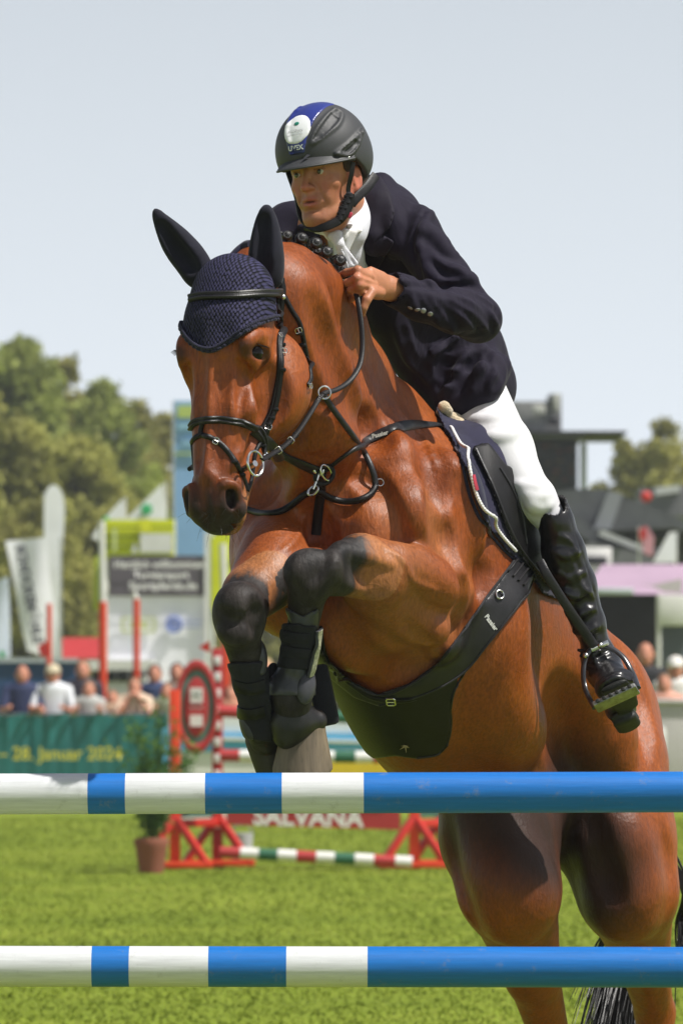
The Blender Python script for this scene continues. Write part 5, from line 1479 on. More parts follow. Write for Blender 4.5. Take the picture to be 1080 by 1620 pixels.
# harness
def hs_(pts, w, name='chin_strap', th=.002):
    P = [Vector(p) for p in smooth_line([W(*p) for p in pts], 6)]
    mb = MB(); mb.ribbon(P, [Vector((.35, -.9, .1))] * len(P), w, th, dome=.1); return mb.build(name, M['leather'], hel)
fp = lambda t, n, l: tuple(float(x[0]) if hasattr(x, '__len__') else float(x) for x in project(FH(t, n, l)))
hs_([fp(-1.5, 3.0, 8.9), fp(1.5, 3.2, 8.2), fp(4.5, 3.2, 7.0), fp(6.5, 3.0, 6.9)], .012)
hs_([fp(1.5, -5.0, 9.8), fp(4.2, -1.8, 9.3), fp(7.0, 1.6, 7.8), fp(8.2, 2.6, 7.0)], .024, th=.004)
hs_([fp(5.8, 2.9, 7.4), fp(8.5, 3.2, 6.9), fp(10.6, 4.2, 6.0), fp(12.2, 5.2, 4.4), fp(13.0, 6.2, 1.5), fp(12.9, 6.2, -1.5), fp(10.0, 4.6, -5.6), fp(4.5, 3.6, -7.0), fp(-1.5, 3.6, -8.6)], .018, th=.005)
hs_([fp(12.0, 5.4, 4.6), fp(13.0, 7.4, 2.5), fp(13.1, 7.9, 0), fp(12.5, 6.8, -3)], .022, th=.008)
mb = MB(); random.seed(4)
for i in range(16):
    c = FH(6.0 + i * .42, 3.4 + i * .13, 7.2 - i * .19); mb.sphere(c, (.010 + .003 * math.sin(i * 2.1), .010, .007), n=10)
mb.build('strap_cover', M['knee_fabric'], hel)
mb = MB(); mb.box(FH(10.8, 3.4, 6.9), (.010, .007, .016), Matrix.Rotation(R(25), 3, 'Y'), bev=.002); mb.build('buckle', M['red_cloth'], hel)

# ---- lettering laid onto surfaces
def text_mesh(body_, size, bold=0.0):
    cu = bpy.data.curves.new('lettering', 'FONT'); cu.body = body_; cu.size = size; cu.align_x = 'CENTER'; cu.align_y = 'CENTER'; cu.offset = bold
    cu.resolution_u = 3; cu.extrude = 0
    o = bpy.data.objects.new('lettering', cu); COL.objects.link(o); bpy.context.view_layer.update()
    me = bpy.data.meshes.new_from_object(o.evaluated_get(bpy.context.evaluated_depsgraph_get()))
    bpy.data.objects.remove(o); return me
def lettering(body_, size, origin, xdir, ydir, mat, parent, bvh=None, lift=.0012, bold=0.0, name='lettering', sx=1.0):
    me = text_mesh(body_, size, bold); X = Vector(unit(xdir)); Y = Vector(ydir); Y = (Y - X * Y.dot(X)).normalized(); N_ = X.cross(Y); O = Vector(origin)
    for v in me.vertices:
        p = O + X * v.co.x * sx + Y * v.co.y
        if bvh is not None:
            h_, n_, i_, d_ = bvh.ray_cast(p + N_ * .08, -N_, .2)
            if h_ is not None: p = h_ + N_ * lift
        else: p = p + N_ * lift
        v.co = p
    return link_mesh(name, me, mat, parent, smooth=False)
mB = bvh_of(*[c for c in hel.children if c.name.startswith(('stripe', 'sticker', 'shell'))])
Xh, Yh = FL, -FD
lettering('UVEX', .017, FH(-5.6, 13, 0), Xh, Yh, M['white_gloss'], hel, mB, bold=.0006, lift=.0015)
lettering('ALLSPAN', .0105, FH(-9.6, 12, 0), Xh, Yh, M['grey_print'], hel, mB, lift=.0015)
lettering('GERMAN HORSE', .0058, FH(-8.7, 12, 0), Xh, Yh, M['grey_print'], hel, mB, lift=.0015)
lettering('●', .03, FH(-11.4, 11, 0), Xh, Yh, M['green_print'], hel, mB, lift=.0015) if 0 else None
mb = MB(); l, n, _, _ = mB.ray_cast(Vector(FH(-11.4, 25, 0)), -Vector(FN), .3)
if l is not None:
    Mx = n.to_track_quat('Z', 'Y').to_matrix(); mb.sphere(l + n * .0005, (.0075, .0055, .0012), Mx, 14); mb.build('emblem', M['green_print'], hel)

sil = flat_sil = mat_basic('silver_print', (.55, .55, .53), .4, .1)
TB = bvh_of(*[c for c in bp.children if c.name.startswith('shoulder_strap')]); l, n = snap(TB, 600, 687)
if l is not None: lettering('Passier', .015, l, (1, .1, .28), (0, -.1, 1), sil, bp, None, lift=.009, bold=.0006)
l, n = snap(GB, 776, 985)
if l is not None: lettering('Passier', .017, l + n * .002, (.55, .2, -.75), (.7, 0, .6), sil, girth, GB, lift=.0015, bold=.0006)
gold = mat_basic('gold_print', (.35, .27, .12), .5, .3, 80.)
l, n = snap(GB, 641, 1180)
mb = MB()
for k in range(7):
    a = k * .9 + .3; rr = .012 + .008 * (k % 3); u = Vector((math.cos(a), 0, math.sin(a) * .6)); q = l + n * .0015
    mb.tube([q, q + u * rr], [.0025, .0004], 5)
mb.build('emblem', gold, G1)
# ------------------------------------------------------------------ ground
def grass_mat():
    m = bpy.data.materials.new('grass'); t, b = ng(m)
    tc = nd(t, 'ShaderNodeTexCoord')
    n1 = nd(t, 'ShaderNodeTexNoise', Scale=.55, Detail=6., Roughness=.6); t.links.new(tc.outputs['Object'], n1.inputs['Vector'])
    n2 = nd(t, 'ShaderNodeTexNoise', Scale=9., Detail=8., Roughness=.75); t.links.new(tc.outputs['Object'], n2.inputs['Vector'])
    c = ramp(t, n1.outputs[0], [(.3, (.145, .200, .014)), (.5, (.180, .232, .020)), (.7, (.23, .262, .034))])
    c = mixc(t, 1.0, c, ramp(t, n2.outputs[0], [(.3, .86), (.7, 1.1)]), 'MULTIPLY')
    t.links.new(c, b.inputs['Base Color']); b.inputs['Roughness'].default_value = .9; b.inputs['Specular IOR Level'].default_value = .15
    bp = nd(t, 'ShaderNodeBump', Strength=1., Distance=.012); t.links.new(n2.outputs[0], bp.inputs['Height']); t.links.new(bp.outputs[0], b.inputs['Normal'])
    return m
M['grass'] = grass_mat()
V = [(-1500, -20, 0), (1500, -20, 0), (1500, 2500, 0), (-1500, 2500, 0)]
g_ = mesh_np('ground', np.array(V), np.array([[0, 1, 2, 3]]), M['grass'], None, False); tag(g_, kind='structure')
# short turf in the part of the field that is seen
def blades():
    r = np.random.default_rng(5); n = 150000
    d = 20 + (r.random(n) ** 1.25) * 42; x = (r.random(n) - .5) * 1.35 * d * 1080 / FPX * 1.15
    keep = np.ones(n, bool); P = np.stack([x, d, np.zeros(n)], 1)
    h = .006 + .012 * r.random(n); w = .004 + d * .00012; a = r.random(n) * PI
    ux = np.stack([np.cos(a), np.sin(a), 0 * a], 1); lean = (r.random((n, 2)) - .5) * .05
    A = P - ux * w[:, None]; B_ = P + ux * w[:, None]; C_ = P + np.stack([lean[:, 0], lean[:, 1], h], 1)
    Vv = np.stack([A, B_, C_], 1).reshape(-1, 3); Ff = np.arange(n * 3).reshape(n, 3)
    o = mesh_np('turf', Vv, Ff, M['turf'], None, False); tag(o, 'short mown green turf of the jumping arena', 'grass', kind='stuff')
def turf_mat():
    m = bpy.data.materials.new('turf'); t, b = ng(m)
    g = nd(t, 'ShaderNodeNewGeometry'); tc = nd(t, 'ShaderNodeTexCoord')
    n1 = nd(t, 'ShaderNodeTexNoise', Scale=.55, Detail=6., Roughness=.6); t.links.new(tc.outputs['Object'], n1.inputs['Vector'])
    c = ramp(t, g.outputs['Random Per Island'], [(0, (.160, .220, .016)), (.5, (.178, .232, .020)), (1, (.205, .252, .026))])
    c = mixc(t, 1., c, ramp(t, n1.outputs[0], [(.3, .75), (.7, 1.25)]), 'MULTIPLY')
    t.links.new(c, b.inputs['Base Color']); b.inputs['Roughness'].default_value = .7; b.inputs['Specular IOR Level'].default_value = .2
    return m
M['turf'] = turf_mat(); blades()

# ------------------------------------------------------------------ the jump in front
def paint(name, col, wear=(.35, .34, .31)):
    m = bpy.data.materials.new(name); t, b = ng(m)
    tc = nd(t, 'ShaderNodeTexCoord'); mp = nd(t, 'ShaderNodeMapping'); mp.inputs['Scale'].default_value = (1.5, 22, 22); t.links.new(tc.outputs['Object'], mp.inputs[0])
    n = nd(t, 'ShaderNodeTexNoise', Scale=5., Detail=7., Roughness=.65); t.links.new(mp.outputs[0], n.inputs['Vector'])
    n2 = nd(t, 'ShaderNodeTexNoise', Scale=17., Detail=9., Roughness=.8); t.links.new(tc.outputs['Object'], n2.inputs['Vector'])
    c = ramp(t, n.outputs[0], [(.3, tuple(x * .86 for x in col)), (.7, tuple(min(1, x * 1.08) for x in col))])
    c = mixc(t, ramp(t, n2.outputs[0], [(.57, 0.), (.66, .75)]), c, tuple(x * .55 + y * .3 for x, y in zip(col, wear)))
    t.links.new(c, b.inputs['Base Color']); b.inputs['Roughness'].default_value = .42
    b.inputs['Roughness'].default_value = .45; b.inputs['Specular IOR Level'].default_value = .4
    bp = nd(t, 'ShaderNodeBump', Strength=.35, Distance=.0015); t.links.new(n.outputs[0], bp.inputs['Height']); t.links.new(bp.outputs[0], b.inputs['Normal'])
    return m
M['blue_paint'] = paint('blue_paint', (.008, .150, .50)); M['white_paint'] = paint('white_paint', (.64, .65, .665))
def pole(name, p0, p1, r, cuts, mats, label, group, n=40, parent=None):
    """round timber pole; cuts are fractions where the paint colour changes"""
    p0, p1 = Vector(p0), Vector(p1); mb = MB(); c = [0] + list(cuts) + [1]
    T = (p1 - p0).normalized(); up = Vector((0, 0, 1)); q = T.cross(up).normalized(); up = q.cross(T)
    for i in range(len(c) - 1):
        a, b_ = p0.lerp(p1, c[i]), p0.lerp(p1, c[i + 1]); Vv = []; Ff = []
        for e, z in enumerate((a, b_)):
            for k in range(n):
                an = 2 * PI * k / n; Vv.append(z + (up * math.cos(an) + q * math.sin(an)) * r)
        for k in range(n): Ff.append((k, n + k, n + (k + 1) % n, (k + 1) % n))
        if i == 0: Ff.append(tuple(range(n)))
        if i == len(c) - 2: Ff.append(tuple(range(2 * n - 1, n - 1, -1)))
        mb.add(Vv, Ff, i % len(mats) if isinstance(mats[0], bpy.types.Material) else 0)
    o = mb.build(name, mats, parent, weld=True)
    if label: tag(o, label, 'jump pole', group)
    return o
def edges_px(xs, y0, y1, d, xa, xb):
    A, B_ = W(xa, y0, d), W(xb, y1, d); cuts = [(x - xa) / (xb - xa) for x in xs]
    return A, B_, cuts
D1 = 13.85
sw = [M['white_paint'], M['blue_paint']]
A, B_, cuts = edges_px([-190, -60, 140, 199, 325, 446, 575], 1257.5, 1251.5, D1, -480, 1560)
pole('jump_pole', A, B_, .0497, [c for c in cuts] + [(1200 + 480) / 2040.], sw, 'blue and white striped upper pole directly under the horse', 'blue and white poles of the front jump')
A, B_, cuts = edges_px([-190, -60, 146, 205, 330, 453, 581], 1528, 1531, D1, -480, 1560)
pole('jump_pole', A, B_, .0495, [c for c in cuts] + [(1200 + 480) / 2040.], sw, 'blue and white striped lower pole near the bottom of the photo', 'blue and white poles of the front jump')
# the stands that carry them, outside the frame
for x in (-500, 1580):
    c = W(x, 1250, D1 + .08); s_ = empty('jump_stand', (c[0], c[1], 0), 'white wooden stand holding the %s ends of the blue and white poles' % ('left' if x < 0 else 'right'), 'jump stand')
    mb = MB(); mb.box((c[0], c[1], .85), (.09, .09, 1.7), bev=.006); mb.build('post', M['white_paint'], s_)
    mb = MB(); mb.box((c[0], c[1], .05), (.08, .8, .08), bev=.006); mb.build('foot', M['white_paint'], s_)
    for y in (1253, 1530):
        z = W(x, y, D1)[2]; mb = MB(); mb.box((c[0], D1, z - .062), (.06, .12, .02), bev=.004); mb.build('cup', M['steel'], s_)
# ------------------------------------------------------------------ things behind, each at its own distance
def flat(name, col, rough=.6, var=.06, scale=3.): 
    if name not in M: M[name] = mat_basic(name, col, rough, var, scale, bump=.002, bscale=20.)
    return M[name]
def pxm(d): return FPX / d
def plate(name, poly, d, th, mat, parent=None, yaw=0.0):
    P = [Vector(W(x, y, d + (x - poly[0][0]) / FPX * d * math.tan(yaw))) for x, y in poly]
    mb = MB(); mb.prism(P, (0, th, 0)); return mb.build(name, mat, parent, smooth=False)
def rect(x0, y0, x1, y1): return [(x0, y0), (x1, y0), (x1, y1), (x0, y1)]
def post(name, x, y0, y1, d, r, mat, parent=None, x1=None):
    mb = MB(); mb.tube([W(x, y0, d), W(x if x1 is None else x1, y1, d)], r, 10); return mb.build(name, mat, parent)
def gy(d): return float(project(np.array([[0, d, 0.0]]))[1][0])         # where the ground is at distance d
RED = flat('red_paint', (.52, .022, .012), .45); DRED = flat('dark_red', (.42, .03, .03), .5); GRN = flat('pole_green', (.02, .12, .06), .5); WHT = flat('bright_white', (.74, .73, .70), .5)
ORG = flat('orange_red', (.72, .05, .008), .5)
DJ = 45.0
def wing(x0, x1, label, full=True):
    c = W((x0 + x1) / 2, 1380, DJ); w = empty('jump_wing', (c[0], c[1], 0), label, 'jump wing', 'red wings of the jump behind the horse')
    yaw = R(28)
    A = W(x0, 1385, DJ); Bp = W(x1, 1385, DJ + .4)
    def bar(a, b, wd, name, mat): 
        mb = MB(); a, b = Vector(a), Vector(b); t = (b - a); Mx = t.to_track_quat('Z', 'Y').to_matrix(); mb.box((a + b) / 2, (wd, wd * .7, t.length), Mx, bev=.006); return mb.build(name, mat, w)
    ht = 1.42
    bar((A[0], A[1], .0), (A[0], A[1], ht), .085, 'post', ORG); bar((Bp[0], Bp[1], .0), (Bp[0], Bp[1], ht + .33), .085, 'post', DRED)
    for k in range(11):
        z = .35 + k * .13; mb = MB(); mb.box((Bp[0], Bp[1] - .04, z), (.055, .012, .07), bev=.003); mb.build('cup_track', WHT, w)
    bar((A[0], A[1], .36), (Bp[0], Bp[1], .36), .09, 'rail', RED); bar((A[0], A[1], .60), (Bp[0], Bp[1], .60), .05, 'rail', RED)
    for P in (A, Bp):
        for s in (-1, 1):
            bar((P[0], P[1], .42), (P[0] + s * .26, P[1] - .1, .03), .075, 'brace', RED)
        bar((P[0] - .28, P[1] - .1, .04), (P[0] + .30, P[1] - .1, .04), .07, 'foot', ORG)
    mb = MB(); q = [Vector((A[0] * (1 - f) + Bp[0] * f, A[1] * (1 - f) + Bp[1] * f - .02, z)) for f, z in ((.1, .41), (.9, .41), (.9, .53), (.1, .53))]
    mb.prism(q, (0, .02, 0)); mb.build('board', flat('board_green', (.03, .10, .075)), w, False)
    return w, A, Bp
w1, A1, B1 = wing(277, 344, 'red wooden jump wing with oval sign beside the potted plant')
cx_ = (A1 + B1) / 2
oc = W(311, 1118, DJ + .15)
mb = MB(); mb.sphere(oc, (.155, .02, .33), n=40); sg = mb.build('oval_sign', flat('sign_green', (.10, .18, .15)), w1)
mb = MB(); torus(mb, Vector(oc) + Vector((0, -.02, 0)), (0, 1, 0), .155, .018, 1.0, up=(1, 0, 0)); V0 = mb.v
mb.v = [((p[0] - oc[0]), p[1], (p[2] - oc[2]) * 2.15) for p in mb.v]; mb.v = [(p[0] + oc[0], p[1], p[2] + oc[2]) for p in mb.v]; mb.build('sign_rim', DRED, sg)
mb = MB(); mb.sphere(Vector(oc) + Vector((0, -.018, 0)), (.095, .012, .235), n=32); mb.build('sign_centre', DRED, sg)
for q_, h_ in ((.09, .12), (-.11, .09)): mb = MB(); mb.box(Vector(oc) + Vector((0, -.035, q_)), (.10, .01, h_)); mb.build('sign_panel', WHT, sg, False)
lettering('H', .09, Vector(oc) + Vector((0, -.045, .09)), (1, 0, 0), (0, 0, 1), GRN, sg)
lettering('SALVANA', .026, Vector(oc) + Vector((0, -.038, -.01)), (1, 0, 0), (0, 0, 1), WHT, sg)
plate('finial', [(314, 1024), (331, 1014), (332, 1033)], DJ + .4, .02, RED, w1)
w2, A2, B2 = wing(655, 700, 'red wooden jump wing half hidden behind the horse hind leg')
stripes = [DRED, WHT, GRN, WHT]
def bpole(x0, y0, x1, y1, cutx, lab, d0=DJ - .1, d1=DJ - .1):
    A, B_ = W(x0, y0, d0), W(x1, y1, d1); return pole('jump_pole', A, B_, .047, [(x - x0) / (x1 - x0) for x in cutx], stripes, lab, 'red white and green poles of the jump behind', n=16)
bpole(348, 1348, 652, 1364, [380, 409, 439, 469, 500, 529, 561, 591, 625], 'lowest red, white and green pole lying just above the grass')
bpole(348, 1195, 652, 1199, [379, 410, 440, 470, 500, 529, 562, 590, 622], 'red, white and green pole just above the blue and white upper pole')
bpole(346, 1125, 652, 1140, [379, 410, 440, 470, 500, 524, 560, 590, 622], 'topmost red, white and green pole behind the horse front hooves')
pk = plate('plank', [(358, 1262), (633, 1268), (633, 1313), (358, 1304)], DJ - .05, .03, DRED); tag(pk, 'red plank with white lettering hanging between the red wings', 'plank')
lettering('SALVANA', .20, W(487, 1294, DJ - .09), (1, 0, -.02), (0, 0, 1), WHT, pk, bold=.006)
# potted plant
pt = empty('potted_plant', (W(240, 1380, 44.2)[0], 44.2, 0), 'bushy green plant in a terracotta pot left of the red wing', 'potted plant')
cp = Vector((W(240, 1380, 44.2)[0], 44.2, 0))
mb = MB(); mb.tube([cp, cp + Vector((0, 0, .2)), cp + Vector((0, 0, .24)), cp + Vector((0, 0, .27))], [.095, .125, .14, .13], 20); mb.build('pot', flat('terracotta', (.26, .085, .05), .8), pt)
LEAF = {}
def leaf_mat(name, a, b_, c):
    m = bpy.data.materials.new(name); t, b = ng(m); g = nd(t, 'ShaderNodeNewGeometry'); tc = nd(t, 'ShaderNodeTexCoord')
    n1 = nd(t, 'ShaderNodeTexNoise', Scale=.7, Detail=4.); t.links.new(tc.outputs['Object'], n1.inputs['Vector'])
    col = ramp(t, g.outputs['Random Per Island'], [(0, a), (.55, b_), (1, c)])
    col = mixc(t, 1., col, ramp(t, n1.outputs[0], [(.35, .7), (.65, 1.3)]), 'MULTIPLY')
    t.links.new(col, b.inputs['Base Color']); b.inputs['Roughness'].default_value = .6; b.inputs['Specular IOR Level'].default_value = .2
    tr = nd(t, 'ShaderNodeBsdfTranslucent'); t.links.new(col, tr.inputs[0]); ms = nd(t, 'ShaderNodeMixShader'); ms.inputs[0].default_value = .45
    out = [q for q in t.nodes if q.type == 'OUTPUT_MATERIAL'][0]; t.links.new(b.outputs[0], ms.inputs[1]); t.links.new(tr.outputs[0], ms.inputs[2]); t.links.new(ms.outputs[0], out.inputs[0])
    return m
M['shrub_leaf'] = leaf_mat('shrub_leaf', (.045, .11, .02), (.085, .17, .03), (.14, .24, .045))
def leaves(C_, size, name, mat, parent, r, asp=.5):
    n = len(C_); u = r.normal(size=(n, 3)); u /= np.linalg.norm(u, axis=1)[:, None]
    v = np.cross(u, r.normal(size=(n, 3))); v /= np.linalg.norm(v, axis=1)[:, None]
    s = (size * (.6 + .8 * r.random(n)))[:, None]
    Vv = np.stack([C_ - u * s, C_ - v * s * asp, C_ + u * s, C_ + v * s * asp], 1).reshape(-1, 3)
    return mesh_np(name, Vv, np.arange(4 * n).reshape(n, 4), mat, parent, False)
r_ = np.random.default_rng(3); C_ = []
mb = MB()
for i in range(46):
    a = r_.random() * 2 * PI; L = .35 + .75 * r_.random() ** 1.2; sp = .10 + .36 * r_.random() * (1.15 - L * .55)
    p0 = np.array(cp) + (0, 0, .25); p1 = p0 + (math.cos(a) * sp, math.sin(a) * sp * .7, L); mid = (p0 + p1) / 2 + (0, 0, .08)
    cv = smooth_line([p0, mid, p1], 8); mb.tube(cv, .004, 4)
    for q in cv[2:]:
        for k in range(3): C_.append(q + r_.normal(size=3) * .038)
mb.build('stems', flat('stem_green', (.05, .09, .02)), pt)
leaves(np.array(C_), .028, 'foliage', M['shrub_leaf'], pt, r_, .4)
bk = empty('bucket', (W(383, 1350, 46)[0], 46, 0), 'small grey bucket standing behind the lowest striped pole', 'bucket')
cb_ = Vector((W(383, 1370, 46)[0], 46, 0)); mb = MB(); mb.tube([cb_, cb_ + Vector((0, 0, .26))], [.075, .09], 16); mb.build('tub', flat('grey_plastic', (.42, .42, .44)), bk)
mb = MB(); mb.tube([cb_ + Vector((-.09, 0, .26)), cb_ + Vector((-.05, 0, .33)), cb_ + Vector((.05, 0, .33)), cb_ + Vector((.09, 0, .26))], .006, 6); mb.build('handle', M['steel'], bk)
# the next jump further back
LB_ = flat('light_blue', (.10, .42, .72)); YEL = flat('yellow_fill', (.70, .50, .02))
D3 = 58.0
nj = empty('jump_filler', (W(500, 1250, D3)[0], D3, 0), 'white and light blue jump filler with a yellow base far behind the front legs', 'jump filler')
plate('panel', rect(268, 1132, 660, 1163), D3, .05, WHT, nj); plate('panel', [(268, 1158), (660, 1161), (660, 1186), (268, 1190)], D3 - .06, .05, LB_, nj)
plate('panel', rect(268, 1190, 660, 1224), D3 - .03, .05, WHT, nj); plate('stripe', [(300, 1164), (620, 1172), (620, 1177), (300, 1170)], D3 - .09, .03, WHT, nj)
plate('base', rect(500, 1206, 660, 1275), D3 - .12, .05, YEL, nj); plate('base', rect(268, 1224, 500, 1300), D3 - .02, .05, WHT, nj)
plate('panel', [(255, 1150), (292, 1140), (292, 1200), (258, 1205)], D3 + .3, .05, LB_, nj)
# ------------------------------------------------------------------ barrier and spectators
DF = 75.0
TEAL = flat('teal_banner', (.012, .155, .150), .7, .12, 1.5)
bn = empty('barrier', (W(120, 1262, DF)[0], DF, 0), 'teal advertising barrier with yellow date lettering in front of the spectators', 'barrier')
random.seed(2)
P = []; nx = 40
for i in range(nx + 1):
    x = -60 + (266 + 60) * i / nx; P.append((x, 1131 + 2 * math.sin(i * .9) + random.uniform(-.8, .8)))
V = []; F = []
for i, (x, y) in enumerate(P):
    for j in range(9):
        f = j / 8; q = W(x, y * (1 - f) + (gy(DF) - 2) * f, DF); V.append((q[0], q[1] - .03 * math.sin(i * .8 + j * .5) * (1 - f) - .015 * math.sin(i * 2.3), q[2]))
for i in range(nx):
    for j in range(8): a = i * 9 + j; F.append((a, a + 9, a + 10, a + 1))
mb = MB(); mb.add(V, F); sheet = mb.build('sheet', TEAL, bn)
mb = MB(); mb.tube([W(-60, 1130, DF + .05), W(266, 1130, DF + .05)], .02, 8); mb.build('top_rail', M['steel'], bn)
for x in (-50, 55, 160, 264): post('post', x, 1130, gy(DF), DF + .06, .02, M['steel'], bn)
YT = flat('yellow_print', (.62, .56, .05))
lt = lettering('– 28. Januar 2024', .235, W(96, 1193, DF - .12), (1, 0, 0), (.22, 0, 1), YT, bn, sx=.98, bold=.004); lt.data.transform(Matrix.Identity(4))
bn2 = empty('barrier', (W(330, 1262, DF)[0], DF + 1, 0), 'plain pale barrier hidden mostly behind the horse legs', 'barrier')
plate('sheet', rect(300, 1128, 720, gy(DF + 1)), DF + 1, .03, flat('pale_sheet', (.48, .53, .55)), bn2)
mb = MB(); mb.tube([W(300, 1127, DF + 1), W(720, 1127, DF + 1)], .02, 8); mb.build('top_rail', M['steel'], bn2)
SKN = mat_basic('far_skin', (.50, .21, .13), .6, .08, 8.)
def hairc(n, c): return flat(n, c, .8)
HD_, HB_, HG_ = hairc('dark_hair', (.02, .014, .01)), hairc('light_brown_hair', (.17, .10, .05)), hairc('blond_hair', (.42, .30, .15))
def spectator(x, yh, d, label, shirt, trousers=(.05, .06, .10), hair=HD_, lean=0., arm='rail', turn=0., hat=None, glasses=False, group='spectators leaning on the barrier'):
    hp = W(x, yh, d); H = 1.72 if hp[2] > 1.3 else 1.25
    X, Y = hp[0], hp[1]; top = hp[2] + .12
    p = empty('person', (X, Y, 0), label, 'person', group)
    k = top / 1.75
    sh = top - .30 * k; hipz = top * .52; c = Clay(); s = k * 1.14
    hx = X; fw = Vector((math.sin(turn), -math.cos(turn), 0)); rt = Vector((math.cos(turn), math.sin(turn), 0))
    bx = X - fw.x * 0; base = Vector((X, Y, 0)) - fw * .25 * lean
    neck = Vector((X, Y, sh + .02)); hip = Vector((base.x, base.y, hipz))
    c.ell(hp, np.array((rt, fw, (0, 0, 1))), (.078 * s, .098 * s, .118 * s), .01)
    c.ell(np.array(hp) + np.array(fw) * .055 * s - (0, 0, .05 * s), np.array((rt, fw, (0, 0, 1))), (.052 * s, .05 * s, .06 * s), .02)
    c.ball(np.array(hp) + np.array(fw) * .10 * s - (0, 0, .015), .018 * s, .02)
    for q in (-1, 1): c.ball(np.array(hp) + np.array(rt) * q * .08 * s, .02 * s, .008)
    c.cone(np.array(hp) - (0, 0, .06), np.array(neck), .052 * s, .06 * s, .02)
    c.econe(neck - Vector((0, 0, .06)), hip, (.17 * s, .10), (.14 * s, .11), rt, .04)
    hands = []
    for q in (-1, 1):
        S_ = neck + rt * q * .18 * s - Vector((0, 0, .05)); 
        if arm == 'rail': E = S_ + rt * q * .07 + fw * .12 - Vector((0, 0, .26 * s)); Hn = Vector((X + rt.x * q * .12, DF - .02, 1.14)) + Vector((.02 * q, 0, 0))
        elif arm == 'face': E = S_ + rt * q * .05 + fw * .2 - Vector((0, 0, .2 * s)); Hn = Vector(hp) + fw * .12 - Vector((0, 0, .08)) + rt * q * .03
        else: E = S_ + rt * q * .06 - Vector((0, 0, .28 * s)); Hn = E + fw * .05 - Vector((0, 0, .25 * s))
        c.cone(S_, E, .048 * s, .038 * s, .03); c.cone(E, Hn, .036 * s, .026 * s, .02); c.ell(Hn, np.eye(3), (.035, .045, .03), .01); hands.append((S_, E, Hn))
        for kk in range(4): c.cone(Hn, Hn + fw * .07 + rt * (kk - 1.5) * .016 - Vector((0, 0, .02)), .009, .007, .008)
        K_ = hip + rt * q * .09 + fw * .03 - Vector((0, 0, hipz * .5)); c.cone(hip + rt * q * .08, K_, .085 * s, .055 * s, .03); c.cone(K_, Vector((hip.x + rt.x * q * .10, hip.y, .05)), .05 * s, .038 * s, .02)
        c.cone((hip.x + rt.x * q * .10, hip.y, .04), Vector((hip.x + rt.x * q * .10, hip.y, .035)) + fw * .16, .04, .035, .02)
    sculpt(c, 'body', SKN, p, h=.016, rel=1)
    cc = Clay(); cc.econe(neck - Vector((0, 0, .05)), hip - Vector((0, 0, .05)), (.19 * s, .125), (.165 * s, .13), rt, .04)
    for S_, E, Hn in hands: cc.cone(neck - Vector((0, 0, .06)), S_, .06, .065, .03); cc.cone(S_, S_.lerp(E, .75), .066 * s, .056 * s, .02)
    sculpt(cc, 'shirt', flat('shirt_%d_%d_%d' % tuple(int(v * 99) for v in shirt), shirt, .8, .1), p, h=.02, rel=1)
    tr = Clay()
    for q in (-1, 1):
        K_ = hip + rt * q * .09 + fw * .03 - Vector((0, 0, hipz * .5)); tr.cone(hip + rt * q * .08, K_, .10 * s, .07 * s, .03); tr.cone(K_, Vector((hip.x + rt.x * q * .10, hip.y, .08)), .066 * s, .055 * s, .02)
    sculpt(tr, 'trousers', flat('trousers_%d' % int(sum(trousers) * 999), trousers, .8, .1), p, h=.022, rel=1)
    if hair is not None:
        hc = Clay(); up = np.array((0, 0, 1)); h0 = np.array(hp)
        hc.ell(h0 + up * .045 * s - np.array(fw) * .045, np.array((rt, fw, (0, 0, 1))), (.088 * s, .10 * s, .098 * s), .01)
        hc.ell(h0 - np.array(fw) * .055, np.array((rt, fw, (0, 0, 1))), (.085 * s, .075 * s, .12 * s), .01)
        sculpt(hc, 'hair', hair, p, h=.014, rel=1)
    if hat is not None:
        hc = Clay(); hc.ell(np.array(hp) + (0, 0, .06), np.array((rt, fw, (0, 0, 1))), (.095 * s, .11 * s, .085 * s), .01)
        hc.econe(np.array(hp) + np.array(fw) * .08 + (0, 0, .055), np.array(hp) + np.array(fw) * .17 + (0, 0, .04), (.075, .010), (.05, .008), rt, .01)
        sculpt(hc, 'cap', hat, p, h=.012, rel=1)
    if glasses:
        mb = MB()
        for q in (-1, 1): mb.sphere(Vector(hp) + fw * .095 + rt * q * .032 + Vector((0, 0, .01)), (.03, .012, .02), n=12)
        mb.tube([Vector(hp) + fw * .10 + rt * q * .07 for q in (-1, 1)], .005, 6); mb.build('sunglasses', M['rubber'], p)
    return p
CAPM = flat('beige_cap', (.55, .47, .32)); WCAP = flat('white_cap', (.75, .72, .68))
spectator(36, 1068, 75.45, 'bald man in a navy shirt leaning on the teal barrier', (.02, .03, .09), hair=None)
spectator(84, 1068, 75.45, 'person in a white shirt and sunglasses with a beige cap at the barrier', (.70, .72, .76), hair=HG_, hat=CAPM, glasses=True)
spectator(131, 1062, 76.5, 'man in a dark shirt standing behind the child at the barrier', (.03, .025, .04), hair=HB_, arm='down', lean=-.2)
spectator(141, 1093, 75.4, 'child in a grey patterned shirt leaning over the teal barrier', (.42, .42, .40), hair=HB_)
spectator(178, 1106, 75.4, 'small child with brown hair looking over the teal barrier', (.50, .33, .22), hair=HB_)
spectator(213, 1088, 75.4, 'person in a beige top resting both hands at the face', (.60, .45, .33), hair=HB_, arm='face')
spectator(245, 1068, 76.6, 'dark haired person in a navy top behind the barrier', (.03, .05, .13), hair=HD_, arm='down')
spectator(264, 1096, 75.4, 'person in an olive top leaning beside the end of the teal barrier', (.22, .24, .15), hair=HB_)
spectator(280, 1066, 76.7, 'tall dark haired man in a brown shirt next to the oval sign', (.30, .20, .15), hair=HD_, arm='down')
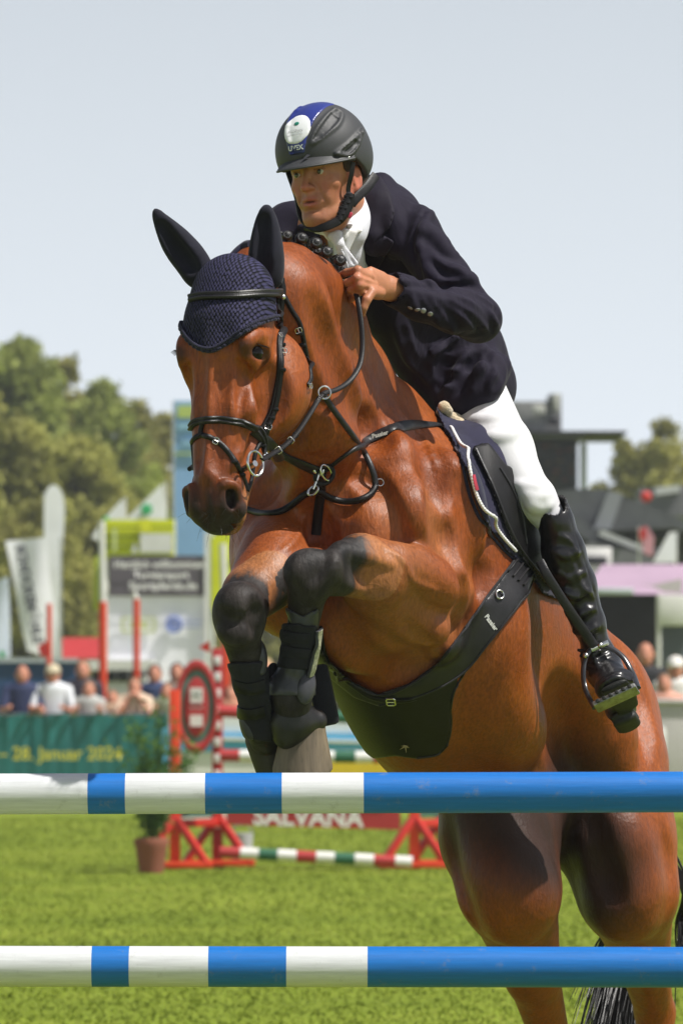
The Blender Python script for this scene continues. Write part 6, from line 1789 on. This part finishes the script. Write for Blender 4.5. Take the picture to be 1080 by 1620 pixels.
spectator(365, 1100, 76.4, 'person in an orange shirt seen between the horse legs and the wing', (.45, .20, .12), hair=HB_)
spectator(420, 1060, 77.0, 'person in a pink top seen between the two raised front legs', (.60, .25, .28), hair=HG_, arm='down')
def far_person(*a, **k): return spectator(*a, group='spectators at the right', **k)
far_person(1020, 1036, 70.0, 'bald man in a black shirt in front of the dark tent opening', (.012, .012, .015), hair=None, arm='down')
far_person(1068, 1058, 69.0, 'person in white with a pale cap at the right edge', (.72, .70, .66), hair=HG_, hat=WCAP, arm='down')
far_person(1050, 1084, 68.5, 'child in a pale red top beside the person in white', (.60, .30, .22), hair=HB_, arm='down')
# ------------------------------------------------------------------ boards, flags and vehicles on the left
hb = empty('banner', (W(60, 1100, 79)[0], 79, 0), 'dark blue banner behind the bald man in the navy shirt', 'banner')
plate('sheet', rect(-40, 1046, 124, gy(79)), 79, .04, flat('dark_blue', (.018, .065, .17)), hb)
plate('edge', rect(-40, 1041, 124, 1048), 78.95, .05, flat('pale_edge', (.45, .50, .52)), hb)
va = empty('trailer', (W(180, 1100, 82)[0], 82, 0), 'white show trailer with dark windows behind the spectators', 'trailer')
mb = MB(); mb.box((W(188, 1100, 82)[0], 83.2, 1.05), (1.15, 2.2, 1.0), bev=.08); bdy = mb.build('body', WHT, va)
plate('roof', rect(136, 1044, 240, 1060), 81.95, 2.4, WHT, va)
for i in range(4): plate('window', rect(146 + i * 20, 1062, 162 + i * 20, 1078), 82.0, .06, M['rubber'], va)
for x in (150, 222): 
    mb = MB(); mb.tube([Vector((W(x, 1200, 82)[0], 82.0, .32)), Vector((W(x, 1200, 82)[0], 82.25, .32))], .32, 20); mb.build('wheel', M['rubber'], va)
rc = empty('tent', (W(128, 1040, 95)[0], 95, 0), 'low red tent roof behind the trailer', 'tent')
mb = MB(); cxx = W(128, 1040, 95)[0]
mb.add([(cxx - .5, 94.5, 1.85), (cxx + .5, 94.5, 1.85), (cxx + .5, 96, 1.85), (cxx - .5, 96, 1.85), (cxx - .35, 95.2, 2.2), (cxx + .35, 95.2, 2.2)], [(0, 1, 5, 4), (1, 2, 5), (2, 3, 4, 5), (3, 0, 4), (0, 3, 2, 1)]); mb.build('roof', DRED, rc)
plate('wall', rect(102, 1020, 155, 1046), 95.2, .05, DRED, rc); plate('window', rect(140, 1020, 154, 1044), 95.1, .04, GRN, rc)
for x in (-.5, .5):
    for y in (94.5, 96): mb = MB(); mb.tube([(cxx + x, y, 0), (cxx + x, y, 1.86)], .03, 8); mb.build('leg', M['steel'], rc)
FW = flat('flag_white', (.88, .88, .90), .8); FG = flat('flag_grey_print', (.30, .30, .33), .8)
FGr = flat('flag_green', (.05, .42, .16), .8); LIME = flat('lime_banner', (.68, .72, .012), .7); LIME2 = flat('olive_stripe', (.30, .34, .005), .7)
def sheetmesh(name, left, right, n, d, mat, parent, wave=.05, th=None):
    """cloth between two edge polylines (lists of px points), gently waved"""
    L = smooth_line([np.array(p, float) for p in left], 6); Rr = smooth_line([np.array(p, float) for p in right], 6)
    V = []; F = []; m = len(L)
    for s in (0, 1):
        for i in range(m):
            for j in range(n + 1):
                f = j / n; q = L[i] * (1 - f) + Rr[min(i, len(Rr) - 1)] * f
                w = W(q[0], q[1], d); V.append((w[0], w[1] + wave * math.sin(f * 5 + i * .25) + s * .012, w[2]))
    k = m * (n + 1)
    for s in (0, 1):
        for i in range(m - 1):
            for j in range(n):
                a = s * k + i * (n + 1) + j; q = (a, a + 1, a + n + 2, a + n + 1); F.append(q[::-1] if s else q)
    for j in range(n):
        for i in (0, m - 1): a = i * (n + 1) + j; F.append((a, a + 1, a + 1 + k, a + k))
    for i in range(m - 1):
        for j in (0, n): a = i * (n + 1) + j; F.append((a, a + n + 1, a + n + 1 + k, a + k))
    mb = MB(); mb.add(V, F); return mb.build(name, mat, parent)
DB = 86.0
fl1 = empty('beach_flag', (W(92, 1100, DB)[0], DB, 0), 'white wedge shaped flag with grey vertical lettering', 'flag')
sheetmesh('cloth', [(9, 856), (24, 930), (34, 990), (44, 1030)], [(74, 850), (80, 920), (92, 990), (100, 1046)], 8, DB, FW, fl1)
post('pole', 97, 850, gy(DB), DB + .05, .02, M['steel'], fl1)
lettering('SCHOCKEMÖHLE', .20, W(46, 940, DB - .35), (.19, 0, -1), (1, 0, .19), flat('flag_dark_print', (.10, .10, .12)), fl1, bold=.012, sx=.95)
fl2 = empty('beach_flag', (W(80, 1100, DB + 1)[0], DB + 1, 0), 'tall white feather flag with a rounded top', 'flag')
plate('cloth', [tuple(p) for p in smooth_line([(71, 860), (71, 800), (73, 778), (83, 767), (94, 772), (101, 790), (102, 820), (98, 890), (94, 960), (98, 1046), (86, 1046), (77, 960)], 5, True)], DB + 1, .03, FW, fl2)
post('pole', 71, 780, gy(DB + 1), DB + 1.05, .02, M['steel'], fl2, 76)
fl3 = empty('beach_flag', (W(4, 1100, DB - 2)[0], DB - 2, 0), 'white flag with a bluish edge at the left margin', 'flag')
sheetmesh('cloth', [(-30, 930), (-30, 980), (-28, 1040)], [(14, 912), (16, 975), (17, 1040)], 5, DB - 2, flat('flag_bluish', (.62, .68, .78)), fl3)
post('pole', -30, 915, gy(DB - 2), DB - 1.95, .02, M['steel'], fl3); plate('print', rect(0, 1030, 8, 1040), DB - 2.15, .02, FGr, fl3)
def mast(x, y0, ym, d, r, lab, x1=None, tip=WHT, low=ORG):
    p = empty('marker_post', (W(x, 1100, d)[0], d, 0), lab, 'marker post', 'red and white posts behind the barrier')
    xx = x if x1 is None else x1
    if ym > y0: post('upper', x, y0, ym, d, r * .8, tip, p, xx)
    post('lower', xx, ym, gy(d), d, r, low, p); return p
mast(161, 824, 952, 78, .055, 'white post with thick orange red lower half beside the wide sign', 163)
mast(212, 938, 948, 77, .045, 'thin red post leaning in front of the wide sign', 216)
mast(78, 955, 955, 77.5, .035, 'thin red post in front of the white flags')
mast(352, 860, 1005, 78, .055, 'white post with orange red lower half right of the wide sign', 357)
rp = plate('red_arrow', [(60, 1022), (74, 1014), (80, 1030), (76, 1042), (64, 1036)], 77.3, .03, RED); tag(rp, 'small red marker on the thin post before the white flags', 'marker')
def pennant(poly, d, lab, emb=None, polex=None):
    p = empty('pennant', (W(poly[0][0], 1100, d)[0], d, 0), lab, 'pennant', 'white pennants above the lime banner')
    plate('cloth', poly, d, .02, FW, p)
    px = polex if polex is not None else poly[-1][0]
    post('pole', px, poly[1][1] - 2, gy(d), d + .04, .018, WHT, p)
    if emb: x, y, r = emb; mb = MB(); mb.sphere(W(x, y, d - .03), (r, .008, r), n=16); mb.build('emblem', FGr, p)
pennant([(199, 822), (257, 765), (264, 823)], 88, 'large white pennant with green emblem above the lime banner', (232, 806, .09), 262)
pennant([(160, 826), (194, 789), (199, 823)], 88.5, 'smaller white pennant left of the large one', (168, 823, .06), 198)
pennant([(145, 850), (160, 826), (166, 862)], 87.5, 'smallest white pennant lowest of the three', None, 163)
lm = empty('banner', (W(220, 1100, 87)[0], 87, 0), 'lime green banner with olive stripes and a white patch above the wide sign', 'banner')
plate('sheet', rect(167, 822, 276, 884), 87, .04, LIME, lm)
for y in (832, 846, 862): plate('stripe', rect(167, y, 276, y + 4), 86.95, .03, LIME2, lm)
plate('patch', rect(222, 844, 273, 874), 86.9, .03, WHT, lm); plate('patch', rect(222, 821, 238, 842), 86.9, .03, flat('yellow_patch', (.75, .75, .02)), lm); plate('patch', rect(178, 836, 185, 872), 86.9, .03, flat('pale_lime', (.6, .66, .25)), lm); plate('patch', [(208, 874), (213, 858), (218, 874)], 86.9, .03, WHT, lm)
plate('sheet', [(150, 880), (170, 872), (172, 962), (148, 966)], 87.2, .04, flat('lime_side', (.42, .50, .02)), lm)
for x in (168, 275): post('pole', x, 822, gy(87), 87.08, .03, WHT, lm)
bb_ = empty('banner', (W(300, 1100, 89)[0], 89, 0), 'tall light blue banner with yellow print rising behind the horse muzzle', 'banner')
BLU = flat('sky_banner', (.24, .42, .70), .7); plate('sheet', rect(276, 634, 330, 884), 89, .04, BLU, bb_)
plate('print', rect(281, 641, 312, 661), 88.95, .03, flat('yellow_green', (.45, .55, .15)), bb_); plate('print', rect(277, 716, 330, 719), 88.95, .03, flat('yellow_green', (.45, .55, .15)), bb_)
plate('print', rect(280, 668, 330, 680), 88.95, .03, flat('pale_blue', (.25, .45, .62)), bb_); plate('print', rect(288, 696, 312, 704), 88.95, .03, flat('pale_blue', (.25, .45, .62)), bb_)
for x in (276, 330): post('pole', x, 634, gy(89), 89.08, .03, M['steel'], bb_)
sb = empty('sign_board', (W(250, 1100, 84)[0], 84, 0), 'wide sign with dark grey header and white lettering', 'sign')
plate('panel', rect(172, 942, 331, gy(84) - 60), 84, .06, flat('board_white', (.80, .80, .84)), sb); hdp = plate('header', rect(172, 879, 329, 943), 83.94, .06, flat('header_grey', (.105, .09, .105)), sb)
for i, (s_, sz) in enumerate((('Herzlich willkommen', .155), ('Turniersport', .155), ('Sportpferde.de', .165))):
    lettering(s_, sz, W(252 + i * 3, 893 + i * 17, 83.88), (1, 0, 0), (0, 0, 1), WHT, sb, bold=.004)
for (a, b_, c, d) in ((192, 976, 246, 979), (192, 998, 246, 1001), (192, 976, 196, 1001), (242, 976, 246, 1001), (205, 984, 235, 993)): plate('logo', rect(a, b_, c, d), 83.93, .02, flat('logo_lime', (.50, .55, .25)), sb)
mb = MB(); torus(mb, W(275, 988, 83.92), (0, 1, 0), .10, .03, up=(1, 0, 0)); mb.sphere(W(275, 988, 83.92), (.055, .02, .055)); mb.build('logo', flat('logo_blue', (.14, .20, .48)), sb)
for y in (982, 990): plate('logo', rect(290, y, 318, y + 3), 83.93, .02, flat('logo_pale', (.42, .46, .62)), sb)
plate('frame', rect(324, 842, 331, gy(84)), 83.9, .1, WHT, sb); post('leg', 175, 940, gy(84), 84.1, .04, M['steel'], sb)
lf = empty('banner', (W(360, 1100, 85)[0], 85, 0), 'bright lime flag behind the horse chest and knee', 'flag')
plate('sheet', [(334, 850), (352, 842), (420, 836), (420, 930), (345, 980), (334, 960)], 85, .03, LIME, lf); post('pole', 335, 842, gy(85), 85.05, .035, flat('pale_pole', (.66, .68, .66)), lf)
plate('stripe', [(372, 870), (395, 856), (395, 862), (372, 878)], 84.95, .02, LIME2, lf)
# ------------------------------------------------------------------ structures on the right
GREY = flat('grey_metal', (.16, .16, .17), .6, .2); DK = flat('charcoal', (.022, .022, .026), .7, .3); MG = flat('mid_grey', (.09, .095, .10), .6, .25)
tw = empty('judge_tower', (W(875, 1100, 110)[0], 110, 0), 'dark commentary tower with flat roof and loudspeaker stack behind the rider thigh', 'tower')
def blk(name, x0, y0, x1, y1, d, dep, mat, par):
    a, b_ = W(x0, y0, d), W(x1, y1, d); mb = MB(); mb.box(((a[0] + b_[0]) / 2, d + dep / 2, (a[2] + b_[2]) / 2), (b_[0] - a[0], dep, a[2] - b_[2]), bev=.03); return mb.build(name, mat, par)
TG = flat('tower_grey', (.20, .20, .20), .7, .3, 2.)
blk('cabin', 800, 634, 888, 682, 110, 2.0, TG, tw); blk('cabin', 868, 622, 888, 640, 109.9, 1.2, TG, tw)
blk('window', 842, 640, 862, 655, 109.85, .1, flat('pale_window', (.50, .50, .46)), tw); blk('window', 876, 622, 884, 650, 109.8, .1, flat('pale_window', (.50, .50, .46)), tw); blk('window', 868, 660, 884, 672, 109.85, .1, DK, tw)
blk('roof', 790, 681, 992, 686, 109.2, 4.0, DK, tw); blk('roof_edge', 840, 686, 925, 693, 109.3, 3.6, MG, tw)
blk('screen', 840, 693, 913, 792, 109.6, 1.5, DK, tw)
random.seed(8)
for i in range(40):
    x, y = random.uniform(846, 905), random.uniform(700, 785); c = random.choice([flat('dim_red', (.12, .03, .03)), flat('dim_brown', (.10, .07, .03)), MG])
    if i < 24: blk('light', x, y, x + 8, y + 4, 109.5, .08, c, tw)
for x in (850, 905): blk('column', x, 790, x + 7, gy(110), 110, .1, MG, tw)
blk('mast', 918, 700, 928, 775, 111, .2, flat('pale_mast', (.55, .60, .64)), tw)
gs_ = empty('grandstand', (W(980, 1100, 100)[0], 100, 0), 'dark grandstand roof with slanting supports at the right', 'grandstand')
plate('roof', [(880, 778), (925, 772), (965, 776), (1010, 795), (1082, 822), (1120, 840), (1120, 850), (1060, 835), (960, 840), (900, 848), (870, 850)], 99, 2.5, MG, gs_)
plate('underside', [(870, 830), (960, 838), (1090, 826), (1090, 850), (1000, 858), (880, 862)], 99.6, 2, DK, gs_)
plate('support', [(962, 776), (985, 782), (965, 838), (938, 836)], 98.8, .3, flat('steel_grey', (.24, .25, .27)), gs_)
plate('beam', [(900, 810), (960, 850), (1060, 872), (1060, 882), (950, 868), (890, 830)], 98.6, .3, MG, gs_)
plate('beam', [(950, 838), (1020, 866), (1018, 874), (946, 846)], 98.4, .2, flat('pale_beam', (.52, .53, .52)), gs_)
plate('wall', [(880, 846), (1100, 846), (1100, 905), (880, 905)], 101.5, .3, flat('stand_dark', (.055, .06, .06), .7, .4, 1.), gs_)
plate('lower_roof', [(900, 870), (935, 858), (1000, 872), (1060, 892), (1060, 898), (900, 898)], 98.2, .6, GREY, gs_)
for x in (905, 980, 1060): post('column', x, 850, gy(101), 101, .06, MG, gs_)
plate('canopy', [(1010, 775), (1080, 768), (1110, 770), (1110, 822), (1060, 815), (1010, 800)], 103, 1.5, GREY, gs_); plate('canopy_top', [(1035, 771), (1075, 767), (1075, 778), (1035, 784)], 102.9, .3, flat('pale_canopy', (.55, .56, .54)), gs_)
mb = MB(); mb.sphere(W(1021, 786, 98), (.10, .08, .10)); rb_ = mb.build('balloon', RED); tag(rb_, 'round red balloon against the grandstand roof', 'balloon')
mb = MB(); mb.tube([W(1021, 795, 98), W(1021, 830, 98)], .004, 5); mb.build('string', M['rubber'], rb_)
for q, lab in (([(1032, 890), (1058, 842), (1071, 842), (1067, 890)], 'white flag standing right of the pink flag above the purple tent'),):
    p = empty('beach_flag', (W(1066, 1100, 95)[0], 95, 0), lab, 'flag'); plate('cloth', q, 95, .03, FW, p); post('pole', 1068, 842, gy(95), 95.1, .02, WHT, p)
p = empty('beach_flag', (W(1020, 1100, 96)[0], 96, 0), 'pink and red flag left of the white flag above the purple tent', 'flag')
plate('cloth', [(1010, 838), (1022, 832), (1034, 850), (1032, 880), (1018, 876)], 96, .03, flat('pink_flag', (.62, .30, .34)), p); plate('stripe', [(1010, 838), (1020, 832), (1022, 850), (1012, 856)], 95.95, .03, RED, p); post('pole', 1010, 834, gy(96), 96.05, .02, WHT, p)
vn = empty('van', (W(940, 1100, 93)[0], 93, 0), 'white van roof seen above the purple tent', 'van')
vb_ = blk('body', 915, 866, 967, 930, 93, 2.0, WHT, vn); blk('windscreen', 921, 880, 960, 893, 92.93, .08, DK, vn); 
PUR = flat('purple_canvas', (.40, .28, .37), .8, .08, 1.5)
tn = empty('tent', (W(1010, 1100, 88)[0], 88, 0), 'pale purple market tent with white side wall and dark opening', 'tent')
V = [W(918, 940, 88), W(1130, 940, 88), W(1130, 940, 92), W(918, 940, 92), W(952, 893, 90), W(1130, 893, 90)]
mb = MB(); mb.add(V, [(0, 1, 5, 4), (1, 2, 5), (2, 3, 4, 5), (3, 0, 4), (0, 3, 2, 1)]); mb.build('roof', PUR, tn, False)
blk('valance', 940, 930, 1002, 941, 87.9, .06, flat('pale_edge', (.45, .50, .52)), tn)
blk('back_wall', 925, 940, 1120, gy(92) - 12, 91.5, .1, DK, tn)
blk('side_wall', 925, 940, 935, gy(88) - 6, 88, 3.4, PUR, tn)
blk('panel', 1041, 941, 1120, 990, 87.9, .06, WHT, tn); blk('panel', 1041, 990, 1120, 1120, 88.6, .06, flat('slate', (.09, .11, .12)), tn)
for x in (940, 1041, 1118): post('leg', x, 940, gy(88), 87.95, .035, WHT, tn)
plate('print', [(1010, 922), (1030, 926), (1078, 915), (1078, 938), (1050, 936), (1035, 930)], 87.6, .03, flat('pale_print', (.62, .55, .60)), tn)
lw = empty('barrier', (W(1060, 1250, 66)[0], 66, 0), 'pale grey barrier wall at the right edge behind the horse croup', 'barrier')
blk('wall', 1000, 1112, 1180, gy(66) - 2, 66, .12, flat('pale_wall', (.50, .47, .46), .8, .15, 1.2), lw)
blk('coping', 1000, 1106, 1180, 1114, 65.95, .2, flat('pale_wall', (.50, .47, .46), .8, .15, 1.2), lw)
ob = blk('round_barrel', 1036, 1150, 1052, 1235, 64, .3, WHT, None); ob.name = 'white_block'; tag(ob, 'white upright block half hidden behind the horse croup', 'block')
# ------------------------------------------------------------------ trees
M['tree_leaf'] = leaf_mat('tree_leaf', (.26, .26, .065), (.38, .365, .10), (.46, .44, .14))
M['tree_leaf_yellow'] = leaf_mat('tree_leaf_yellow', (.27, .27, .07), (.38, .38, .10), (.46, .45, .14))
M['tree_leaf_green'] = leaf_mat('tree_leaf_green', (.22, .26, .065), (.33, .375, .09), (.42, .46, .13))
M['bark'] = mat_basic('bark', (.09, .07, .05), .9, .3, 4., bump=.01, bscale=12.)
def tree(x, ytop, d, wpx, mat, label, seed, base=None, n=5200, group='trees behind the show ground', airy=0):
    r = np.random.default_rng(seed); top = W(x, ytop, d); hgt = top[2]; w = wpx / FPX * d / 2; X, Y = top[0], top[1]
    t = empty('tree', (X, Y, 0), label, 'tree', group)
    mb = MB(); mb.tube([(X, Y, 0), (X + .1, Y, hgt * .3), (X - .05, Y, hgt * .62), (X, Y, hgt * .92)], [.32, .22, .13, .04], 10)
    cl = []
    nb = 46
    for i in range(nb):
        f = r.random(); z = hgt * (.22 + .72 * f); prof = math.sin(PI * min(1, (.16 + .84 * f) ** .8)) ** .7 if f < .75 else math.sqrt(max(0.05, (1.02 - f) / .27)) * .72
        a = r.random() * 2 * PI; rad = w * prof * (.35 + .65 * r.random()); q = np.array((X + math.cos(a) * rad, Y + math.sin(a) * rad * .8, z))
        cl.append((q, w * (.28 + .20 * r.random())))
        mb.tube([(X, Y, z * .72), tuple((np.array((X, Y, z * .8)) + q) / 2), tuple(q)], [.07, .045, .015], 6)
    cl.append((np.array((X, Y, hgt - w * .22)), w * .28))
    mb.build('trunk', M['bark'], t)
    C_ = []
    for q, rr in cl:
        k = n // len(cl); v = r.normal(size=(k, 3)); v /= np.linalg.norm(v, axis=1)[:, None]; rad = rr * (r.random(k) ** (.45 if not airy else .7)) * (1 + .25 * r.normal(size=k) * .5)
        C_.append(q + v * rad[:, None] * np.array((1, 1, .85)))
    C_ = np.concatenate(C_); C_ = C_[C_[:, 2] > .4]
    leaves(C_, w * .040 + .05, 'crown', mat, t, r, .6)
    return t
L1, L2, L3_ = M['tree_leaf'], M['tree_leaf_yellow'], M['tree_leaf_green']
T = [(-40, 590, 150, 240, L1, 'olive tree at the left margin behind the flags'), (36, 532, 155, 210, L3_, 'tallest green tree at the left of the wood'),
     (100, 566, 160, 190, L1, 'dark olive tree just right of the tallest one'), (160, 600, 158, 170, L3_, 'rounded green tree in the middle of the wood'), (30, 660, 135, 200, L2, 'yellowish bushy tree in front at the left margin'),
     (215, 634, 162, 160, L1, 'olive tree with uneven top left of the blue banner'), (262, 655, 165, 130, L1, 'darker tree partly behind the blue banner'), (128, 690, 138, 190, L2, 'yellow green tree in front below the middle of the wood'),
     (235, 735, 140, 170, L3_, 'lower green tree behind the white pennants'), (60, 790, 128, 190, L1, 'low dark tree behind the white feather flag'), (180, 810, 130, 180, L1, 'low olive bush behind the white post'),
     (320, 690, 170, 150, L1, 'tree hidden mostly behind the horse head'), (-20, 740, 130, 150, L2, 'low yellowish tree at the left edge')]
for i, a in enumerate(T): tree(*a, seed=40 + i, n=15000)
TR = [(1050, 662, 165, 170, L1, 'tall olive tree at the right above the grandstand'), (985, 694, 165, 120, L1, 'smaller airy tree left of the tall one at the right'), (1110, 672, 168, 150, L3_, 'green tree at the right margin above the grandstand')]
for i, a in enumerate(TR): tree(*a, seed=80 + i, n=13000, airy=1, group='trees behind the grandstand')
hd = MB(); r2 = np.random.default_rng(77); n = 45000
hxw = r2.uniform(-26, 40, n * 2); hh = np.where(hxw < 2, 7.6 + .10 * (-hxw) + .7 * np.sin(hxw * 1.3) + .5 * np.sin(hxw * 3.1), 4.6 + .5 * np.sin(hxw * 1.7))
C_ = np.stack([hxw, r2.uniform(176, 184, n * 2), r2.random(n * 2) * hh], 1)
hg = leaves(C_, .22, 'far_hedge', L1, None, r2, .6); tag(hg, 'far dark hedge line beyond the show ground', 'hedge', kind='stuff')

# ------------------------------------------------------------------ summer haze in the air
mb = MB(); mb.box((0, 150, 23), (460, 400, 48)); hz = mb.build('haze', None, None, False)
hm = bpy.data.materials.new('haze'); hm.use_nodes = True; t = hm.node_tree
for n_ in list(t.nodes): t.nodes.remove(n_)
o_ = t.nodes.new('ShaderNodeOutputMaterial'); pv = t.nodes.new('ShaderNodeVolumePrincipled'); pv.inputs['Density'].default_value = .00055; pv.inputs['Color'].default_value = (.92, .95, 1, 1); pv.inputs['Anisotropy'].default_value = .2
t.links.new(pv.outputs[0], o_.inputs['Volume']); hz.data.materials.append(hm); tag(hz, 'thin pale summer haze over the show ground', 'haze', kind='stuff')
